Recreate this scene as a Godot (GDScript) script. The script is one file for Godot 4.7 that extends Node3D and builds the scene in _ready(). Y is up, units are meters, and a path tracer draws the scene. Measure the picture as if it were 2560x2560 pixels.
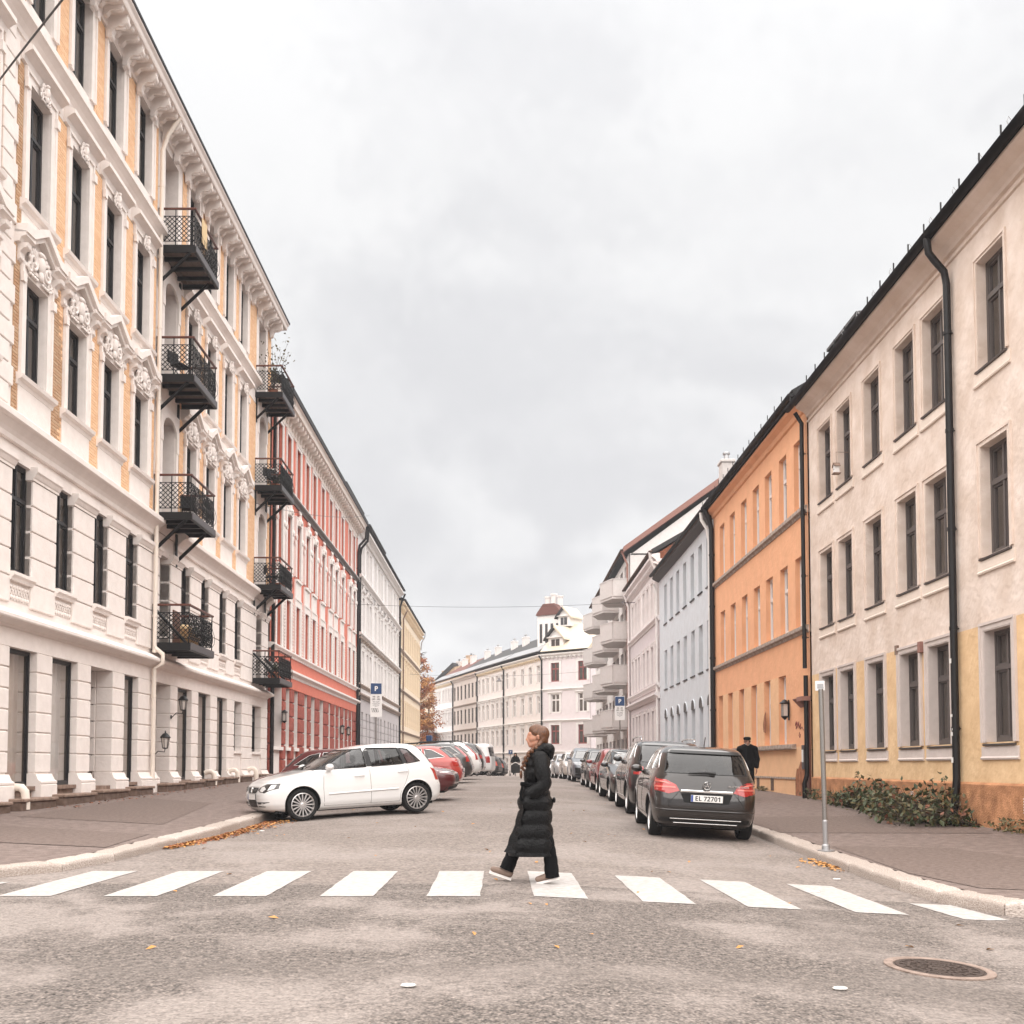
extends Node3D
# A street in autumn: tall plastered town houses on both sides, parked cars and a woman on the crossing.

const EYE := 1.39
var M := {}
var taken := {}
var wins := {}
var rng := RandomNumberGenerator.new()

# ------------------------------------------------------------------ mesh builder
class MB:
	var v := PackedVector3Array()
	var n := PackedVector3Array()
	var c := PackedColorArray()
	var uv := PackedVector2Array()
	var col := Color(1, 1, 1)
	var use_c := false
	func tri(a: Vector3, b: Vector3, d: Vector3, na: Vector3, nb: Vector3, nd: Vector3):
		if (b - a).cross(d - a).dot(na + nb + nd) > 0.0:
			v.append(a); v.append(d); v.append(b)
			n.append(na); n.append(nd); n.append(nb)
		else:
			v.append(a); v.append(b); v.append(d)
			n.append(na); n.append(nb); n.append(nd)
		if use_c:
			c.append(col); c.append(col); c.append(col)
	func flat(a: Vector3, b: Vector3, d: Vector3):
		var k := (b - a).cross(d - a)
		if k.length_squared() < 1e-16: return
		k = k.normalized()
		tri(a, b, d, k, k, k)
	func quad(a: Vector3, b: Vector3, d: Vector3, e: Vector3):   # counter-clockwise seen from outside
		var k := (d - a).cross(e - b)
		if k.length_squared() < 1e-16: return
		k = k.normalized()
		tri(a, b, d, k, k, k); tri(a, d, e, k, k, k)
	func box(x0, x1, y0, y1, z0, z1):
		var p := [Vector3(x0, y0, z0), Vector3(x1, y0, z0), Vector3(x1, y1, z0), Vector3(x0, y1, z0), Vector3(x0, y0, z1), Vector3(x1, y0, z1), Vector3(x1, y1, z1), Vector3(x0, y1, z1)]
		for f in [[4, 5, 6, 7], [1, 0, 3, 2], [5, 1, 2, 6], [0, 4, 7, 3], [7, 6, 2, 3], [0, 1, 5, 4]]:
			quad(p[f[0]], p[f[1]], p[f[2]], p[f[3]])
	func obox(xf: Transform3D, x0, x1, y0, y1, z0, z1):
		var m = MB.new(); m.box(x0, x1, y0, y1, z0, z1); add(m, xf)
	func cbox(x0, x1, y0, y1, z0, z1, h):       # box with chamfered edges
		var mn := Vector3(x0, y0, z0); var mx := Vector3(x1, y1, z1)
		for ax in 3:
			var b := (ax + 1) % 3; var d := (ax + 2) % 3
			for s in [0, 1]:
				var q := []
				for k in [[0, 0], [1, 0], [1, 1], [0, 1]]:
					var p := Vector3()
					p[ax] = mx[ax] if s else mn[ax]
					p[b] = mx[b] - h if k[0] else mn[b] + h
					p[d] = mx[d] - h if k[1] else mn[d] + h
					q.append(p)
				if s: quad(q[0], q[1], q[2], q[3])
				else: quad(q[3], q[2], q[1], q[0])
			for sb in [0, 1]:
				for sd in [0, 1]:
					var e := []
					for k in [[0, 0], [1, 0], [1, 1], [0, 1]]:
						var p := Vector3()
						p[ax] = mx[ax] - h if k[1] else mn[ax] + h
						if k[0]:
							p[b] = mx[b] if sb else mn[b]; p[d] = mx[d] - h if sd else mn[d] + h
						else:
							p[b] = mx[b] - h if sb else mn[b] + h; p[d] = mx[d] if sd else mn[d]
						e.append(p)
					var o := Vector3(); o[b] = 1.0 if sb else -1.0; o[d] = 1.0 if sd else -1.0
					o = o.normalized()
					tri(e[0], e[1], e[2], o, o, o); tri(e[0], e[2], e[3], o, o, o)
		for sx in [0, 1]:
			for sy in [0, 1]:
				for sz in [0, 1]:
					var ca := Vector3(mx.x if sx else mn.x, mx.y - h if sy else mn.y + h, mx.z - h if sz else mn.z + h)
					var cb := Vector3(mx.x - h if sx else mn.x + h, mx.y if sy else mn.y, mx.z - h if sz else mn.z + h)
					var cc := Vector3(mx.x - h if sx else mn.x + h, mx.y - h if sy else mn.y + h, mx.z if sz else mn.z)
					var o := Vector3(1 if sx else -1, 1 if sy else -1, 1 if sz else -1).normalized()
					tri(ca, cb, cc, o, o, o)
	func ext(poly: PackedVector2Array, z0: float, z1: float, xf := Transform3D.IDENTITY):  # polygon in xy pushed along z
		var id := Geometry2D.triangulate_polygon(poly)
		var m = MB.new()
		var up := Vector3(0, 0, 1)
		for i in range(0, id.size(), 3):
			var a := poly[id[i]]; var b := poly[id[i + 1]]; var d := poly[id[i + 2]]
			m.tri(Vector3(a.x, a.y, z1), Vector3(b.x, b.y, z1), Vector3(d.x, d.y, z1), up, up, up)
			m.tri(Vector3(a.x, a.y, z0), Vector3(b.x, b.y, z0), Vector3(d.x, d.y, z0), -up, -up, -up)
		var cw := 1.0 if Geometry2D.is_polygon_clockwise(poly) else -1.0
		for i in poly.size():
			var a := poly[i]; var b := poly[(i + 1) % poly.size()]
			var o := Vector3(-(b.y - a.y), b.x - a.x, 0).normalized() * cw
			m.tri(Vector3(a.x, a.y, z0), Vector3(b.x, b.y, z0), Vector3(b.x, b.y, z1), o, o, o)
			m.tri(Vector3(a.x, a.y, z0), Vector3(b.x, b.y, z1), Vector3(a.x, a.y, z1), o, o, o)
		add(m, xf)
	func mould(prof: Array, u0: float, u1: float):   # moulding: profile of [out, up] points run along u
		var p := PackedVector2Array()
		for k in prof: p.append(Vector2(k[0], k[1]))
		ext(p, u0, u1, Transform3D(Basis(Vector3(0, 0, 1), Vector3(0, 1, 0), Vector3(1, 0, 0)), Vector3.ZERO))
	func tube(pts: Array, r, seg := 8, cap := true):
		var k: int = pts.size()
		var rings := []
		var prev := Vector3.ZERO
		for i in k:
			var t: Vector3 = (pts[mini(i + 1, k - 1)] - pts[maxi(i - 1, 0)]).normalized()
			var s: Vector3
			if prev == Vector3.ZERO:
				s = t.cross(Vector3.UP)
				if s.length() < 0.05: s = t.cross(Vector3.RIGHT)
			else:
				s = prev - t * prev.dot(t)
			s = s.normalized(); prev = s
			var w := t.cross(s)
			var rr: float = r[i] if r is Array else r
			var ring := []
			for j in seg:
				var a := TAU * j / seg
				var o := s * cos(a) + w * sin(a)
				ring.append([pts[i] + o * rr, o])
			rings.append(ring)
		for i in k - 1:
			for j in seg:
				var a = rings[i][j]; var b = rings[i][(j + 1) % seg]; var d = rings[i + 1][(j + 1) % seg]; var e = rings[i + 1][j]
				tri(a[0], b[0], d[0], a[1], b[1], d[1]); tri(a[0], d[0], e[0], a[1], d[1], e[1])
		if cap:
			for q in [0, k - 1]:
				var o: Vector3 = (pts[0] - pts[1]).normalized() if q == 0 else (pts[k - 1] - pts[k - 2]).normalized()
				for j in seg: tri(pts[q], rings[q][j][0], rings[q][(j + 1) % seg][0], o, o, o)
	func lathe(prof: Array, seg := 16, xf := Transform3D.IDENTITY):   # [radius, height] points spun about y
		var m = MB.new()
		for i in prof.size() - 1:
			var a: Array = prof[i]; var b: Array = prof[i + 1]
			var e := Vector2(b[1] - a[1], -(b[0] - a[0]))
			if e.length() < 1e-7: continue
			e = e.normalized()
			for j in seg:
				var t0 := TAU * j / seg; var t1 := TAU * (j + 1) / seg
				var p0 := Vector3(cos(t0), 0, sin(t0)); var p1 := Vector3(cos(t1), 0, sin(t1))
				var n0 := (p0 * e.x + Vector3.UP * e.y); var n1 := (p1 * e.x + Vector3.UP * e.y)
				var A: Vector3 = p0 * a[0] + Vector3.UP * a[1]; var B: Vector3 = p1 * a[0] + Vector3.UP * a[1]
				var C: Vector3 = p1 * b[0] + Vector3.UP * b[1]; var D: Vector3 = p0 * b[0] + Vector3.UP * b[1]
				if a[0] > 1e-6: m.tri(A, B, C, n0, n1, n1)
				if b[0] > 1e-6: m.tri(A, C, D, n0, n1, n0)
		add(m, xf)
	func ell(ce: Vector3, r: Vector3, seg := 12, rows := 8, bas := Basis.IDENTITY):
		for i in rows:
			for j in seg:
				var q := []
				for k in [[i, j], [i, j + 1], [i + 1, j + 1], [i + 1, j]]:
					var la: float = -PI / 2 + PI * k[0] / rows; var lo: float = TAU * k[1] / seg
					var o := Vector3(cos(la) * cos(lo), sin(la), cos(la) * sin(lo))
					q.append([ce + bas * (o * r), (bas * (o / r)).normalized()])
				if i > 0: tri(q[0][0], q[1][0], q[2][0], q[0][1], q[1][1], q[2][1])
				if i < rows - 1: tri(q[0][0], q[2][0], q[3][0], q[0][1], q[2][1], q[3][1])
				if i == 0: tri(q[0][0], q[2][0], q[3][0], q[0][1], q[2][1], q[3][1])
				elif i == rows - 1: tri(q[0][0], q[1][0], q[2][0], q[0][1], q[1][1], q[2][1])
	func grid(P: Array, closed_u := false, flip := false):    # rows of points, smooth normals
		var R: int = P.size(); var C: int = P[0].size()
		var N := []
		for i in R:
			var row := []
			for j in C:
				var du: Vector3 = P[i][(j + 1) % C if closed_u else mini(j + 1, C - 1)] - P[i][(j - 1 + C) % C if closed_u else maxi(j - 1, 0)]
				var dv: Vector3 = P[mini(i + 1, R - 1)][j] - P[maxi(i - 1, 0)][j]
				var k := du.cross(dv)
				if k.length_squared() < 1e-18: k = Vector3.UP
				row.append(k.normalized() * (-1.0 if flip else 1.0))
			N.append(row)
		for i in R - 1:
			for j in (C if closed_u else C - 1):
				var j2 := (j + 1) % C
				tri(P[i][j], P[i][j2], P[i + 1][j2], N[i][j], N[i][j2], N[i + 1][j2])
				tri(P[i][j], P[i + 1][j2], P[i + 1][j], N[i][j], N[i + 1][j2], N[i + 1][j])
	func add(m, xf := Transform3D.IDENTITY):
		var nb := xf.basis.inverse().transposed()
		var fl := xf.basis.determinant() < 0.0
		var base := v.size()
		for i in m.v.size():
			v.append(xf * m.v[i]); n.append((nb * m.n[i]).normalized())
			if use_c: c.append(m.c[i] if m.use_c else col)
		if fl:
			for i in range(base, v.size(), 3):
				var t := v[i + 1]; v[i + 1] = v[i + 2]; v[i + 2] = t
				var u := n[i + 1]; n[i + 1] = n[i + 2]; n[i + 2] = u
	func mesh() -> ArrayMesh:
		var a := []
		a.resize(Mesh.ARRAY_MAX)
		a[Mesh.ARRAY_VERTEX] = v; a[Mesh.ARRAY_NORMAL] = n
		if use_c: a[Mesh.ARRAY_COLOR] = c
		if uv.size() == v.size() and uv.size() > 0: a[Mesh.ARRAY_TEX_UV] = uv
		var m := ArrayMesh.new()
		if v.size() > 0: m.add_surface_from_arrays(Mesh.PRIMITIVE_TRIANGLES, a)
		return m

# ------------------------------------------------------------------ node helpers
func numbered(called: String) -> String:
	if not taken.has(called):
		taken[called] = 0
		return called
	taken[called] += 1
	return "%s_%03d" % [called, taken[called]]

func thing(called, label, category, at := Vector3.ZERO, turn := 0.0, group := "") -> Node3D:
	var o := Node3D.new(); o.name = numbered(called); add_child(o)
	o.position = at; o.rotation.y = turn
	o.set_meta("label", label); o.set_meta("category", category)
	if group != "": o.set_meta("group", group)
	return o

func part(called, m, mat, parent, at := Vector3.ZERO, bas := Basis.IDENTITY) -> MeshInstance3D:
	var o := MeshInstance3D.new()
	o.name = called
	o.mesh = m.mesh() if m is MB else m
	o.material_override = M[mat] if mat is String else mat
	parent.add_child(o, true)
	o.transform = Transform3D(bas, at)
	return o

func struct(called, m, mat, parent = self) -> MeshInstance3D:
	var o := part(called, m, mat, parent)
	if parent == self: o.set_meta("kind", "structure")
	return o

func tag(o, label, category, group := ""):
	o.set_meta("label", label); o.set_meta("category", category)
	if group != "": o.set_meta("group", group)

func dup(o: Node3D, called: String, label: String, group := "") -> Node3D:
	var r: Node3D = o.duplicate(); r.name = numbered(called); add_child(r)
	r.set_meta("label", label)
	if group != "": r.set_meta("group", group)
	return r

func V(x, y, z) -> Vector3: return Vector3(x, y, z)
func P2(a: Array) -> PackedVector2Array:
	var p := PackedVector2Array()
	for k in a: p.append(Vector2(k[0], k[1]))
	return p

# ------------------------------------------------------------------ materials
func noise_tex(freq, lo: Color, hi: Color, seed_, oct := 4, size := 512, type := FastNoiseLite.TYPE_SIMPLEX_SMOOTH) -> NoiseTexture2D:
	var f := FastNoiseLite.new(); f.frequency = freq; f.seed = seed_; f.noise_type = type
	f.fractal_octaves = oct; f.fractal_gain = 0.6
	var t := NoiseTexture2D.new(); t.width = size; t.height = size; t.seamless = true; t.noise = f; t.generate_mipmaps = true
	var g := Gradient.new(); g.set_color(0, lo); g.set_color(1, hi); t.color_ramp = g
	return t

func noise_nrm(freq, seed_, strength, size := 512) -> NoiseTexture2D:
	var f := FastNoiseLite.new(); f.frequency = freq; f.seed = seed_; f.fractal_octaves = 4
	var t := NoiseTexture2D.new(); t.width = size; t.height = size; t.seamless = true; t.noise = f
	t.as_normal_map = true; t.bump_strength = strength
	return t

func lin(r, g, b) -> Color: return Color(r, g, b).linear_to_srgb()

func mat(called, color: Color, rough := 0.8, metal := 0.0, tex = null, scale := 0.5, nrm = null, nscale := 0.5) -> StandardMaterial3D:
	var m := StandardMaterial3D.new()
	m.albedo_color = color; m.roughness = rough; m.metallic = metal
	if tex:
		m.albedo_texture = tex; m.uv1_triplanar = true; m.uv1_world_triplanar = true; m.uv1_scale = Vector3.ONE * scale
	if nrm:
		m.normal_enabled = true; m.normal_texture = nrm; m.normal_scale = nscale
		m.uv1_triplanar = true; m.uv1_world_triplanar = true; m.uv1_scale = Vector3.ONE * scale
	M[called] = m
	return m

func glass(called, color: Color, alpha, rough := 0.03):
	var m := StandardMaterial3D.new()
	m.albedo_color = Color(color.r, color.g, color.b, alpha); m.transparency = BaseMaterial3D.TRANSPARENCY_ALPHA
	m.roughness = rough; m.metallic_specular = 0.6
	M[called] = m

func make_materials():
	var soft := noise_tex(0.012, Color(0.945, 0.94, 0.935), Color(1, 1, 1), 11, 5)
	var worn := noise_tex(0.009, Color(0.66, 0.62, 0.58), Color(1, 1, 1), 12, 6)
	var grit := noise_tex(0.12, Color(0.62, 0.6, 0.58), Color(1, 1, 1), 13, 3)
	var plaster := noise_nrm(0.05, 14, 2.0)
	var rough_n := noise_nrm(0.1, 15, 5.0)
	# plaster and stone
	mat("cream", lin(0.84, 0.775, 0.735), 0.85, 0, soft, 0.35, plaster, 0.25)
	mat("cream_dark", lin(0.82, 0.74, 0.68), 0.85, 0, soft, 0.35, plaster, 0.25)
	mat("mortar", lin(0.66, 0.46, 0.30), 0.9, 0, grit, 1.5)
	mat("brick_a", lin(0.80, 0.51, 0.31), 0.8, 0, grit, 2.0)
	mat("brick_b", lin(0.74, 0.45, 0.26), 0.8, 0, grit, 2.0)
	mat("brick_c", lin(0.82, 0.56, 0.36), 0.8, 0, grit, 2.0)
	mat("stone_brown", lin(0.20, 0.135, 0.105), 0.85, 0, worn, 0.8, rough_n, 0.5)
	mat("stone_cap", lin(0.36, 0.26, 0.21), 0.85, 0, worn, 0.8, rough_n, 0.5)
	mat("red", lin(0.66, 0.19, 0.13), 0.85, 0, soft, 0.35, plaster, 0.3)
	mat("red_dark", lin(0.46, 0.11, 0.08), 0.85, 0, worn, 0.6, rough_n, 0.5)
	mat("white_warm", lin(0.82, 0.77, 0.74), 0.85, 0, soft, 0.35, plaster, 0.2)
	mat("white_trim", lin(0.80, 0.77, 0.75), 0.8, 0, soft, 0.4, plaster, 0.2)
	mat("white_plain", lin(0.85, 0.83, 0.83), 0.85, 0, soft, 0.35, plaster, 0.2)
	mat("grey_base", lin(0.56, 0.53, 0.54), 0.85, 0, soft, 0.4, plaster, 0.3)
	mat("yellow_far", lin(0.83, 0.71, 0.56), 0.85, 0, soft, 0.35, plaster, 0.2)
	mat("yellow_trim", lin(0.80, 0.66, 0.48), 0.85, 0, soft, 0.35)
	mat("grey_far", lin(0.68, 0.60, 0.55), 0.85, 0, soft, 0.3)
	mat("white_far", lin(0.80, 0.73, 0.70), 0.85, 0, soft, 0.3)
	mat("lilac_far", lin(0.74, 0.67, 0.68), 0.85, 0, soft, 0.3)
	mat("tan_far", lin(0.62, 0.45, 0.32), 0.85, 0, worn, 0.3)
	mat("cream_r", lin(0.82, 0.71, 0.635), 0.9, 0, worn_tex(), 0.16, plaster, 0.5)
	mat("cream_r_trim", lin(0.80, 0.69, 0.60), 0.9, 0, soft, 0.5, plaster, 0.3)
	mat("yellow_r", lin(0.86, 0.62, 0.37), 0.9, 0, worn_tex(), 0.19, plaster, 0.5)
	mat("yellow_trim_r", lin(0.66, 0.58, 0.54), 0.9, 0, soft, 0.5, plaster, 0.3)
	mat("orange_plinth", lin(0.68, 0.34, 0.17), 0.9, 0, worn, 0.45, rough_n, 0.5)
	mat("orange", lin(0.84, 0.44, 0.245), 0.9, 0, soft, 0.2, plaster, 0.4)
	mat("orange_pale", lin(0.84, 0.52, 0.30), 0.9, 0, soft, 0.25, plaster, 0.4)
	mat("orange_stain", lin(0.52, 0.22, 0.11), 0.95, 0, worn, 0.8, rough_n, 0.8)
	mat("ledge", lin(0.56, 0.48, 0.43), 0.85, 0, worn, 0.9)
	mat("blue", lin(0.63, 0.672, 0.712), 0.9, 0, soft, 0.25, plaster, 0.4)
	mat("lilac", lin(0.64, 0.58, 0.59), 0.85, 0, soft, 0.3, plaster, 0.2)
	mat("lilac_trim", lin(0.78, 0.73, 0.72), 0.85, 0, soft, 0.3, plaster, 0.2)
	mat("concrete", lin(0.60, 0.56, 0.54), 0.85, 0, soft, 0.5, plaster, 0.3)
	mat("concrete_white", lin(0.74, 0.71, 0.69), 0.85, 0, soft, 0.5, plaster, 0.3)
	mat("red_brick", lin(0.42, 0.16, 0.09), 0.9, 0, worn, 0.9, rough_n, 0.6)
	mat("fascia_brown", lin(0.30, 0.15, 0.12), 0.7, 0, soft, 0.6)
	# roofs, metal, wood
	mat("slate", lin(0.0210, 0.0192, 0.0204), 0.6, 0, grit, 1.0)
	mat("slate_grey", lin(0.10, 0.095, 0.095), 0.6, 0, grit, 1.0)
	mat("roof_red", lin(0.22, 0.08, 0.06), 0.8, 0, grit, 1.0)
	mat("roof_pale", lin(0.62, 0.54, 0.42), 0.5, 0, soft, 0.5)
	mat("gutter", lin(0.0126, 0.0117, 0.0144), 0.45, 0.3, grit, 2.0)
	mat("pipe_black", lin(0.0099, 0.0090, 0.0108), 0.5, 0.2, grit, 2.5)
	mat("pipe_cream", lin(0.74, 0.66, 0.58), 0.5)
	mat("iron", lin(0.0054, 0.0054, 0.0063), 0.45, 0.4)
	mat("iron_grey", lin(0.16, 0.15, 0.16), 0.5, 0.4, grit, 2.0)
	mat("zinc", lin(0.42, 0.42, 0.43), 0.4, 0.7, soft, 1.0)
	mat("galvanised", lin(0.45, 0.44, 0.43), 0.38, 0.8, grit, 1.5)
	mat("wood_rail", lin(0.17, 0.055, 0.035), 0.45, 0, grit, 1.2)
	mat("wood_door", lin(0.20, 0.085, 0.05), 0.5, 0, grit, 0.8)
	mat("deck_board", lin(0.20, 0.15, 0.125), 0.8, 0, grit, 1.2)
	mat("frame_dark", lin(0.0110, 0.0110, 0.0130), 0.4)
	mat("frame_grey", lin(0.10, 0.085, 0.08), 0.5)
	mat("frame_white", lin(0.74, 0.70, 0.68), 0.5)
	mat("frame_red", lin(0.26, 0.075, 0.07), 0.5)
	mat("curtain", lin(0.62, 0.53, 0.46), 0.9)
	mat("curtain_pale", lin(0.78, 0.73, 0.69), 0.9)
	mat("room", lin(0.34, 0.26, 0.21), 0.9)
	glass("pane", Color(0.30, 0.27, 0.25), 0.36)
	glass("shop_pane", Color(0.42, 0.36, 0.31), 0.22)
	mat("pane_far", lin(0.05, 0.045, 0.045), 0.06)
	mat("pane_mid", lin(0.09, 0.075, 0.07), 0.05)
	M["pane_far"].metallic_specular = 0.7; M["pane_mid"].metallic_specular = 0.7
	# signs, plants, small things
	mat("sign_blue", lin(0.010, 0.045, 0.14), 0.35)
	mat("sign_white", lin(0.78, 0.77, 0.76), 0.4)
	mat("sign_ink", lin(0.05, 0.045, 0.045), 0.6)
	mat("terracotta", lin(0.36, 0.14, 0.08), 0.8)
	mat("leaf_green", lin(0.045, 0.06, 0.022), 0.6); mat("leaf_olive", lin(0.11, 0.09, 0.035), 0.6); mat("leaf_red", lin(0.20, 0.075, 0.04), 0.6)
	mat("leaf_orange", lin(0.36, 0.125, 0.035), 0.7); mat("leaf_rust", lin(0.24, 0.075, 0.025), 0.7); mat("leaf_gold", lin(0.46, 0.22, 0.06), 0.7)
	for k in ["leaf_orange", "leaf_rust", "leaf_gold", "leaf_green", "leaf_olive"]:
		M[k].cull_mode = BaseMaterial3D.CULL_DISABLED
	mat("bark", lin(0.08, 0.055, 0.04), 0.9, 0, grit, 2.0)
	mat("lamp_glass", lin(0.55, 0.5, 0.46), 0.15)
	mat("paper", lin(0.75, 0.73, 0.7), 0.8)
	mat("fabric_dark", lin(0.0080, 0.0080, 0.0096), 0.9)
	mat("fabric_stripe", lin(0.62, 0.46, 0.26), 0.9)
	mat("basket", lin(0.5, 0.3, 0.14), 0.9, 0, grit, 3.0)
	mat("graffiti", lin(0.20, 0.03, 0.03), 0.6)

func worn_tex() -> NoiseTexture2D:
	if not M.has("_worn"):
		M["_worn"] = noise_tex(0.006, Color(0.88, 0.85, 0.82), Color(1.0, 1.0, 1.0), 21, 7, 1024)
	return M["_worn"]

# ------------------------------------------------------------------ start
func _ready():
	rng.seed = 7
	# camera
	var cam := Camera3D.new(); cam.name = "camera"; add_child(cam)
	cam.set_frustum(0.1, Vector2(22.0 / 2560.0, 515.6 / 2560.0) * 0.1, 0.1, 3000.0)
	cam.position = V(0, EYE, 0); cam.rotation = V(deg_to_rad(2.67), 0, 0)
	cam.current = true
	# sky and air
	var we := WorldEnvironment.new(); we.name = "environment"
	var env := Environment.new(); we.environment = env
	env.background_mode = Environment.BG_SKY
	var sky := Sky.new(); var pm := PanoramaSkyMaterial.new()
	pm.panorama = sky_image(); pm.energy_multiplier = 1.0; sky.sky_material = pm; env.sky = sky
	env.tonemap_mode = Environment.TONE_MAPPER_LINEAR
	env.tonemap_exposure = 4.85
	env.sdfgi_enabled = true; env.ssao_enabled = true; env.ssil_enabled = true
	env.fog_enabled = true; env.fog_density = 0.0007; env.fog_light_color = Color(0.93, 0.93, 0.95)
	add_child(we)
	# the sun behind cloud: high, a little behind and to the left of the camera
	var sun := DirectionalLight3D.new(); sun.name = "sun"
	sun.light_energy = 0.5; sun.light_angular_distance = 130.0; sun.light_color = Color(1.0, 0.972, 0.948); sun.shadow_enabled = true
	sun.rotation = V(deg_to_rad(-76), deg_to_rad(-4), 0)
	add_child(sun)
	make_materials()
	make_car_materials()
	build_ground()
	house_cream_left()
	house_red()
	house_white_left()
	house_yellow_left()
	house_cream_right()
	house_orange()
	house_blue()
	house_lilac()
	house_modern()
	far_houses()
	balcony_things()
	street_things()
	cars()
	people()
	plants()

func sky_image() -> ImageTexture:
	var w := 1024; var h := 512
	var f := FastNoiseLite.new(); f.seed = 5; f.frequency = 0.9; f.fractal_octaves = 5; f.fractal_gain = 0.5
	f.domain_warp_enabled = true; f.domain_warp_amplitude = 0.5; f.domain_warp_frequency = 0.8
	var img := Image.create(w, h, false, Image.FORMAT_RGBF)
	for y in h:
		var la := PI * (0.5 - (y + 0.5) / h)
		var s := sin(la); var c := cos(la)
		var up := maxf(s, 0.0)
		for x in w:
			var lo := TAU * (x + 0.5) / w
			if s <= 0.0:
				img.set_pixel(x, y, Color(0.145, 0.14, 0.14)); continue
			# cloud deck seen from below: patches stretch towards the horizon
			var k := 1.0 / (up + 0.22)
			var q := V(cos(lo) * c * k, s * 0.6, sin(lo) * c * k)
			var b := f.get_noise_3d(q.x, q.y, q.z)
			var t := smoothstep(-0.38, 0.34, b)
			var g := lerpf(0.163, 0.198, t) * (1.0 + 0.45 * smoothstep(0.45, 1.0, up)) + 0.010 * (1.0 - smoothstep(0.0, 0.2, up))
			var tint := Color(0.965, 0.972, 1.0).lerp(Color(0.99, 0.993, 1.0), t)
			img.set_pixel(x, y, Color(g * tint.r, g * tint.g, g * tint.b))
	return ImageTexture.create_from_image(img)

# ------------------------------------------------------------------ ground
const GP := [[-60.0, -1.1], [0.0, 0.0], [15.0, 0.275], [30.0, 0.55], [42.0, 0.74], [50.0, 0.82], [58.0, 0.83], [66.0, 0.74], [80.0, 0.42], [110.0, -0.5], [160.0, -1.3], [320.0, -1.8]]
func gy(d: float) -> float:
	var i := 0
	while i < GP.size() - 2 and d > GP[i + 1][0]: i += 1
	var a: Array = GP[i]; var b: Array = GP[i + 1]
	var pa: Array = GP[maxi(i - 1, 0)]; var nb: Array = GP[mini(i + 2, GP.size() - 1)]
	var ma: float = (b[1] - pa[1]) / maxf(b[0] - pa[0], 0.01); var mb: float = (nb[1] - a[1]) / maxf(nb[0] - a[0], 0.01)
	var L: float = b[0] - a[0]; var t: float = clampf((d - a[0]) / L, 0, 1)
	return (2 * t * t * t - 3 * t * t + 1) * a[1] + (t * t * t - 2 * t * t + t) * L * ma + (-2 * t * t * t + 3 * t * t) * b[1] + (t * t * t - t * t) * L * mb
func road_y(x: float, d: float) -> float:
	return gy(d) - 0.05 * clampf(x - 0.3, 0, 4.15) - 0.05 * clampf(-x - 2.6, 0, 2.2) * smoothstep(12.5, 18.0, d)
func pave_y(x: float, d: float) -> float:
	if x < 0: return gy(d) + 0.10 - 0.04 * smoothstep(12.5, 18.0, d) + 0.010 * clampf(-4.75 - x, 0, 6)
	return gy(d) - 0.085 + 0.018 * clampf(x - 4.4, 0, 6)

const KERB_L := [[-4.78, 132.0], [-4.75, 60.0], [-4.75, 20.0], [-4.72, 14.0], [-4.74, 12.4], [-4.93, 11.45], [-5.34, 10.85], [-6.1, 10.42], [-7.4, 10.15], [-12.0, 9.95], [-60.0, 9.8]]
const KERB_R := [[5.0, 112.0], [5.0, 60.0], [4.96, 40.0], [4.82, 27.0], [4.55, 19.0], [4.42, 14.0], [4.40, 11.6], [4.46, 10.6], [4.62, 9.95], [4.95, 9.5], [5.6, 9.22], [7.0, 9.08], [14.0, 8.95], [60.0, 8.8]]

func road_image(size: int, rough: float, seed_: int) -> ImageTexture:
	var lay := []
	for a in [[0.0035, 31 + seed_, 4], [0.014, 32 + seed_, 4], [0.32, 33 + seed_, 3], [0.10, 34 + seed_, 3]]:
		var f := FastNoiseLite.new(); f.frequency = a[0]; f.seed = a[1]; f.fractal_octaves = a[2]; f.fractal_gain = 0.55
		lay.append(f.get_seamless_image(size, size).get_data())
	var A: PackedByteArray = lay[0]; var B: PackedByteArray = lay[1]; var C: PackedByteArray = lay[2]; var D: PackedByteArray = lay[3]
	var o := PackedByteArray(); o.resize(size * size * 3)
	var k := 0
	for i in size * size:
		var big := (A[i] * 0.7 + B[i] * 0.3) / 255.0
		var pat := clampf((big - 0.40) * 3.4, 0.0, 1.0)          # 0 dark rough patch, 1 pale worn
		var gr := (C[i] * 0.65 + D[i] * 0.35) / 255.0 - 0.5
		var l := lerpf(0.78 - 0.17 * rough, 0.81, pat) + gr * lerpf(0.45 + 0.75 * rough, 0.40, pat)
		if gr < -0.20: l -= 0.14 * rough * (1.0 - pat * 0.6)
		l = clampf(l, 0.15, 1.0)
		o[k] = int(l * 255.0); o[k + 1] = int(l * (0.955 + 0.01 * pat) * 255.0); o[k + 2] = int(l * (0.915 + 0.02 * pat) * 255.0)
		k += 3
	var img := Image.create_from_data(size, size, false, Image.FORMAT_RGB8, o)
	img.generate_mipmaps()
	return ImageTexture.create_from_image(img)

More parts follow.
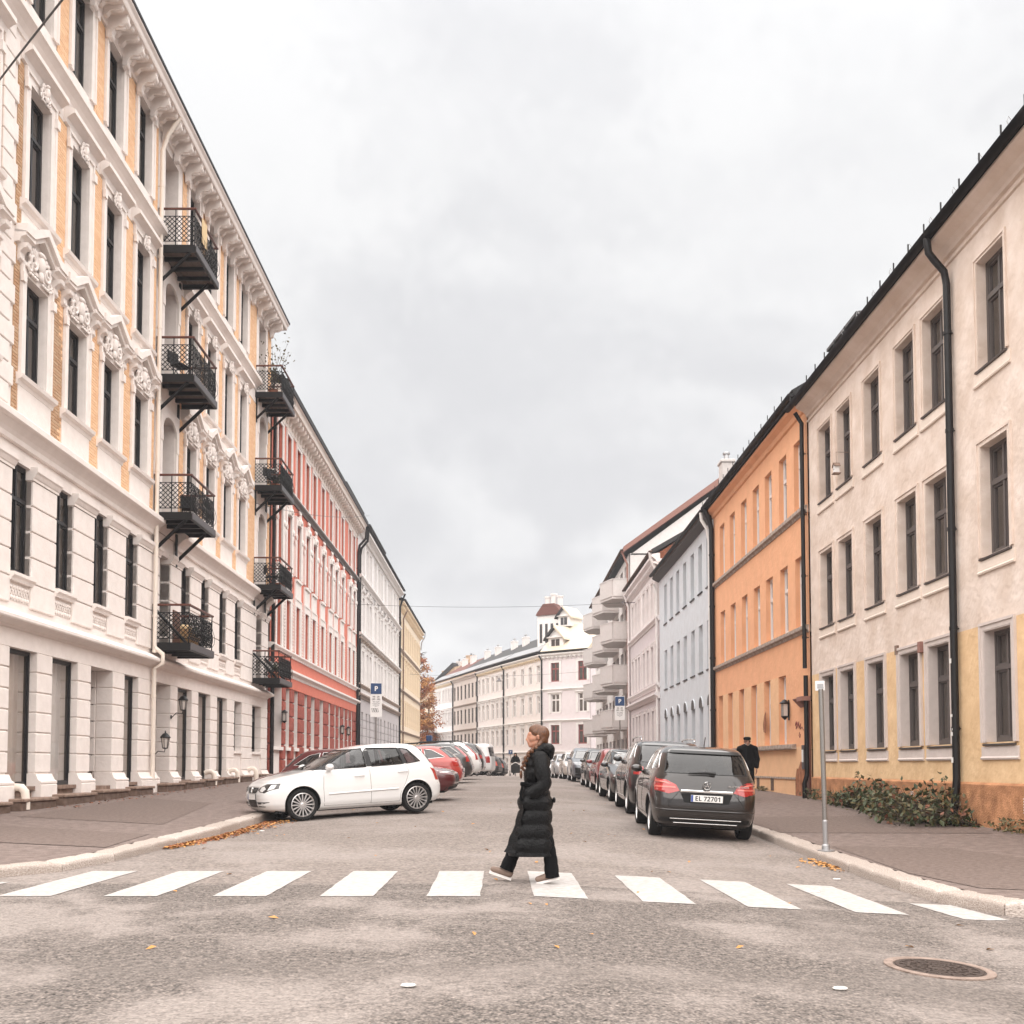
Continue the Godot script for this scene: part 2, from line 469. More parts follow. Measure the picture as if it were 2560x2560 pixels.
func flat_poly(poly: PackedVector2Array, yf: Callable, step := 2.5) -> MB:    # polygon of (x, d) laid on a height function
	var m := MB.new()
	var lo := INF; var hi := -INF
	for p in poly: lo = minf(lo, p.y); hi = maxf(hi, p.y)
	var d := lo
	while d < hi:
		var band := PackedVector2Array([Vector2(-100, d), Vector2(100, d), Vector2(100, d + step), Vector2(-100, d + step)])
		var pieces := []
		for piece in Geometry2D.intersect_polygons(poly, band):
			for xr in [[-100.0, -10.75], [-10.75, -4.75], [-4.75, 0.3], [0.3, 4.4], [4.4, 10.4], [10.4, 100.0]]:
				pieces.append_array(Geometry2D.intersect_polygons(piece, PackedVector2Array([Vector2(xr[0], d - 1), Vector2(xr[1], d - 1), Vector2(xr[1], d + step + 1), Vector2(xr[0], d + step + 1)])))
		for piece in pieces:
			var id := Geometry2D.triangulate_polygon(piece)
			for i in range(0, id.size(), 3):
				var q := []
				for j in 3:
					var p: Vector2 = piece[id[i + j]]
					q.append(V(p.x, yf.call(p.x, p.y), -p.y))
				m.tri(q[0], q[1], q[2], Vector3.UP, Vector3.UP, Vector3.UP)
		d += step
	return m

func build_ground():
	# asphalt
	var tex := road_image(2048, 1.0, 0)
	var rm := StandardMaterial3D.new(); rm.albedo_texture = tex; rm.albedo_color = lin(0.40, 0.370, 0.358); rm.roughness = 0.88
	rm.normal_enabled = true; rm.normal_texture = noise_nrm(0.22, 41, 6.0, 1024); rm.normal_scale = 0.7
	M["asphalt"] = rm
	var rm2: StandardMaterial3D = rm.duplicate(); rm2.albedo_texture = road_image(1024, 0.32, 50); rm2.normal_scale = 0.45; M["asphalt_street"] = rm2
	mat("pavement", lin(0.24, 0.185, 0.165), 0.9, 0, noise_tex(0.02, Color(0.72, 0.7, 0.68), Color(1, 1, 1), 43, 6, 1024), 0.22, noise_nrm(0.2, 44, 4.0), 0.6)
	mat("patch_a", lin(0.20, 0.15, 0.13), 0.9, 0, noise_tex(0.05, Color(0.72, 0.7, 0.68), Color(1, 1, 1), 45, 5), 0.4, M["pavement"].normal_texture, 0.6)
	mat("patch_b", lin(0.34, 0.26, 0.22), 0.9, 0, M["pavement"].albedo_texture, 0.3, M["pavement"].normal_texture, 0.5)
	mat("granite", lin(0.74, 0.67, 0.62), 0.85, 0, noise_tex(0.10, Color(0.6, 0.56, 0.53), Color(1, 1, 1), 46, 5), 0.7, noise_nrm(0.12, 47, 6.0), 0.8)
	mat("granite_b", lin(0.64, 0.57, 0.52), 0.85, 0, M["granite"].albedo_texture, 0.9, M["granite"].normal_texture, 0.8)
	mat("paint", lin(0.50, 0.48, 0.468), 0.7, 0, noise_tex(0.03, Color(0.82, 0.80, 0.78), Color(1, 1, 1), 48, 6), 0.6, M["pavement"].normal_texture, 0.35)
	mat("earth", lin(0.14, 0.11, 0.09), 0.95)
	var road: MeshInstance3D
	var xs := [-80.0, -40.0, -20.0, -12.0, -8.0, -6.0, -5.0, -4.0, -3.0, -1.5, 0.3, 1.5, 2.5, 3.5, 4.45, 6.0, 9.0, 14.0, 25.0, 45.0, 80.0]
	var ds := []
	var d := -50.0
	while d < 320.0:
		ds.append(d)
		d += 10.0 if d < 0 or d > 120 else (1.5 if d < 30 else 3.0)
	var halves := [MB.new(), MB.new()]
	for i in ds.size() - 1:
		var m: MB = halves[0 if ds[i] < 10.0 else 1]
		for j in xs.size() - 1:
			var q := []
			for k in [[0, 0], [1, 0], [1, 1], [0, 1]]:
				var x: float = xs[j + k[0]]; var dd: float = ds[i + k[1]]
				var nn := V(road_y(x - 0.2, dd) - road_y(x + 0.2, dd), 0.4, road_y(x, dd + 0.2) - road_y(x, dd - 0.2)).normalized()
				q.append([V(x, road_y(x, dd), -dd), nn, Vector2(x / 15.0 + 0.37, dd / 15.0 + 0.12)])
			for t in [[0, 1, 2], [0, 2, 3]]:
				m.tri(q[t[0]][0], q[t[2]][0], q[t[1]][0], q[t[0]][1], q[t[2]][1], q[t[1]][1])
				# tri() may swap the last two, keep the uv with them
				var last := m.v.size() - 3
				for e in 3:
					for z in t:
						if q[z][0] == m.v[last + e]: m.uv.append(q[z][2]); break
	road = struct("road", halves[1], "asphalt_street")
	struct("road_junction", halves[0], "asphalt")
	var mg := MB.new()
	mg.quad(V(-1500, -2.4, 1500), V(1500, -2.4, 1500), V(1500, -2.4, -1500), V(-1500, -2.4, -1500))
	struct("ground", mg, "earth")
	# crossing stripes, each its own sheet of paint
	var starts := [-5.72, -4.72, -3.72, -2.71, -1.71, -0.715, 0.29, 1.30, 2.28, 3.28, 4.24]
	for i in starts.size():
		var x0: float = starts[i]; var x1 := x0 + 0.50
		var d0 := 9.60; var d1 := 11.53
		if i == 0: d0 = 9.9; d1 = 10.6
		if i == 10: d0 = 9.50; d1 = 10.42; x1 = x0 + 0.42
		var sk := 0.03 * (x0 + 0.5)
		var poly := PackedVector2Array()
		var edge := []
		for e in [[x0, d0, x1, d0], [x1, d0, x1 - sk, d1], [x1 - sk, d1, x0 - sk, d1], [x0 - sk, d1, x0, d0]]:
			var nseg := 10
			for s in nseg:
				var t := float(s) / nseg
				poly.append(Vector2(lerpf(e[0], e[2], t) + rng.randf_range(-0.006, 0.006), lerpf(e[1], e[3], t) + rng.randf_range(-0.006, 0.006)))
		part("crossing_stripe", flat_poly(poly, func(x, dd): return road_y(x, dd) + 0.005, 0.5), "paint", road)
	# pavements and kerbs
	for side in [0, 1]:
		var K: Array = KERB_R if side else KERB_L
		var s := 1.0 if side else -1.0
		var path := []
		for i in K.size():      # round the corner
			var a: Array = K[i]
			path.append(Vector2(a[0], a[1]))
		var cv := Curve2D.new()
		for i in path.size():
			var pv: Vector2 = path[maxi(i - 1, 0)]; var nx: Vector2 = path[mini(i + 1, path.size() - 1)]
			var t := (nx - pv).normalized()
			cv.add_point(path[i], -t * path[i].distance_to(pv) * 0.3, t * path[i].distance_to(nx) * 0.3)
		var fine := cv.tessellate(5, 1.0)
		var inner := PackedVector2Array()
		for i in fine.size():
			var t := (fine[mini(i + 1, fine.size() - 1)] - fine[maxi(i - 1, 0)]).normalized()
			inner.append(fine[i] + Vector2(-t.y, t.x) * 0.29 * s)
		var poly := inner.duplicate()
		poly.append(Vector2(60 * s, 40)); poly.append(Vector2((8.9 if side else 10.4) * 1.0 * s, 40)); poly.append(Vector2((8.9 if side else 10.4) * s, fine[0].y))
		var pv := struct("pavement", flat_poly(poly, pave_y), "pavement")
		pv.name = "pavement_right" if side else "pavement_left"
		var kn := Node3D.new(); kn.name = "kerb_right" if side else "kerb_left"; add_child(kn); kn.set_meta("kind", "structure")
		# kerb stones
		var total := cv.get_baked_length(); var at := 0.0
		var shapes := []
		for k in 4:
			var sm := MB.new()
			kerb_stone(sm, 60 + k)
			shapes.append(sm.mesh())
		while at < total - 0.2:
			var p0 := cv.sample_baked(at)
			if absf(p0.x) > 18 and p0.y < 12: break
			var L := rng.randf_range(0.9, 1.5)
			var p1 := cv.sample_baked(minf(at + L, total))
			if p0.y > 45: L = 6.0; p1 = cv.sample_baked(minf(at + L, total))
			if p1.distance_to(p0) < 0.1: break
			if p0.y < 13.5: L = rng.randf_range(0.75, 1.1); p1 = cv.sample_baked(minf(at + L, total))
			var t := (p1 - p0).normalized(); var nrm := Vector2(-t.y, t.x) * s
			var mid := (p0 + p1) / 2 + nrm * 0.15
			var y0: float = pave_y(p0.x + nrm.x * 0.15, p0.y + nrm.y * 0.15); var y1: float = pave_y(p1.x + nrm.x * 0.15, p1.y + nrm.y * 0.15)
			var ln := p1.distance_to(p0)
			var bx := V(t.x, (y1 - y0) / ln, -t.y) * ln
			var bz := V(nrm.x, 0, -nrm.y)
			var b := Basis(bx, Vector3.UP, bz)
			part("kerb_stone", shapes[rng.randi() % 4], "granite" if rng.randf() < 0.7 else "granite_b", kn, V(mid.x, (y0 + y1) / 2 + 0.006, -mid.y), b)
			at += L
	# repaired strips on the right-hand and left-hand pavements
	var up := func(x, dd): return pave_y(x, dd) + 0.006
	part("asphalt_patch", flat_poly(P2([[4.85, 15.2], [6.3, 14.7], [6.9, 12.6], [6.6, 11.4], [5.4, 10.45], [4.95, 10.7], [4.72, 12.0]]), up, 0.8), "patch_a", get_node("pavement_right"))
	part("asphalt_patch", flat_poly(P2([[5.5, 10.35], [6.7, 11.3], [8.8, 11.6], [14, 11.6], [14, 9.3], [7.0, 9.5], [5.7, 9.72]]), up, 0.8), "patch_b", get_node("pavement_right"))
	part("asphalt_patch", flat_poly(P2([[4.75, 17.6], [8.0, 16.8], [8.3, 21.0], [4.75, 21.5]]), up, 0.8), "patch_a", get_node("pavement_right"))
	part("asphalt_patch", flat_poly(P2([[-5.1, 13.2], [-9.0, 14.5], [-9.3, 17.4], [-5.3, 15.4]]), up, 0.8), "patch_a", get_node("pavement_left"))
	part("asphalt_patch", flat_poly(P2([[-5.8, 17.5], [-9.0, 19.0], [-9.1, 26.0], [-6.8, 24.0]]), up, 0.8), "patch_a", get_node("pavement_left"))
	# manhole
	var mh := thing("manhole_cover", "round cast iron manhole cover set in the asphalt", "manhole cover", V(3.0, road_y(3.0, 7.12) + 0.004, -7.12), 0)
	mh.rotation = V(0.0183, 0, -0.05)
	mat("cast_iron", lin(0.10, 0.075, 0.065), 0.65, 0.4, M["granite"].albedo_texture, 2.0)
	var mr := MB.new(); mr.lathe([[0.36, -0.02], [0.36, 0.006], [0.31, 0.010], [0.30, 0.004], [0.30, -0.02]], 40)
	part("rim", mr, "patch_b", mh)
	var ml := MB.new(); ml.lathe([[0.295, -0.02], [0.295, 0.0], [0.0, 0.0]], 40)
	for r in [0.06, 0.13, 0.20, 0.27]: ml.lathe([[r - 0.014, 0.0], [r - 0.012, 0.006], [r + 0.012, 0.006], [r + 0.014, 0.0]], 40)
	for k in 16:
		var a := TAU * k / 16
		ml.obox(Transform3D(Basis(Vector3.UP, a), V(0, 0, 0)), 0.08, 0.26, 0.0, 0.006, -0.008, 0.008)
	part("lid", ml, "cast_iron", mh)

func kerb_stone(m: MB, seed_: int):     # unit length along x, 0.3 deep, rough hewn
	var r := RandomNumberGenerator.new(); r.seed = seed_
	var P := []
	var prof := [[-0.15, -0.24], [-0.152, -0.05], [-0.142, -0.016], [-0.115, -0.001], [0.0, 0.0], [0.135, -0.002], [0.15, -0.012], [0.15, -0.24]]
	for i in 9:
		var x := -0.492 + 0.984 * i / 8.0
		var row := []
		for k in prof:
			var e := 0.016 if i == 0 or i == 8 else 0.0
			row.append(V(x, k[1] - e + r.randf_range(-0.004, 0.004), k[0] * (1 - e) + r.randf_range(-0.006, 0.006)))
		P.append(row)
	m.grid(P, false, true)
	for i in [0, 8]:
		for j in range(1, prof.size() - 1): m.flat(P[i][0], P[i][j], P[i][j + 1])

# ------------------------------------------------------------------ house parts
func front(called, label, d0, left := true, x := INF) -> Node3D:     # a house whose local x runs along its front, z points to the street
	var xx: float = (-10.0 if left else 8.5) if x == INF else x
	return thing(called, label, "building", V(xx, 0, -d0), PI / 2 if left else -PI / 2)

func wall_sheet(m: MB, u0, u1, v0, v1, holes: Array, z := 0.0):     # holes: [u0, u1, v0, v1, depth]
	var us := [float(u0), float(u1)]
	for h in holes:
		for k in [h[0], h[1]]:
			if k > u0 and k < u1: us.append(float(k))
	us.sort()
	for i in us.size() - 1:
		var a: float = us[i]; var b: float = us[i + 1]
		if b - a < 1e-5: continue
		var mid := (a + b) / 2
		var hs := []
		for h in holes:
			if h[0] < mid and h[1] > mid: hs.append(h)
		hs.sort_custom(func(p, q): return p[2] < q[2])
		var y: float = v0
		for h in hs:
			if h[3] <= v0 or h[2] >= v1: continue
			if h[2] > y: m.quad(V(a, y, z), V(b, y, z), V(b, h[2], z), V(a, h[2], z))
			y = maxf(y, h[3])
		if y < v1: m.quad(V(a, y, z), V(b, y, z), V(b, v1, z), V(a, v1, z))
	for h in holes:
		if h[3] <= v0 or h[2] >= v1: continue
		var a: float = h[0]; var b: float = h[1]; var c: float = maxf(h[2], v0); var e: float = minf(h[3], v1); var w: float = z - h[4]
		m.quad(V(a, c, w), V(a, c, z), V(a, e, z), V(a, e, w))
		m.quad(V(b, c, z), V(b, c, w), V(b, e, w), V(b, e, z))
		if h[3] <= v1: m.quad(V(a, e, z), V(b, e, z), V(b, e, w), V(a, e, w))
		if h[2] >= v0: m.quad(V(a, c, w), V(b, c, w), V(b, c, z), V(a, c, z))

func shell(o: Node3D, W, y0, y1, D, mt, zf := -0.02):       # sides, back and upper floor of a house
	var m := MB.new()
	m.quad(V(0, y0, -D), V(0, y0, zf), V(0, y1, zf), V(0, y1, -D))
	m.quad(V(W, y0, zf), V(W, y0, -D), V(W, y1, -D), V(W, y1, zf))
	m.quad(V(W, y0, -D), V(0, y0, -D), V(0, y1, -D), V(W, y1, -D))
	m.quad(V(0, y1 - 0.02, zf), V(W, y1 - 0.02, zf), V(W, y1 - 0.02, -D), V(0, y1 - 0.02, -D))
	m.quad(V(0, y0, -D), V(W, y0, -D), V(W, y0, zf), V(0, y0, zf))
	part("side_wall", m, mt, o)
	var r := MB.new()      # rooms: floors and a back wall a few metres in
	r.quad(V(0.02, y0 + 0.02, -4.0), V(W - 0.02, y0 + 0.02, -4.0), V(W - 0.02, y1 - 0.06, -4.0), V(0.02, y1 - 0.06, -4.0))
	part("room_wall", r, "room", o)

func gable_roof(o: Node3D, W, eave, out, ridge, D, mt):
	var m := MB.new()
	m.mould([[out, eave], [out, eave + 0.08], [-D / 2, ridge], [-D - 0.2, eave], [-D / 2, ridge - 0.15]], -0.05, W + 0.05)
	return part("roof", m, mt, o)

func gutter(o: Node3D, u0, u1, y, z, mt := "gutter", r := 0.09):
	var m := MB.new()
	var P := []
	for u in [u0, u1]:
		var row := []
		for k in 9:
			var a := PI + PI * k / 8.0
			row.append(V(u, y + sin(a) * r, z + cos(a) * r))
		P.append(row)
	m.grid(P); m.grid(P, false, true)
	for u in [u0, u1]:
		for k in 7: m.flat(V(u, y, z), P[0 if u == u0 else 1][k], P[0 if u == u0 else 1][k + 1])
	return part("gutter", m, mt, o)

func drainpipe(o: Node3D, pts: Array, r, mt, called := "drainpipe"):
	var m := MB.new()
	m.tube(pts, r, 10)
	var top: Vector3 = pts[pts.size() - 1]; var low: Vector3 = pts[0]
	for i in pts.size() - 1:      # collars and wall brackets on the long straight runs
		var a: Vector3 = pts[i]; var b: Vector3 = pts[i + 1]
		if a.distance_to(b) < 2.0: continue
		var k := int(a.distance_to(b) / 2.2)
		for j in range(0, k + 1):
			var p := a.lerp(b, (j + 0.5) / (k + 1))
			m.tube([p - V(0, 0.035, 0), p + V(0, 0.035, 0)], r * 1.16, 10)
			m.tube([p, p - V(0, 0, 0.16)], 0.012, 6)
	return part(called, m, mt, o)

func win_meshes(w, h, tr, cols, fw, cur):
	var key := "%.3f_%.3f_%.2f_%d_%.3f_%d" % [w, h, tr, cols, fw, cur]
	if wins.has(key): return wins[key]
	var f := MB.new(); var g := MB.new()
	f.box(0, fw, 0, h, -0.05, 0.05); f.box(w - fw, w, 0, h, -0.05, 0.05)
	f.box(fw, w - fw, 0, fw * 1.3, -0.05, 0.05); f.box(fw, w - fw, h - fw, h, -0.05, 0.05)
	var rows := [[fw * 1.3, h - fw]]
	if tr > 0.0:
		var ty: float = h * tr
		f.box(fw, w - fw, ty - fw * 0.6, ty + fw * 0.6, -0.05, 0.065)
		rows = [[fw * 1.3, ty - fw * 0.6], [ty + fw * 0.6, h - fw]]
	for r in rows:
		var x0: float = fw
		for c in cols:
			var x1: float = fw + (w - 2 * fw) * (c + 1) / cols
			if c < cols - 1: f.box(x1 - fw * 0.45, x1 + fw * 0.45, r[0], r[1], -0.05, 0.055)
			var a: float = x0 + (fw * 0.45 if c > 0 else 0.0); var b: float = x1 - (fw * 0.45 if c < cols - 1 else 0.0)
			# sash
			var s: float = fw * 0.55
			f.box(a, a + s, r[0], r[1], -0.03, 0.03); f.box(b - s, b, r[0], r[1], -0.03, 0.03)
			f.box(a + s, b - s, r[0], r[0] + s, -0.03, 0.03); f.box(a + s, b - s, r[1] - s, r[1], -0.03, 0.03)
			g.quad(V(a + s, r[0] + s, 0), V(b - s, r[0] + s, 0), V(b - s, r[1] - s, 0), V(a + s, r[1] - s, 0))
			x0 = x1
	var ct = null
	if cur > 0:
		ct = MB.new()
		var wide: float = w * [0.0, 0.26, 0.42, 0.5][cur]
		for s in [0, 1]:
			if cur == 2 and s == 1: continue
			var P := [[], []]
			for k in 17:
				var t := k / 16.0
				var x: float = (t * wide) if s == 0 else (w - t * wide)
				var z := -0.22 + 0.03 * sin(t * 21.0 + s)
				P[0].append(V(x, 0.03, z)); P[1].append(V(x, h - 0.03, z))
			ct.grid(P, false, s == 1)
		ct = ct.mesh()
	wins[key] = [f.mesh(), g.mesh(), ct]
	return wins[key]

func window(o: Node3D, u, v, w, h, z, st := {}):       # lower left corner of the opening
	var cur: int = st.get("curtain", -1)
	if cur < 0: cur = [1, 1, 2, 3, 3][rng.randi() % 5] if st.get("curtains", false) else 0
	var k = win_meshes(w, h, st.get("tr", 0.68), st.get("cols", 2), st.get("fw", 0.065), cur)
	var f := part(st.get("called", "window"), k[0], st.get("frame", "frame_dark"), o, V(u, v, z))
	part("pane", k[1], st.get("pane", "pane"), f)
	if k[2]: part("curtain", k[2], "curtain" if rng.randf() < 0.6 else "curtain_pale", f)
	return f

func spiral(m: MB, c: Vector3, r, turns, thick, sgn := 1.0, ax := 0.0):
	var pts := []
	var n := int(10 * turns)
	for i in n + 1:
		var t := float(i) / n
		var a: float = ax + sgn * TAU * turns * t; var rr: float = r * (1.0 - 0.8 * t)
		pts.append(c + V(cos(a) * rr, sin(a) * rr, 0.02 * t))
	m.tube(pts, thick, 5)

func modillion_mesh(h, out, w) -> ArrayMesh:      # scrolled bracket under a cornice
	var m := MB.new()
	var p := PackedVector2Array()
	for k in [[0.0, 0.0], [0.10, 0.02], [0.20, 0.10], [0.26, 0.26], [0.34, 0.42], [0.52, 0.52], [0.72, 0.50], [0.88, 0.56], [0.97, 0.70], [0.98, 0.88], [1.0, 1.0], [0.0, 1.0]]:
		p.append(Vector2(k[0] * out, k[1] * h))
	m.ext(p, -w / 2, w / 2, Transform3D(Basis(V(0, 0, 1), V(0, 1, 0), V(1, 0, 0)), Vector3.ZERO))
	m.tube([V(-w * 0.56, h * 0.74, out * 0.84), V(w * 0.56, h * 0.74, out * 0.84)], h * 0.16, 8)
	m.tube([V(-w * 0.56, h * 0.16, out * 0.13), V(w * 0.56, h * 0.16, out * 0.13)], h * 0.12, 8)
	m.ell(V(0, h * 0.50, out * 0.52), V(w * 0.30, h * 0.10, out * 0.34), 8, 5)
	return m.mesh()

func ornament_mesh(w, h, seed_) -> ArrayMesh:    # modelled leaf work with a head in the middle, in the plane z = 0
	var m := MB.new()
	var r := RandomNumberGenerator.new(); r.seed = seed_
	m.ell(V(0, h * 0.55, 0.05), V(w * 0.11, h * 0.26, 0.08), 10, 7)
	m.ell(V(0, h * 0.80, 0.06), V(w * 0.15, h * 0.09, 0.07), 8, 5)
	m.ell(V(0, h * 0.24, 0.05), V(w * 0.08, h * 0.16, 0.06), 8, 5)
	for s in [-1.0, 1.0]:
		spiral(m, V(s * w * 0.28, h * 0.45, 0.02), h * 0.26, 1.6, h * 0.06, s, PI / 2)
		spiral(m, V(s * w * 0.40, h * 0.20, 0.02), h * 0.15, 1.3, h * 0.045, -s, 0)
		for k in 7:
			var a := PI * (0.08 + 0.13 * k)
			var q := V(s * (w * 0.22 + cos(a) * w * 0.20), h * 0.42 + sin(a) * h * 0.34, 0.03)
			m.ell(q, V(w * 0.055, h * 0.12, 0.035), 6, 4, Basis(V(0, 0, 1), s * (a - PI / 2)))
		for k in 4: m.ell(V(s * w * (0.12 + 0.09 * k), h * 0.06, 0.03), V(w * 0.05, h * 0.055, 0.035), 6, 4)
	return m.mesh()

func segs(u0: float, u1: float, gaps: Array) -> Array:
	var out := []; var a := u0
	for g in gaps:
		if g[0] > a: out.append([a, g[0]])
		a = maxf(a, g[1])
	if a < u1: out.append([a, u1])
	return out

func lattice(m: MB, a: Vector3, b: Vector3, y0, y1, step := 0.14, r := 0.012):      # crossed flat bars in the upright rectangle between a and b
	var L := a.distance_to(b); var t := (b - a) / L; var H: float = y1 - y0
	for s in [-1, 1]:
		var k := -int(H / step) - 1
		while k * step < L + H:
			var x0: float = k * step; var x1: float = x0 + H
			var ya: float = y0; var yb: float = y1
			if x0 < 0: ya = y0 - x0; x0 = 0
			if x1 > L: yb = y1 - (x1 - L); x1 = L
			if x1 - x0 > 0.02:
				var p0: Vector3 = a + t * (x0 if s > 0 else L - x0); var p1: Vector3 = a + t * (x1 if s > 0 else L - x1)
				m.tube([V(p0.x, ya, p0.z), V(p1.x, yb, p1.z)], r, 4, false)
			k += 1

var balc := {}
func balcony(o: Node3D, u, y, low_brace := false):      # y = top of the platform
	var L := 2.35; var D := 1.1
	if balc.is_empty():
		var pl := MB.new()
		pl.box(0, L, -0.06, 0, 0, D - 0.02)
		pl.box(0, 0.06, -0.22, -0.06, 0.0, D); pl.box(L - 0.06, L, -0.22, -0.06, 0.0, D); pl.box(0.06, L - 0.06, -0.22, -0.06, D - 0.06, D)
		balc["platform"] = pl.mesh()
		var fa := MB.new(); fa.box(0.0, L, -0.20, 0.0, D + 0.003, D + 0.02); balc["fascia"] = fa.mesh()
		var un := MB.new()
		for k in 6: un.box(0.07, L - 0.07, -0.085, -0.065, 0.03 + k * 0.17, 0.03 + k * 0.17 + 0.155)
		balc["boards"] = un.mesh()
		var jo := MB.new()
		jo.box(0, 0.08, -0.2, -0.09, 0.0, D - 0.07)
		balc["joist"] = jo.mesh()
		var ra := MB.new()
		var z1 := D - 0.05
		for q in [[V(0.03, 0, 0.02), V(0.03, 0, z1)], [V(L - 0.03, 0, 0.02), V(L - 0.03, 0, z1)]]:
			lattice(ra, q[0], q[1], 0.12, 0.86)
		lattice(ra, V(0.03, 0, z1), V(L - 0.03, 0, z1), 0.12, 0.86)
		for k in 11:       # scrolls of the bellied front
			var x := 0.2 + k * 0.195
			spiral(ra, V(x, 0.34, z1 + 0.05), 0.095, 1.6, 0.009, 1.0 if k % 2 else -1.0)
			spiral(ra, V(x, 0.62, z1 + 0.03), 0.075, 1.3, 0.008, -1.0 if k % 2 else 1.0)
			ra.tube([V(x + 0.09, 0.05, z1), V(x + 0.09, 0.22, z1 + 0.10), V(x + 0.09, 0.42, z1 + 0.11), V(x + 0.09, 0.7, z1 + 0.03), V(x + 0.09, 0.9, z1)], 0.007, 5)
		for yy in [0.12, 0.86]:
			ra.tube([V(0.03, yy, 0.0), V(0.03, yy, z1), V(L - 0.03, yy, z1), V(L - 0.03, yy, 0.0)], 0.013, 6)
		for p in [V(0.03, 0, z1), V(L - 0.03, 0, z1), V(0.03, 0, 0.02), V(L - 0.03, 0, 0.02), V(0.03, 0, 0.5), V(L / 2, 0, z1)]:
			ra.tube([p, p + V(0, 1.06, 0)], 0.016, 6)
		balc["railing"] = ra.mesh()
		var hr := MB.new()
		for q in [[0.0, 0.06, 0.0, D], [L - 0.06, L, 0.0, D], [0.06, L - 0.06, D - 0.08, D - 0.01]]:
			hr.cbox(q[0], q[1], 1.05, 1.11, q[2], q[3], 0.012)
		balc["handrail"] = hr.mesh()
		var br := MB.new(); br.tube([V(0, -1.05, 0.02), V(0, -0.2, 0.9)], 0.055, 4)
		br.box(-0.05, 0.05, -1.2, -0.2, 0.0, 0.05)
		balc["brace"] = br.mesh()
		var bb := MB.new(); bb.tube([V(0, 1.0, 0.02), V(0, 0.0, 0.95)], 0.045, 4); balc["tie"] = bb.mesh()
	var b := Node3D.new(); b.name = "balcony"; o.add_child(b, true); b.position = V(u, y, 0)
	part("platform", balc["platform"], "iron", b); part("fascia", balc["fascia"], "iron_grey", b); part("floor_board", balc["boards"], "deck_board", b)
	for k in 3: part("joist", balc["joist"], "iron", b, V(0.55 + k * 0.6, 0, 0))
	part("railing", balc["railing"], "iron", b); part("handrail", balc["handrail"], "wood_rail", b)
	for x in [0.12, L - 0.35]: part("brace" if not low_brace else "tie", balc["brace" if not low_brace else "tie"], "iron", b, V(x, 0, 0))

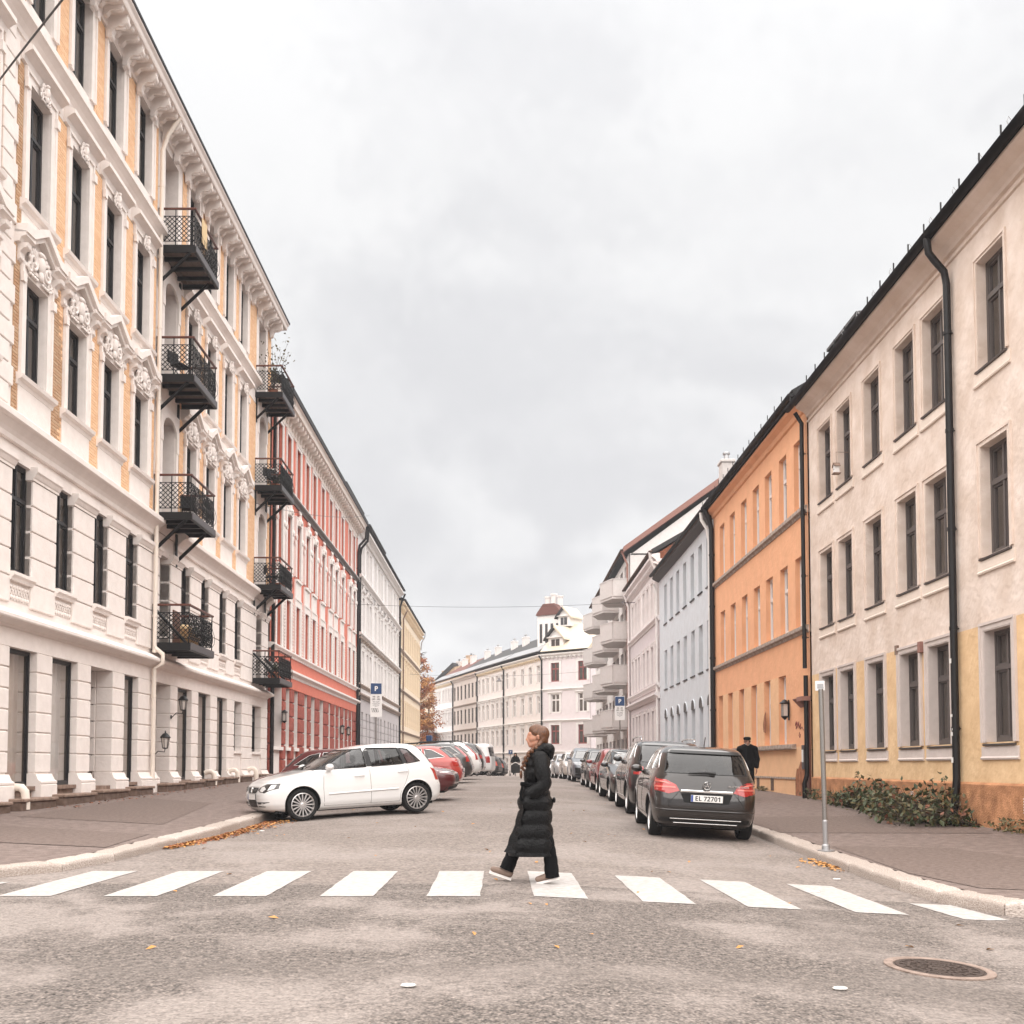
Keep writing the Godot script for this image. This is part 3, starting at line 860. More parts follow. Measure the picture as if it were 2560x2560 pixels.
# ------------------------------------------------------------------ left side: the tall cream house with brick panels
func house_cream_left():
	var d0 := 14.0; var W := 29.3
	var o := front("cream_brick_house", "tall ornate cream house with ochre brick panels and black iron balconies", d0)
	shell(o, W, 0.2, 20.3, 12.0, "cream_dark", -0.05)
	var gaps := [[29.15 - d0, 31.05 - d0], [40.75 - d0, 42.75 - d0]]
	# openings
	var up := [16.9, 18.95, 21.45, 23.53, 25.6, 27.75, 32.3, 34.4, 36.55, 38.65]
	var f1 := [16.3, 18.4, 20.6, 22.69, 24.8, 26.9, 31.56, 33.66, 35.85, 37.92]
	var doors := [29.55, 41.2]
	var holes := []; var h1 := []
	for c in up:
		for r in [[9.45, 11.62], [13.12, 15.75], [17.5, 19.86]]: holes.append([c - 0.49 - d0, c + 0.49 - d0, r[0], r[1], 0.26])
	for c in f1: h1.append([c - d0, c + 0.93 - d0, 5.37, 7.68, 0.3])
	for c in doors:
		for r in [[8.7, 11.75], [12.72, 15.8], [16.52, 19.7]]: holes.append([c - d0, c + 1.2 - d0, r[0], r[1], 0.52])
		h1.append([c - d0, c + 1.0 - d0, 4.92, 7.6, 0.52])
	var m := MB.new(); wall_sheet(m, 0, W, 8.2, 20.3, holes); part("wall", m, "cream", o)
	m = MB.new(); wall_sheet(m, 0, W, 4.2, 8.2, h1, -0.04); part("wall", m, "cream", o)
	for h in holes:
		var door: bool = h[1] - h[0] > 1.1
		window(o, h[0], h[2], h[1] - h[0], h[3] - h[2], -0.2 if not door else -0.46, {"curtains": true, "frame": "frame_dark" if not door else "wood_door", "fw": 0.07})
	for h in h1:
		window(o, h[0], h[2], h[1] - h[0], h[3] - h[2], -0.19 if h[4] < 0.4 else -0.5, {"curtains": true, "frame": "frame_dark" if h[4] < 0.4 else "wood_door"})
	# ground floor: rusticated piers
	var piers := [[14.0, 14.9], [15.75, 16.5], [17.8, 18.55], [19.85, 20.65], [21.9, 22.62], [24.0, 24.75], [26.15, 26.95], [28.0, 29.4], [30.7, 31.35], [32.8, 33.5], [34.9, 35.7], [37.0, 38.0], [39.1, 40.7], [42.2, 43.3]]
	m = MB.new(); wall_sheet(m, 0, W, 3.82, 4.24, [], 0.0); m.quad(V(0, 3.82, -0.5), V(W, 3.82, -0.5), V(W, 3.82, 0), V(0, 3.82, 0)); part("lintel", m, "cream", o)
	var blocks := {}
	m = MB.new()
	for p in piers: m.box(p[0] - d0 + 0.025, p[1] - d0 - 0.025, 0.3, 3.83, -0.5, -0.022)
	part("pier_core", m, "cream", o)
	for i in piers.size():
		var a: float = piers[i][0] - d0; var w: float = piers[i][1] - piers[i][0]
		for k in 6:
			var key := "g%.2f" % w
			if not blocks.has(key):
				var bm := MB.new(); bm.cbox(0, w, 0.012, 0.418, -0.42, 0.012, 0.014); blocks[key] = bm.mesh()
			part("stone_block", blocks[key], "cream", o, V(a, 1.24 + 0.43 * k, 0))
		var pb := MB.new()
		pb.mould([[-0.42, 0.6], [0.15, 0.6], [0.15, 0.98], [0.13, 1.0], [0.15, 1.02], [0.15, 1.06], [0.09, 1.09], [0.03, 1.22], [-0.42, 1.24]], a - 0.04, a + w + 0.04)
		part("pier_base", pb, "cream", o)
	for i in piers.size() - 1:      # openings between the piers
		var a: float = piers[i][1] - d0; var b: float = piers[i + 1][0] - d0
		if i == 5 or i == 7:        # entrances, set deep
			var dm := MB.new()
			dm.box(a, b, 0.7, 0.9, -1.2, 0.0); part("threshold", dm, "stone_cap", o)
			window(o, a + 0.03, 0.9, b - a - 0.06, 2.92, -0.85, {"tr": 0.78, "cols": 2, "frame": "wood_door", "fw": 0.12, "curtain": 0, "called": "door"})
			for s in [a, b]:
				for k in 6:
					var bm := MB.new(); bm.cbox(s - 0.02, s + 0.02, 0.012, 0.418, -0.86, -0.43, 0.01); part("stone_block", bm, "cream", o, V(0, 1.24 + 0.43 * k, 0))
		elif i >= 11:
			var dm := MB.new(); dm.box(a, b, 0.3, 1.9, -0.5, -0.03); dm.box(a, b, 1.86, 1.96, -0.3, 0.05); part("apron", dm, "cream", o)
			window(o, a, 1.96, b - a, 1.86, -0.3, {"tr": 0.7, "cols": 2})
		else:
			window(o, a, 0.95, b - a, 2.87, -0.21, {"tr": 0.0, "cols": 1, "fw": 0.06, "pane": "shop_pane", "curtain": 3})  # curtains added behind the shop glass so it reads lighter
			var sm := MB.new(); sm.box(a, b, 0.6, 0.95, -0.5, -0.05); sm.box(a - 0.02, b + 0.02, 0.88, 0.96, -0.3, 0.03); part("stall_riser", sm, "stone_cap", o)
		# stone step in front of each opening
		var gy0: float = pave_y(-9.8, (a + b) / 2 + d0)
		if i > 1:
			var st := MB.new(); st.cbox(a - 0.18, b + 0.18, 0.1, maxf(gy0 + 0.16, 0.62), -0.05, 0.40, 0.02); part("step", st, "stone_brown", o)
			st = MB.new(); st.cbox(a - 0.21, b + 0.21, maxf(gy0 + 0.16, 0.62), maxf(gy0 + 0.16, 0.62) + 0.07, -0.05, 0.44, 0.018); part("step_slab", st, "stone_cap", o)
	m = MB.new(); m.box(0, W, 0.0, 0.70, -0.5, 0.10); part("plinth", m, "stone_brown", o)
	# white bent pipes at the foot of the wall
	for u in [20.75, 34.3, 37.3, 40.1]:
		var y: float = pave_y(-9.7, u)
		drainpipe(o, [V(u - d0, y + 0.42, 0.02), V(u - d0, y + 0.47, 0.14), V(u - d0, y + 0.46, 0.26), V(u - d0, y + 0.38, 0.33), V(u - d0, y + 0.2, 0.35), V(u - d0, y + 0.02, 0.35)], 0.085, "pipe_cream", "vent_pipe")
	# mouldings
	for s in [[0, W]]:
		m = MB.new(); m.mould([[-0.1, 4.18], [0.03, 4.2], [0.06, 4.25], [0.10, 4.27], [0.22, 4.31], [0.28, 4.32], [0.30, 4.35], [0.30, 4.41], [0.27, 4.43], [0.06, 4.56], [-0.1, 4.6]], s[0], s[1]); part("cornice", m, "cream", o)
	for s in segs(0, W, gaps):
		m = MB.new(); m.mould([[-0.1, 7.98], [0.04, 8.0], [0.05, 8.1], [0.10, 8.18], [0.22, 8.30], [0.28, 8.32], [0.30, 8.34], [0.30, 8.46], [0.27, 8.49], [0.06, 8.60], [-0.1, 8.62]], s[0], s[1]); part("cornice", m, "cream", o)
		m = MB.new(); m.mould([[-0.1, 16.52], [0.04, 16.53], [0.06, 16.62], [0.14, 16.70], [0.24, 16.78], [0.28, 16.80], [0.28, 16.94], [0.20, 16.98], [0.14, 17.08], [0.10, 17.12], [-0.1, 17.14]], s[0], s[1]); part("cornice", m, "cream", o)
	# first floor piers, capitals, sills and panels
	var e1 := f1.duplicate(); e1.append_array([29.55, 41.2]); e1.sort()
	var prev := 14.0
	for k in e1.size() + 1:
		var nx: float = e1[k] if k < e1.size() else 43.3
		var a: float = prev - d0; var w: float = nx - prev
		if w > 0.2:
			for r in 5:
				var key := "f%.2f" % w
				if not blocks.has(key):
					var bm := MB.new(); bm.cbox(0, w, 0.013, 0.537, -0.32, 0.012, 0.014); blocks[key] = bm.mesh()
				part("stone_block", blocks[key], "cream", o, V(a, 4.70 + 0.55 * r, 0))
			var cp := MB.new()
			cp.mould([[-0.3, 7.45], [0.03, 7.45], [0.03, 7.50], [0.05, 7.52], [0.09, 7.60], [0.12, 7.63], [0.12, 7.73], [-0.3, 7.74]], a - 0.05, a + w + 0.05); part("capital", cp, "cream", o)
		prev = nx + (1.0 if nx in doors else 0.93)
	var pan := MB.new()
	for k in 7:
		pan.lathe([[0.045, -0.012], [0.06, 0.0], [0.045, 0.012]], 12, Transform3D(Basis(V(1, 0, 0), PI / 2), V(0.10 + k * 0.122, 0.16, 0.02)))
		pan.ell(V(0.10 + k * 0.122, 0.06, 0.02), V(0.045, 0.05, 0.03), 8, 5); pan.ell(V(0.10 + k * 0.122, 0.27, 0.02), V(0.035, 0.04, 0.025), 8, 5)
	pan.box(0.02, 0.91, 0.0, 0.33, 0.0, 0.014)
	var panm := pan.mesh()
	var sil := MB.new(); sil.mould([[-0.3, 0.0], [0.04, 0.0], [0.06, 0.06], [0.11, 0.10], [0.11, 0.17], [-0.3, 0.2]], -0.03, 0.96)
	var silm := sil.mesh()
	for c in f1:
		part("relief_panel", panm, "cream", o, V(c - d0, 4.78, -0.04)); part("sill", silm, "cream", o, V(c - d0, 5.17, 0))
	# upper windows: surrounds, sills, hoods, pediments
	var sur := func(h): 
		var q := MB.new()
		q.box(-0.74, -0.494, 0.0, h + 0.26, 0, 0.05); q.box(0.494, 0.74, 0.0, h + 0.26, 0, 0.05); q.box(-0.494, 0.494, h + 0.004, h + 0.26, 0, 0.05)
		q.box(-0.735, -0.66, 0.0, h + 0.22, 0.05, 0.08); q.box(0.66, 0.735, 0, h + 0.22, 0.05, 0.08); q.box(-0.735, 0.735, h + 0.17, h + 0.25, 0.05, 0.085)
		q.box(-0.78, -0.63, h - 0.22, h - 0.02, 0.05, 0.12); q.box(0.63, 0.78, h - 0.22, h - 0.02, 0.05, 0.12)
		return q.mesh()
	var s2: ArrayMesh = sur.call(2.17); var s3: ArrayMesh = sur.call(2.63); var s4: ArrayMesh = sur.call(2.36)
	var sl := MB.new(); sl.mould([[0, -0.24], [0.05, -0.22], [0.07, -0.14], [0.15, -0.10], [0.17, -0.02], [0.0, 0.02]], -0.84, 0.84); var slm := sl.mesh()
	var hd := MB.new(); hd.mould([[0, 0.0], [0.06, 0.02], [0.08, 0.12], [0.20, 0.20], [0.26, 0.22], [0.26, 0.32], [0.0, 0.40]], -0.90, 0.90)
	var hdm := hd.mesh()
	var pd := MB.new()        # broken-out triangular pediment on its entablature
	pd.mould([[0, 0.0], [0.10, 0.02], [0.14, 0.10], [0.24, 0.14], [0.24, 0.22], [0, 0.26]], -0.98, -0.55)
	pd.mould([[0, 0.0], [0.10, 0.02], [0.14, 0.10], [0.24, 0.14], [0.24, 0.22], [0, 0.26]], 0.55, 0.98)
	for s in [-1.0, 1.0]:
		pd.ext(P2([[s * 0.98, 0.20], [s * 0.62, 0.22], [0, 0.60], [0, 0.76], [s * 0.66, 0.40], [s * 0.98, 0.38]]), 0.0, 0.27)
		pd.ext(P2([[s * 0.62, 0.16], [s * 0.52, 0.16], [0, 0.47], [0, 0.60], [s * 0.62, 0.22]]), 0.0, 0.18)
		pd.ext(P2([[0, -0.36], [0.05, -0.34], [0.09, -0.26], [0.08, -0.16], [0.14, -0.10], [0.22, -0.06], [0.24, 0.02], [0, 0.02]]), -0.09, 0.09, Transform3D(Basis(V(0, 0, 1), V(0, 1, 0), V(1, 0, 0)), V(s * 0.80, 0, 0)))
		pd.tube([V(s * 0.80 - 0.10, -0.04, 0.18), V(s * 0.80 + 0.10, -0.04, 0.18)], 0.05, 8); pd.tube([V(s * 0.80 - 0.10, -0.28, 0.05), V(s * 0.80 + 0.10, -0.28, 0.05)], 0.045, 8)
	pd.ext(P2([[-0.6, 0.0], [0.6, 0.0], [0, 0.5]]), 0.0, 0.03)
	var pdm := pd.mesh()
	var orn := ornament_mesh(1.15, 0.78, 3); var key_ := ornament_mesh(0.42, 0.5, 4)
	for c in up:
		var u: float = c - d0
		part("surround", s2, "cream", o, V(u, 9.45, 0)); part("surround", s3, "cream", o, V(u, 13.12, 0)); part("surround", s4, "cream", o, V(u, 17.5, 0))
		part("sill", slm, "cream", o, V(u, 9.45, 0)); part("sill", slm, "cream", o, V(u, 13.12, 0))
		var ap := MB.new(); ap.box(u - 0.76, u + 0.76, 8.62, 9.24, 0, 0.04); part("apron", ap, "cream", o)
		ap = MB.new(); ap.box(u - 0.76, u + 0.76, 12.62, 12.9, 0, 0.035); part("apron", ap, "cream", o)
		part("hood", hdm, "cream", o, V(u, 16.02, 0)); part("keystone", key_, "cream", o, V(u, 15.62, 0.10))
		part("pediment", pdm, "cream", o, V(u, 12.12, 0)); part("cartouche", orn, "cream", o, V(u, 11.66, 0.06))
	# quoins beside the first bay
	for k in 27:
		var q := MB.new(); var wide := 0.62 if k % 2 else 0.44
		q.cbox(5.82, 5.82 + wide, 8.66 + k * 0.42 + 0.01, 8.66 + (k + 1) * 0.42 - 0.01, -0.05, 0.06, 0.015)
		if not (8.66 + k * 0.42 > 16.3 and 8.66 + k * 0.42 < 17.1): part("quoin_block", q, "cream", o)
	# brick panels between the surrounds
	var strips := []
	for i in up.size() - 1:
		var a: float = up[i] + 0.75; var b: float = up[i + 1] - 0.75
		if b - a > 2.0: strips.append([a, minf(a + 0.35, b)]); strips.append([b - 0.42, b])
		elif i == 1: strips.append([a, 19.8]); strips.append([20.46, b])
		else: strips.append([a, b])
	strips.append([39.5, 40.7]); strips.append([42.75, 43.28])
	var backm := MB.new(); var rest := MB.new(); rest.use_c = true
	var bricks := []
	for s in strips:
		for r in [[8.64, 12.10], [12.45, 16.02], [17.16, 19.92]]:
			backm.box(s[0] - d0, s[1] - d0, r[0], r[1], -0.01, 0.008)
			var y: float = r[0]; var row := 0
			while y < r[1] - 0.06:
				var x: float = s[0] - (0.125 if row % 2 else 0.0)
				while x < s[1] - 0.02:
					var xa := maxf(x, s[0]) + 0.005; var xb := minf(x + 0.25, s[1]) - 0.005
					if xb - xa > 0.04: bricks.append([xa - d0, xb - d0, y + 0.005, y + 0.068])
					x += 0.25
				y += 0.0735; row += 1
	part("brick_backing", backm, "mortar", o)
	bricks.sort_custom(func(p, q): return (p[0] - 6.0 + (100.0 if p[0] < 6.0 else 0.0)) * 1.0 + absf(p[2] - 10.0) * 0.25 < (q[0] - 6.0 + (100.0 if q[0] < 6.0 else 0.0)) * 1.0 + absf(q[2] - 10.0) * 0.25)
	var bmesh := {}
	for i in bricks.size():
		var b: Array = bricks[i]
		if i < 300:
			var key := "%.2f" % (b[1] - b[0])
			if not bmesh.has(key):
				var bm := MB.new(); bm.cbox(0, b[1] - b[0], 0, 0.063, 0, 0.022, 0.004); bmesh[key] = bm.mesh()
			part("brick", bmesh[key], ["brick_a", "brick_b", "brick_c"][rng.randi() % 3], o, V(b[0], b[2], rng.randf_range(-0.002, 0.003)))
		else:
			rest.col = Color(0.82, 0.55, 0.34).lerp(Color(0.74, 0.45, 0.26), rng.randf())
			rest.box(b[0], b[1], b[2], b[3], 0.0, 0.020 + rng.randf_range(-0.002, 0.003))
	var vm := StandardMaterial3D.new(); vm.vertex_color_use_as_albedo = true; vm.roughness = 0.85; M["brick_many"] = vm
	part("brickwork", rest, "brick_many", o).set_meta("kind", "stuff")
	# crowning cornice with brackets
	m = MB.new(); m.mould([[-0.1, 19.9], [0.06, 19.92], [0.08, 20.0], [0.10, 20.22], [0.62, 20.24], [0.64, 20.28], [0.66, 20.38], [0.72, 20.44], [0.72, 20.50], [-0.1, 20.56]], 0, W + 0.25); part("main_cornice", m, "cream", o)
	m = MB.new(); m.mould([[0.66, 20.50], [0.75, 20.50], [0.76, 20.56], [-0.1, 20.70], [-0.1, 20.57]], 0, W + 0.3); part("gutter", m, "gutter", o)
	var big := modillion_mesh(0.62, 0.52, 0.17); var small := modillion_mesh(0.26, 0.50, 0.13)
	var k2 := 0
	var u2 := 4.6
	while u2 < W - 0.1:
		if k2 % 3 == 0: part("bracket", big, "cream", o, V(u2, 19.62, 0.06))
		else: part("modillion", small, "cream", o, V(u2, 19.98, 0.08))
		u2 += 0.352; k2 += 1
	gable_roof(o, W, 20.6, 0.6, 24.0, 12.0, "slate")
	# drainpipe and balconies
	drainpipe(o, [V(28.9 - d0, 4.6, 0.12), V(28.9 - d0, 19.2, 0.12), V(28.95 - d0, 19.7, 0.25), V(29.0 - d0, 20.3, 0.6)], 0.062, "pipe_cream")
	drainpipe(o, [V(28.9 - d0, 1.0, 0.12), V(28.9 - d0, 4.15, 0.12), V(28.9 - d0, 4.3, 0.36), V(28.9 - d0, 4.55, 0.36), V(28.9 - d0, 4.75, 0.12)], 0.062, "pipe_cream")
	for y in [8.65, 12.67, 16.47]:
		balcony(o, 28.98 - d0, y); balcony(o, 40.65 - d0, y)
	balcony(o, 28.98 - d0, 4.9, true); balcony(o, 40.65 - d0, 4.9, true)
	for c in doors:         # arched door heads
		for r in [[8.7, 11.75], [12.72, 15.8]]:
			var ar := MB.new()
			var pts := [[-0.82, 2.2], [-0.62, 2.2]]
			for k in 9: pts.append([-0.62 * cos(PI * k / 8.0), r[1] - r[0] - 0.42 + 0.42 * sin(PI * k / 8.0)])
			pts.append_array([[0.62, 2.2], [0.82, 2.2], [0.82, r[1] - r[0] + 0.25], [-0.82, r[1] - r[0] + 0.25]])
			ar.ext(P2(pts), 0.0, 0.07, Transform3D(Basis.IDENTITY, V(c + 0.6 - d0, r[0], 0))); part("surround", ar, "cream", o)
			for sd in [-0.71, 0.71]:
				var jb := MB.new(); jb.box(-0.09, 0.09, 0, 2.2, 0, 0.05); part("surround", jb, "cream", o, V(c + 0.6 - d0 + sd, r[0], 0))

# ------------------------------------------------------------------ plainer houses, row by row
# row: {far: [depth of the far edge of each opening], w, a: sill, b: head, rv: reveal, sur: trim width, ...}; fw = facade u of a depth
func rows_of(o: Node3D, W, bands: Array, rows: Array, uf: Callable, far_left: bool):
	var holes := []
	for r in rows:
		for d in r["far"]:
			var u: float = uf.call(d)
			var a: float = (u - r["w"]) if far_left else u
			holes.append([a, a + r["w"], r["a"], r["b"], r.get("rv", 0.22)])
			var st: Dictionary = r.get("st", {})
			window(o, a, r["a"], r["w"], r["b"] - r["a"], -r.get("rv", 0.22) + 0.06, st)
			var c: float = a + r["w"] / 2
			if r.has("sur"): part("surround", trim_mesh(r["w"], r["b"] - r["a"], r["sur"], r.get("proud", 0.05)), r["trim"], o, V(c, r["a"], 0))
			if r.has("sill"): part("sill", sill_mesh(r["w"] + 2 * r.get("over", 0.12), r.get("sout", 0.12), r.get("sh", 0.08)), r["sill"], o, V(c, r["a"], 0))
			if r.has("hood"): part("hood", hood_mesh(r["w"] + 0.5), r["trim"], o, V(c, r["b"] + r["hood"], 0))
	for b in bands:      # [v0, v1, material, z]
		var m := MB.new(); wall_sheet(m, 0, W, b[0], b[1], holes, b[3]); part("wall", m, b[2], o)
	return holes

func trim_mesh(w, h, t, p) -> ArrayMesh:
	var key := "t%.2f_%.2f_%.2f_%.2f" % [w, h, t, p]
	if not wins.has(key):
		var q := MB.new(); var a: float = w / 2 + 0.004
		q.box(-a - t, -a, 0, h + t, 0, p); q.box(a, a + t, 0, h + t, 0, p); q.box(-a, a, h + 0.004, h + t, 0, p)
		q.box(-a - t, -a - t + 0.05, 0, h + t - 0.05, p, p + 0.02); q.box(a + t - 0.05, a + t, 0, h + t - 0.05, p, p + 0.02); q.box(-a - t, a + t, h + t - 0.05, h + t, p, p + 0.022)
		wins[key] = q.mesh()
	return wins[key]
func sill_mesh(w, out, h) -> ArrayMesh:
	var key := "s%.2f_%.2f_%.2f" % [w, out, h]
	if not wins.has(key):
		var q := MB.new(); q.mould([[-0.15, -h], [out * 0.7, -h], [out, -h * 0.75], [out, -0.02], [-0.15, 0.015]], -w / 2, w / 2); wins[key] = q.mesh()
	return wins[key]
func hood_mesh(w) -> ArrayMesh:
	var key := "h%.2f" % w
	if not wins.has(key):
		var q := MB.new(); q.mould([[0, 0], [0.05, 0.02], [0.06, 0.10], [0.16, 0.16], [0.18, 0.24], [0, 0.30]], -w / 2, w / 2); wins[key] = q.mesh()
	return wins[key]

func belt(o: Node3D, u0, u1, y, h, out, mt, called := "belt_course"):
	var m := MB.new(); m.mould([[-0.05, y - h], [out * 0.3, y - h], [out * 0.45, y - h * 0.7], [out * 0.9, y - h * 0.45], [out, y - h * 0.4], [out, y - h * 0.12], [out * 0.2, y], [-0.05, y]], u0, u1)
	return part(called, m, mt, o)

func brackets(o: Node3D, u0, u1, y, h, out, w, step, mt, called := "modillion"):
	var k := modillion_mesh(h, out, w)
	var u: float = u0
	while u < u1:
		part(called, k, mt, o, V(u, y, 0.02)); u += step

func dormer(o: Node3D, u0, u1, y0, y1, z, depth, panes):
	var d := Node3D.new(); d.name = "dormer"; o.add_child(d, true); d.position = V(u0, y0, z)
	var L: float = u1 - u0; var H: float = y1 - y0
	var m := MB.new(); m.box(0, L, 0, H, -depth, 0); part("cheek", m, "slate_grey", d)
	m = MB.new(); m.mould([[0.25, H - 0.02], [0.27, H + 0.10], [-depth - 0.5, H + 0.45], [-depth - 0.5, H]], -0.2, L + 0.2); part("roof", m, "slate", d)
	m = MB.new(); m.box(0.1, L - 0.1, H * 0.25, H * 0.86, 0.004, 0.03); part("frame", m, "frame_white", d)
	for k in panes:
		var a: float = 0.15 + (L - 0.3) * k / panes
		m = MB.new(); m.box(a + 0.03, a + (L - 0.3) / panes - 0.03, H * 0.30, H * 0.82, 0.03, 0.04); part("pane", m, "pane_far", d)

func chimney(o: Node3D, p: Vector3, w, h, mt, pots := 1, capm := "slate"):
	var c := Node3D.new(); c.name = "chimney"; o.add_child(c, true); c.position = p
	var m := MB.new(); m.cbox(-w / 2, w / 2, 0, h, -w * 0.4, w * 0.4, 0.02); m.cbox(-w / 2 - 0.05, w / 2 + 0.05, h - 0.14, h - 0.02, -w * 0.4 - 0.05, w * 0.4 + 0.05, 0.02); part("stack", m, mt, c)
	for k in pots:
		m = MB.new(); m.lathe([[0.11, 0], [0.10, 0.25], [0.15, 0.26], [0.15, 0.32], [0.0, 0.40]], 10); part("pot", m, capm, c, V((k - (pots - 1) / 2.0) * 0.35, h, 0))

func house_red():
	var d0 := 43.6; var W := 26.1
	var o := front("red_house", "brick red house with white window trim and dark red rusticated ground floor", d0)
	var uf := func(d): return d - d0
	shell(o, W, 0.2, 17.3, 12.0, "white_warm", -0.05)
	var far := [45.71, 47.64, 49.86, 52.1, 54.05, 56.59, 59.19, 61.07, 63.47, 66.53, 68.41]
	var st := {"pane": "pane_mid", "frame": "frame_grey", "fw": 0.06}
	rows_of(o, W, [[5.0, 17.3, "red", 0.0]], [
		{"far": far, "w": 0.95, "a": 14.25, "b": 16.75, "rv": 0.24, "sur": 0.20, "trim": "white_warm", "proud": 0.05, "st": st},
		{"far": far, "w": 0.95, "a": 10.45, "b": 13.0, "rv": 0.24, "sur": 0.36, "trim": "white_warm", "proud": 0.09, "st": st},
		{"far": far, "w": 0.95, "a": 6.75, "b": 9.05, "rv": 0.24, "sur": 0.36, "trim": "white_warm", "proud": 0.07, "st": st}], uf, true)
	var tooth := MB.new()       # small keyed blocks up the window edges
	for k in 15: tooth.cbox(-0.06, 0.06, k * 0.155, k * 0.155 + 0.10, 0, 0.11, 0.01)
	var tm := tooth.mesh()
	var cap := MB.new()         # shell-topped pilaster head and finial over each first-floor window
	cap.ext(P2([[-0.3, 0], [0.3, 0], [0.3, 0.25], [0.18, 0.3], [0.1, 0.5], [0.0, 0.56], [-0.1, 0.5], [-0.18, 0.3], [-0.3, 0.25]]), 0, 0.13)
	cap.ell(V(0, 0.2, 0.14), V(0.16, 0.14, 0.08), 10, 6); cap.ell(V(0, 0.62, 0.08), V(0.12, 0.12, 0.08), 8, 5); cap.ell(V(-0.14, 0.68, 0.06), V(0.06, 0.09, 0.05), 6, 4); cap.ell(V(0.14, 0.68, 0.06), V(0.06, 0.09, 0.05), 6, 4)
	var cm := cap.mesh()
	var pan := MB.new(); pan.box(-0.70, 0.70, 0, 1.0, 0, 0.06); pan.box(-0.62, 0.62, 0.9, 1.02, 0.06, 0.14); pan.box(-0.6, 0.6, 0.02, 0.12, 0.06, 0.1)
	var panm := pan.mesh()
	for d in far:
		var u: float = d - d0 - 0.475
		for sd in [-0.80, 0.80]: part("pilaster_teeth", tm, "white_warm", o, V(u + sd, 6.8, 0)).set_meta("kind", "stuff")
		part("window_head", cm, "white_warm", o, V(u, 13.0, 0.04)); part("panel", panm, "white_warm", o, V(u, 9.35, 0))
		for s in [-0.78, 0.78]:
			var sc := MB.new(); spiral(sc, V(0, 0, 0.10), 0.15, 1.5, 0.05, signf(s)); sc.ell(V(0, -0.28, 0.06), V(0.12, 0.22, 0.07), 8, 6); part("scroll", sc, "white_warm", o, V(u + s, 12.35, 0))
	# ground floor
	var m := MB.new(); m.box(0, W, 5.0, 5.55, -0.45, 0.06); part("lintel", m, "red", o)
	belt(o, 0, W, 5.86, 0.36, 0.28, "white_warm"); belt(o, 0, W, 6.72, 0.26, 0.2, "white_warm"); belt(o, 0, W, 14.15, 0.32, 0.22, "frame_grey")
	m = MB.new(); m.box(0, W, 14.02, 14.2, 0.0, 0.18); part("belt_course", m, "white_warm", o)
	var piers := [[43.6, 44.2], [46.2, 46.9], [47.85, 48.75], [49.78, 51.25], [52.17, 53.03], [54.24, 55.52], [56.85, 58.38], [59.18, 60.42], [61.1, 61.9], [62.75, 63.83], [64.6, 65.5], [66.2, 67.1], [67.8, 69.7]]
	var bl := {}
	m = MB.new()
	for p in piers: m.box(p[0] - d0 + 0.04, p[1] - d0 - 0.04, 0.4, 5.02, -0.5, -0.04)
	part("pier_core", m, "red_dark", o)
	for p in piers:
		var w: float = p[1] - p[0]; var key := "%.2f" % w
		if not bl.has(key):
			var bm := MB.new(); bm.cbox(0, w, 0.02, 0.66, -0.40, 0.04, 0.04); bl[key] = bm.mesh()
		for k in 6: part("stone_block", bl[key], "red_dark", o, V(p[0] - d0, 1.0 + k * 0.67, 0))
	for i in piers.size() - 1:
		var a: float = piers[i][1] - d0; var b: float = piers[i + 1][0] - d0
		m = MB.new(); m.box(a, b, 0.4, 2.15, -0.45, -0.10); m.box(a - 0.05, b + 0.05, 2.1, 2.25, -0.4, 0.08); part("apron", m, "white_warm", o)
		m = MB.new(); m.box(b - 0.05, b - 0.002, 2.25, 5.0, -0.42, -0.02); part("jamb", m, "white_warm", o)
		window(o, a, 2.25, b - a - 0.06, 2.74, -0.38, st)
	m = MB.new(); m.box(0, W, 0.0, 1.0, -0.5, 0.08); part("plinth", m, "stone_cap", o)
	# eaves
	m = MB.new(); m.mould([[-0.05, 16.95], [0.05, 16.97], [0.07, 17.55], [0.55, 17.6], [0.58, 17.8], [0.66, 17.9], [-0.05, 18.0]], 0, W); part("main_cornice", m, "cream_dark", o)
	brackets(o, 0.25, W, 17.10, 0.46, 0.46, 0.20, 0.62, "cream_dark", "bracket")
	brackets(o, 0.56, W, 17.32, 0.24, 0.40, 0.14, 0.62, "cream_dark")
	m = MB.new(); m.mould([[0.55, 17.9], [0.72, 17.9], [0.74, 18.12], [-0.4, 18.55], [-0.4, 18.0]], 0, W); part("gutter", m, "slate", o)
	gable_roof(o, W, 18.1, 0.55, 22.0, 12.0, "slate")
	drainpipe(o, [V(0.08, 1.0, 0.13), V(0.08, 17.0, 0.13), V(0.08, 17.5, 0.55)], 0.08, "pipe_black")
	for u in [W - 0.55, W + 0.35]: drainpipe(o, [V(u, 1.0, 0.14), V(u, 15.9, 0.14), V(u, 16.4, 0.22), V(u + 0.1, 16.9, 0.62), V(u + 0.1, 17.7, 0.7)], 0.085, "pipe_black")

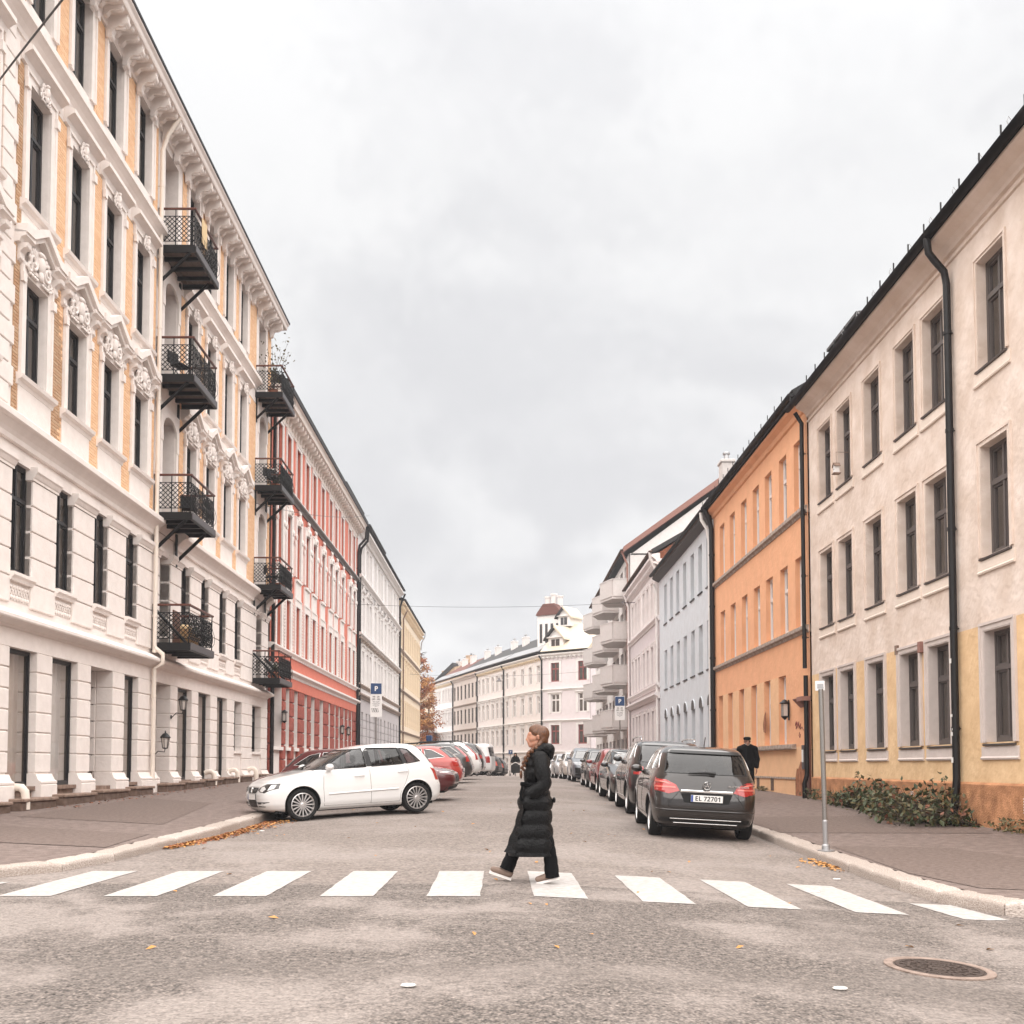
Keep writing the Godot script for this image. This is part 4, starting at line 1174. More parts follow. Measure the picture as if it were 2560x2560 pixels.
func house_white_left():
	var d0 := 69.75; var W := 27.9
	var o := front("white_house", "white plaster house with grey rusticated base and two dark dormers", d0)
	var uf := func(d): return d - d0
	shell(o, W, -0.2, 17.6, 12.0, "white_plain", -0.05)
	var far := [72.9, 75.2, 76.9, 79.8, 82.2, 84.0, 86.6, 89.3, 91.2, 93.8, 96.3]
	var st := {"pane": "pane_mid", "frame": "frame_white", "fw": 0.06}
	rows_of(o, W, [[6.2, 17.6, "white_plain", 0.0]], [
		{"far": far, "w": 1.0, "a": 15.05, "b": 17.15, "rv": 0.2, "sur": 0.16, "trim": "white_trim", "st": st},
		{"far": far, "w": 1.0, "a": 10.95, "b": 13.3, "rv": 0.2, "sur": 0.2, "trim": "white_trim", "proud": 0.08, "hood": 0.22, "st": st},
		{"far": far, "w": 1.0, "a": 7.25, "b": 9.5, "rv": 0.2, "sur": 0.2, "trim": "white_trim", "proud": 0.08, "hood": 0.22, "st": st}], uf, true)
	var orn := ornament_mesh(1.3, 0.62, 9)
	for d in far: part("relief", orn, "white_trim", o, V(d - d0 - 0.5, 13.62, 0.05))
	belt(o, 0, W, 14.62, 0.4, 0.32, "white_trim"); belt(o, 0, W, 10.62, 0.36, 0.3, "white_trim"); belt(o, 0, W, 7.12, 0.24, 0.2, "ledge"); belt(o, 0, W, 6.45, 0.34, 0.3, "ledge")
	brackets(o, 0.4, W, 10.0, 0.3, 0.24, 0.5, 1.25, "ledge")
	# grey base of blocks
	var m := MB.new(); m.box(0, W, 5.2, 6.2, -0.4, 0.02); part("lintel", m, "grey_base", o)
	var bl := MB.new(); bl.cbox(0, 0.86, 0.02, 0.56, -0.35, 0.03, 0.025); var bm := bl.mesh()
	var b2 := MB.new(); b2.cbox(0, 1.55, 0.02, 0.56, -0.35, 0.03, 0.025); var bm2 := b2.mesh()
	var edges := [d0]
	for d in far: edges.append(d)
	m = MB.new(); m.box(0, W, -0.4, 5.25, -0.5, -0.42); part("pier_core", m, "grey_base", o)
	for i in edges.size():
		var a: float = edges[i] - d0; var b: float = (edges[i + 1] - 1.0 - d0) if i + 1 < edges.size() else W
		var n := int(round((b - a) / 0.9)); n = maxi(n, 1)
		for j in n:
			var bw: float = (b - a) / n
			var key := "wb%.2f" % bw
			if not wins.has(key):
				var q := MB.new(); q.cbox(0.012, bw - 0.012, 0.02, 0.56, -0.42, 0.03, 0.025); wins[key] = q.mesh()
			for k in 6: part("stone_block", wins[key], "grey_base", o, V(a + j * bw, 1.8 + 0.57 * k, 0))
		if i + 1 < edges.size(): window(o, b, 2.3, 1.0, 2.9, -0.3, st)
	m = MB.new(); m.box(0, W, -0.4, 1.8, -0.4, 0.08); part("plinth", m, "grey_base", o)
	belt(o, 0, W, 18.05, 0.55, 0.5, "white_trim", "main_cornice")
	gutter(o, 0, W, 18.2, 0.55); gable_roof(o, W, 18.15, 0.45, 22.2, 12.0, "slate_grey")
	dormer(o, 1.3, 10.0, 19.4, 21.2, -1.2, 2.0, 5); dormer(o, 14.0, 25.0, 19.4, 21.2, -1.2, 2.0, 5)
	drainpipe(o, [V(W, 1.0, 0.12), V(W, 16.6, 0.12), V(W, 17.2, 0.3), V(W, 17.9, 0.6)], 0.09, "pipe_black")

func house_yellow_left():
	var d0 := 97.8; var W := 24.9
	var o := front("yellow_house", "pale yellow plaster house with belt courses beside an autumn tree", d0)
	var uf := func(d): return d - d0
	shell(o, W, -1.5, 17.0, 12.0, "yellow_far", -0.05)
	var far := []
	for k in 10: far.append(100.2 + 2.42 * k)
	var st := {"pane": "pane_mid", "frame": "frame_white", "fw": 0.06}
	rows_of(o, W, [[-1.0, 17.0, "yellow_far", 0.0]], [
		{"far": far, "w": 1.0, "a": 13.2, "b": 15.5, "rv": 0.2, "sur": 0.2, "trim": "yellow_trim", "st": st},
		{"far": far, "w": 1.0, "a": 9.4, "b": 11.7, "rv": 0.2, "sur": 0.2, "trim": "yellow_trim", "hood": 0.22, "st": st},
		{"far": far, "w": 1.0, "a": 5.4, "b": 7.8, "rv": 0.2, "sur": 0.2, "trim": "yellow_trim", "st": st},
		{"far": far, "w": 1.0, "a": 1.6, "b": 3.8, "rv": 0.2, "sur": 0.2, "trim": "yellow_trim", "st": st}], uf, true)
	for y in [12.75, 8.85, 4.85]: belt(o, 0, W, y, 0.22, 0.22, "ledge")
	belt(o, 0, W, 17.3, 0.5, 0.5, "yellow_trim", "main_cornice"); brackets(o, 0.3, W, 16.4, 0.4, 0.4, 0.2, 0.9, "yellow_trim")
	gutter(o, 0, W + 0.3, 17.45, 0.55); gable_roof(o, W, 17.4, 0.45, 21.0, 12.0, "slate_grey")
	drainpipe(o, [V(3.2, -0.5, 0.12), V(3.2, 16.0, 0.12), V(3.2, 16.8, 0.5)], 0.08, "stone_cap")
	drainpipe(o, [V(W - 0.1, 15.3, 0.1), V(W - 0.1, 16.2, 0.2), V(W + 0.1, 16.9, 0.55), V(W + 0.1, 17.3, 0.6)], 0.07, "zinc")

# ------------------------------------------------------------------ right side
func house_cream_right():
	var d0 := 28.1; var W := 17.1
	var o := front("cream_yellow_house", "three-storey cream house with yellow ground floor and black drainpipe", d0, false)
	var uf := func(d): return d0 - d
	shell(o, W, 0.0, 11.1, 11.0, "cream_r", -0.05)
	var far := [27.18, 25.68, 23.74, 21.81, 20.36, 17.99, 15.9, 13.6]
	var st := {"frame": "frame_grey", "fw": 0.07, "tr": 0.66, "curtains": true}
	rows_of(o, W, [[3.88, 11.1, "cream_r", 0.0], [1.08, 3.88, "yellow_r", 0.001]], [
		{"far": far, "w": 0.98, "a": 8.45, "b": 10.40, "rv": 0.27, "sur": 0.10, "trim": "cream_r", "proud": 0.018, "st": st},
		{"far": far, "w": 0.98, "a": 5.08, "b": 7.05, "rv": 0.27, "sur": 0.13, "trim": "cream_r", "proud": 0.02, "st": st},
		{"far": far, "w": 0.98, "a": 1.80, "b": 3.77, "rv": 0.27, "sur": 0.14, "trim": "yellow_trim_r", "proud": 0.03, "st": st}], uf, false)
	var s1 := MB.new(); s1.mould([[-0.25, -0.05], [0.05, -0.06], [0.06, -0.03], [-0.25, 0.03]], -0.55, 0.55)
	var s2 := MB.new(); s2.mould([[0, -0.30], [0.035, -0.30], [0.045, -0.27], [0.02, -0.24], [0.02, -0.07], [0, -0.07]], -0.66, 0.66)
	var a1 := s1.mesh(); var a2 := s2.mesh()
	for d in far:
		var c: float = d0 - d + 0.49
		for y in [8.45, 5.08, 1.80]:
			part("sill", a1, "frame_grey", o, V(c, y, 0)); part("sill_band", a2, "cream_r_trim" if y > 2 else "yellow_trim_r", o, V(c, y, 0))
		var jm := MB.new(); jm.box(-0.485, -0.47, 0.01, 1.96, -0.25, 0.025); jm.box(0.47, 0.485, 0.01, 1.96, -0.25, 0.025); jm.box(-0.47, 0.47, 1.955, 1.968, -0.25, 0.025)
		part("jamb", jm, "yellow_trim_r", o, V(c, 1.80, 0))
	var m := MB.new(); m.box(0, W, -0.3, 1.06, -0.3, 0.05); m.mould([[0.05, 1.06], [0.0, 1.10], [-0.2, 1.10], [-0.2, 1.06]], 0, W); part("plinth", m, "orange_plinth", o)
	for d in [24.6, 21.2, 16.6]:      # slotted air bricks in the plinth
		var v := MB.new()
		for k in 6: v.box(-0.055, 0.055, k * 0.045, k * 0.045 + 0.02, 0.05, 0.062)
		part("air_brick", v, "sign_white", o, V(d0 - d, 0.62, 0)).set_meta("kind", "stuff")
	m = MB.new(); m.mould([[0, 10.94], [0.04, 10.95], [0.05, 10.99], [0, 11.03]], 0, W); part("string_course", m, "cream_r", o)
	m = MB.new(); m.mould([[0, 11.08], [0.06, 11.10], [0.08, 11.16], [0.16, 11.24], [0.32, 11.32], [0.36, 11.36], [0.36, 11.40], [-0.05, 11.42]], 0, W); part("cove_cornice", m, "cream_r", o)
	gutter(o, -0.45, W, 11.47, 0.46, "gutter", 0.10)
	m = MB.new(); m.mould([[0.34, 11.42], [0.44, 11.55], [-5.5, 15.2], [-11.2, 11.4], [-5.5, 15.0]], -0.05, W); part("roof", m, "slate", o)
	var hk := MB.new(); hk.tube([V(0, 0, 0), V(0.0, 0.12, 0.05), V(0.01, 0.2, 0.03), V(0.02, 0.12, -0.02), V(0.02, 0.02, -0.06)], 0.008, 5)
	var hkm := hk.mesh()
	for k in 11: part("snow_hook", hkm, "zinc", o, V(4.2 + k * 1.0, 11.56, 0.40))
	for k in 22:
		var cl := MB.new(); cl.box(-0.01, 0.01, 11.44, 11.62, 0.54, 0.565); part("gutter_clip", cl, "gutter", o, V(0.2 + k * 0.75, 0, 0))
	drainpipe(o, [V(d0 - 19.0, 0.35, 0.16), V(d0 - 19.0, 0.85, 0.13), V(d0 - 19.0, 1.15, 0.10), V(d0 - 19.0, 10.5, 0.10), V(d0 - 19.0, 10.75, 0.14), V(d0 - 19.0, 10.98, 0.33), V(d0 - 19.0, 11.12, 0.43), V(d0 - 19.0, 11.4, 0.46)], 0.068, "pipe_black")
	var sp := MB.new()     # torn stickers on the pipe
	for k in [[1.45, 0.10], [1.95, 0.07], [2.05, 0.04], [3.3, 0.09], [2.3, 0.05]]: sp.box(-0.05, 0.03, k[0], k[0] + k[1], 0.168, 0.173)
	part("sticker", sp, "paper", o, V(d0 - 19.0, 0, 0)).set_meta("kind", "stuff")
	m = MB.new(); m.box(-0.05, 0.05, 3.78, 3.98, 0, 0.06); part("vent_grille", m, "stone_cap", o, V(d0 - 21.95, 0, 0))
	m = MB.new(); m.box(-0.07, 0.07, 3.68, 3.90, 0, 0.10); part("junction_box", m, "fascia_brown", o, V(d0 - 20.62, 0, 0))
	var dm := MB.new(); dm.box(0, 2.2, 0, 0.9, -2.0, 0); dm.mould([[0.1, 0.9], [0.1, 0.98], [-2.1, 1.25], [-2.1, 0.9]], -0.1, 2.3); part("dormer", dm, "slate_grey", o, V(0.2, 12.0, -0.6))

func house_orange():
	var d0 := 40.95; var W := 12.7
	var o := front("orange_house", "orange plaster house with grey ledges and deep narrow windows", d0, false)
	var uf := func(d): return d0 - d
	shell(o, W, 0.0, 11.55, 11.0, "orange", -0.05)
	var top := [39.82, 38.05, 36.24, 34.51, 32.9, 31.2, 29.58]
	var gf := [40.3, 38.61, 36.8, 34.99, 33.26, 31.5]
	var st := {"frame": "frame_white", "fw": 0.07, "tr": 0.66, "cols": 1}
	rows_of(o, W, [[4.9, 11.55, "orange", 0.0], [1.95, 4.9, "orange", 0.0], [0.0, 1.95, "orange_pale", -0.002]], [
		{"far": top, "w": 0.84, "a": 8.72, "b": 10.76, "rv": 0.25, "st": st},
		{"far": top, "w": 0.84, "a": 5.36, "b": 7.38, "rv": 0.25, "st": st},
		{"far": gf, "w": 0.80, "a": 2.05, "b": 4.12, "rv": 0.27, "st": st}], uf, false)
	for i in gf.size():
		if i + 1 < gf.size():
			var m0 := MB.new(); m0.box(d0 - gf[i] + 0.81, d0 - gf[i + 1] - 0.01, 2.05, 4.12, -0.01, 0.012); part("pier", m0, "orange_pale", o)
	for y in [8.70, 5.34]:
		var m := MB.new(); m.mould([[-0.3, y - 0.22], [0.03, y - 0.22], [0.05, y - 0.16], [0.12, y - 0.12], [0.12, y - 0.02], [-0.3, y + 0.015]], 0, W - 0.05); part("ledge", m, "ledge", o)
	var m2 := MB.new(); m2.mould([[-0.3, 1.88], [0.13, 1.88], [0.15, 1.91], [0.15, 2.02], [-0.3, 2.06]], 0.4, 11.25); part("ledge", m2, "ledge", o)
	m2 = MB.new(); m2.box(0, 11.2, 1.0, 1.06, 0, 0.03); part("string_course", m2, "ledge", o)
	for d in [34.2, 32.4, 36.5]:
		m2 = MB.new(); m2.box(-0.17, 0.17, 0.62, 1.0, -0.0, 0.01); part("cellar_window", m2, "stone_brown", o, V(d0 - d, 0, 0))
	m2 = MB.new(); m2.ext(P2([[11.15, 0.3], [12.6, 0.3], [12.6, 1.35], [12.3, 1.5], [12.0, 1.42], [11.7, 1.52], [11.45, 1.3], [11.3, 1.32], [11.15, 1.0]]), 0.0, 0.012); part("bare_patch", m2, "orange_stain", o)
	m2 = MB.new(); m2.ext(P2([[7.6, 2.5], [7.85, 2.45], [7.95, 2.8], [7.9, 3.15], [7.7, 3.0], [7.55, 2.75]]), 0.012, 0.02); part("bare_patch", m2, "orange_stain", o)
	# door at the near end, bell panel, scrawl
	m2 = MB.new(); m2.box(12.28, 12.66, 0.45, 3.2, 0.0, 0.05); part("door", m2, "wood_rail", o)
	m2 = MB.new(); m2.box(12.2, 12.7, 3.2, 3.32, 0, 0.25); m2.mould([[0, 3.05], [0.22, 3.28], [0.22, 3.3], [0, 3.3]], 11.7, 12.2); part("door_hood", m2, "fascia_brown", o)
	m2 = MB.new(); m2.box(11.86, 12.08, 1.3, 1.98, 0.0, 0.03); part("bell_panel", m2, "iron_grey", o)
	m2 = MB.new(); m2.box(11.9, 12.04, 1.5, 1.85, 0.03, 0.04); part("bell_plate", m2, "sign_white", o)
	m2 = MB.new()
	m2.tube([V(11.2, 2.55, 0.006), V(11.3, 2.68, 0.006), V(11.36, 2.5, 0.006), V(11.27, 2.46, 0.006), V(11.4, 2.66, 0.006), V(11.46, 2.5, 0.006), V(11.56, 2.66, 0.006), V(11.6, 2.48, 0.006), V(11.75, 2.6, 0.006), V(11.68, 2.44, 0.006), V(11.86, 2.5, 0.006), V(12.0, 2.4, 0.006)], 0.012, 5)
	m2.tube([V(11.62, 2.36, 0.006), V(11.56, 2.26, 0.006), V(11.64, 2.2, 0.006), V(11.7, 2.3, 0.006)], 0.010, 5); part("graffiti", m2, "graffiti", o)
	drainpipe(o, [V(12.62, 0.45, 0.18), V(12.62, 0.9, 0.18), V(12.60, 1.15, 0.10), V(12.60, 3.9, 0.10)], 0.065, "pipe_black")
	drainpipe(o, [V(12.60, 4.1, 0.12), V(12.60, 11.0, 0.12), V(12.60, 11.3, 0.3)], 0.06, "pipe_black")
	m2 = MB.new(); m2.mould([[0, 11.35], [0.06, 11.38], [0.10, 11.5], [0.24, 11.6], [0.28, 11.66], [-0.05, 11.7]], 0, W); part("main_cornice", m2, "orange", o)
	gutter(o, -0.1, W, 11.83, 0.42); m2 = MB.new(); m2.mould([[0.30, 11.72], [0.42, 11.92], [-5.5, 15.4], [-11.2, 11.7], [-5.5, 15.2]], -0.05, W); part("roof", m2, "slate", o)
	var hk := MB.new(); hk.box(-0.012, 0.012, 0, 0.14, 0, 0.02); var hm := hk.mesh()
	for k in 16: part("gutter_clip", hm, "gutter", o, V(0.3 + k * 0.78, 11.84, 0.5))
	drainpipe(o, [V(0.12, 0.5, 0.12), V(0.12, 10.9, 0.12), V(0.12, 11.3, 0.2), V(0.12, 11.75, 0.42)], 0.10, "pipe_black")
	chimney(o, V(-0.05, 12.3, -0.55), 0.62, 1.45, "concrete", 1, "zinc")

func house_blue():
	var d0 := 55.6; var W := 14.6
	var o := front("blue_house", "pale blue plaster house with arched ground floor windows", d0, false)
	var uf := func(d): return d0 - d
	shell(o, W, 0.0, 11.5, 11.0, "blue", -0.05)
	var far := [53.71, 51.81, 49.93, 48.02, 46.09, 44.26, 42.46]
	var st := {"frame": "frame_white", "fw": 0.07, "tr": 0.66, "cols": 1}
	rows_of(o, W, [[0.0, 11.5, "blue", 0.0]], [
		{"far": far, "w": 0.85, "a": 8.85, "b": 10.9, "rv": 0.3, "st": st, "sill": "frame_dark", "over": 0.06, "sout": 0.06, "sh": 0.07},
		{"far": far, "w": 0.85, "a": 5.42, "b": 7.44, "rv": 0.3, "st": st, "sill": "frame_dark", "over": 0.06, "sout": 0.06, "sh": 0.07},
		{"far": far, "w": 0.8, "a": 1.6, "b": 3.9, "rv": 0.34, "st": st}], uf, false)
	for d in far:        # jamb linings and round heads
		var u: float = d0 - d
		for r in [[8.85, 10.9], [5.42, 7.44], [1.6, 3.9]]:
			var jm := MB.new(); jm.box(u + 0.003, u + 0.02, r[0] + 0.02, r[1], -0.28, 0.006); part("jamb", jm, "blue", o)
		var ar := MB.new(); var pts := []
		for k in 13: pts.append([0.4 + 0.40 * cos(PI * k / 12.0), 0.40 * sin(PI * k / 12.0)])
		ar.ext(P2(pts), 0.0, 0.02); part("arch_head", ar, "frame_dark", o, V(u, 3.91, 0))
		ar = MB.new(); var tp := []
		for k in 13: tp.append(V(0.4 + 0.44 * cos(PI * k / 12.0), 0.44 * sin(PI * k / 12.0), 0.02))
		ar.tube(tp, 0.03, 6); part("arch_trim", ar, "blue", o, V(u, 3.91, 0))
	var m := MB.new(); m.mould([[0, 11.4], [0.1, 11.45], [0.3, 11.55], [0.36, 11.6], [0.36, 11.66], [-0.05, 11.7]], 0, W); part("main_cornice", m, "slate_grey", o)
	m = MB.new(); m.mould([[0.30, 11.68], [0.42, 11.86], [-5.5, 15.0], [-11.2, 11.6], [-5.5, 14.8]], 0, W); part("roof", m, "stone_cap", o)
	gutter(o, 0, W, 11.78, 0.44, "gutter")
	drainpipe(o, [V(14.35, 0.6, 0.12), V(14.35, 10.5, 0.12), V(14.35, 11.0, 0.2), V(14.3, 11.4, 0.42), V(14.3, 11.7, 0.44)], 0.075, "white_trim")
	drainpipe(o, [V(0.0, 0.6, 0.12), V(0.0, 10.9, 0.12), V(0.0, 11.3, 0.3)], 0.075, "white_trim")
	# raw brick gable of the next house above this roof
	var g := MB.new(); var r := RandomNumberGenerator.new(); r.seed = 3
	var y := 11.7
	while y < 15.0:
		var x := -7.2 - (0.12 if int(y / 0.08) % 2 else 0.0)
		while x < -0.1:
			if y < 13.0 + (-x) * 0.62 and y > 11.7 + (-x) * 0.35: g.box(0.0, 0.10 + r.randf_range(0, 0.03), y, y + 0.068, x, x + 0.235)
			x += 0.25
		y += 0.08
	part("brick_gable", g, "red_brick", o, V(0.02, 0, 0)).set_meta("kind", "stuff")

func house_lilac():
	var d0 := 68.25; var W := 12.9
	var o := front("lilac_house", "lilac grey house with white window trim and moulded belts", d0, false)
	var uf := func(d): return d0 - d
	shell(o, W, 0.0, 12.7, 11.0, "lilac_trim", -0.05)
	var far := [66.9, 65.3, 63.9, 61.7, 60.1, 58.3, 56.8]
	var st := {"frame": "frame_white", "pane": "pane_mid", "fw": 0.07, "tr": 0.66}
	rows_of(o, W, [[9.6, 12.7, "lilac_trim", 0.0], [0.0, 9.6, "lilac", 0.0]], [
		{"far": far, "w": 0.85, "a": 9.75, "b": 11.75, "rv": 0.22, "sur": 0.16, "trim": "lilac_trim", "st": st},
		{"far": far, "w": 0.85, "a": 6.05, "b": 8.15, "rv": 0.22, "sur": 0.2, "trim": "lilac_trim", "proud": 0.07, "st": st},
		{"far": far, "w": 0.85, "a": 1.9, "b": 4.5, "rv": 0.22, "sur": 0.2, "trim": "lilac_trim", "st": st}], uf, false)
	belt(o, 0, W, 9.6, 0.3, 0.2, "lilac_trim"); belt(o, 0, W, 5.95, 0.3, 0.22, "lilac_trim"); belt(o, 0, W, 5.4, 0.34, 0.32, "lilac_trim")
	belt(o, 0, W, 13.0, 0.5, 0.4, "lilac_trim", "main_cornice"); belt(o, 0, W, 12.45, 0.2, 0.12, "lilac_trim"); brackets(o, 0.2, W, 12.3, 0.24, 0.3, 0.14, 0.36, "lilac_trim")
	gutter(o, 0, W, 13.15, 0.45, "stone_brown"); var m := MB.new(); m.mould([[0.3, 13.0], [0.42, 13.2], [-5.5, 16.6], [-11.2, 13.0], [-5.5, 16.4]], 0, W); part("roof", m, "slate", o)
	drainpipe(o, [V(0.1, 0.7, 0.12), V(0.1, 12.0, 0.12), V(0.1, 12.5, 0.3), V(0.1, 13.0, 0.45)], 0.07, "lilac_trim")
	drainpipe(o, [V(W - 0.3, 11.6, 0.12), V(W - 0.3, 12.2, 0.16), V(W - 0.3, 12.8, 0.42), V(W - 0.3, 13.1, 0.45)], 0.10, "white_trim")

func house_modern():
	var d0 := 94.0; var W := 25.6
	var o := front("balcony_block", "modern grey apartment block with faceted concrete balconies", d0, false)
	var uf := func(d): return d0 - d
	shell(o, W, -1.0, 15.7, 12.0, "concrete_white", -0.05)
	var far := []
	for k in 9: far.append(71.2 + k * 2.7)
	var st := {"frame": "frame_dark", "pane": "pane_far", "fw": 0.08, "tr": 0.0, "cols": 2}
	var rows := []
	for y in [0.9, 4.0, 6.95, 9.85, 12.8]: rows.append({"far": far, "w": 1.75, "a": y + 0.1, "b": y + 2.4, "rv": 0.3, "st": st})
	rows_of(o, W, [[-1.0, 15.7, "concrete_white", 0.0]], rows, uf, false)
	# gable with brown verge
	var gm := MB.new(); gm.ext(P2([[-0.05, 15.6], [-12.0, 15.6], [-6.0, 20.0]]), 0.0, 0.10, Transform3D(Basis(V(0, 0, 1), V(0, 1, 0), V(1, 0, 0)), V(W - 0.1, 0, 0))); part("gable", gm, "white_trim", o)
	gm = MB.new(); gm.mould([[0.42, 15.75], [0.42, 16.1], [-6.0, 20.75], [-12.4, 16.1], [-12.4, 15.75], [-6.0, 20.3]], W - 0.3, W + 0.35); part("verge", gm, "fascia_brown", o)
	gm = MB.new(); gm.mould([[0.40, 15.85], [0.40, 16.0], [-6.0, 20.65], [-12.4, 16.0], [-6.0, 20.4]], 0, W - 0.3); part("roof", gm, "slate", o)
	gutter(o, 0, W, 16.0, 0.5, "stone_brown"); drainpipe(o, [V(W - 0.2, 0.6, 0.12), V(W - 0.2, 15.0, 0.12), V(W - 0.2, 15.4, 0.3), V(W - 0.2, 15.9, 0.5)], 0.07, "fascia_brown")
	# faceted balconies
	var sl := MB.new(); var prf := P2([[0, 0], [0, 1.13], [2.0, 1.75], [4.0, 1.13], [4.0, 0]])
	var lay := Transform3D(Basis(V(1, 0, 0), V(0, 0, 1), V(0, -1, 0)), Vector3.ZERO)      # polygon lies flat: x along, y outwards, thickness down
	sl.ext(prf, 0.0, 0.16, lay); var slm := sl.mesh()
	var panels := []
	for q in [[V(0, 0, 0), V(0, 0, 1.13)], [V(0, 0, 1.13), V(2.0, 0, 1.75)], [V(2.0, 0, 1.75), V(4.0, 0, 1.13)], [V(4.0, 0, 1.13), V(4.0, 0, 0)]]:
		var a: Vector3 = q[0]; var b: Vector3 = q[1]; var t := (b - a).normalized(); var nn := V(-t.z, 0, t.x)
		var pm := MB.new(); pm.obox(Transform3D(Basis(t, V(0, 1, 0), t.cross(V(0, 1, 0))), a), 0.04, a.distance_to(b) - 0.04, 0.0, 1.12, -0.05, 0.05)
		pm.obox(Transform3D(Basis(t, V(0, 1, 0), t.cross(V(0, 1, 0))), a), 0.0, a.distance_to(b), 1.12, 1.19, -0.07, 0.07)
		panels.append(pm.mesh())
	for d in [72.6, 78.9, 87.6]:
		for y in [4.0, 7.0, 9.92, 12.83]:
			var b := Node3D.new(); b.name = "balcony"; o.add_child(b, true); b.position = V(d0 - d, y, 0.0)
			part("slab", slm, "concrete", b)
			for p in panels: part("parapet_panel", p, "concrete", b)

func far_front(called, label, p0: Vector2, p1: Vector2) -> Array:     # p0 is the right-hand end seen from the street: (x, depth)
	var a := V(p1.x, 0, -p1.y); var b := V(p0.x, 0, -p0.y)
	var t := (b - a).normalized()
	var o := thing(called, label, "building", a, atan2(-t.z, t.x))
	return [o, a.distance_to(b)]

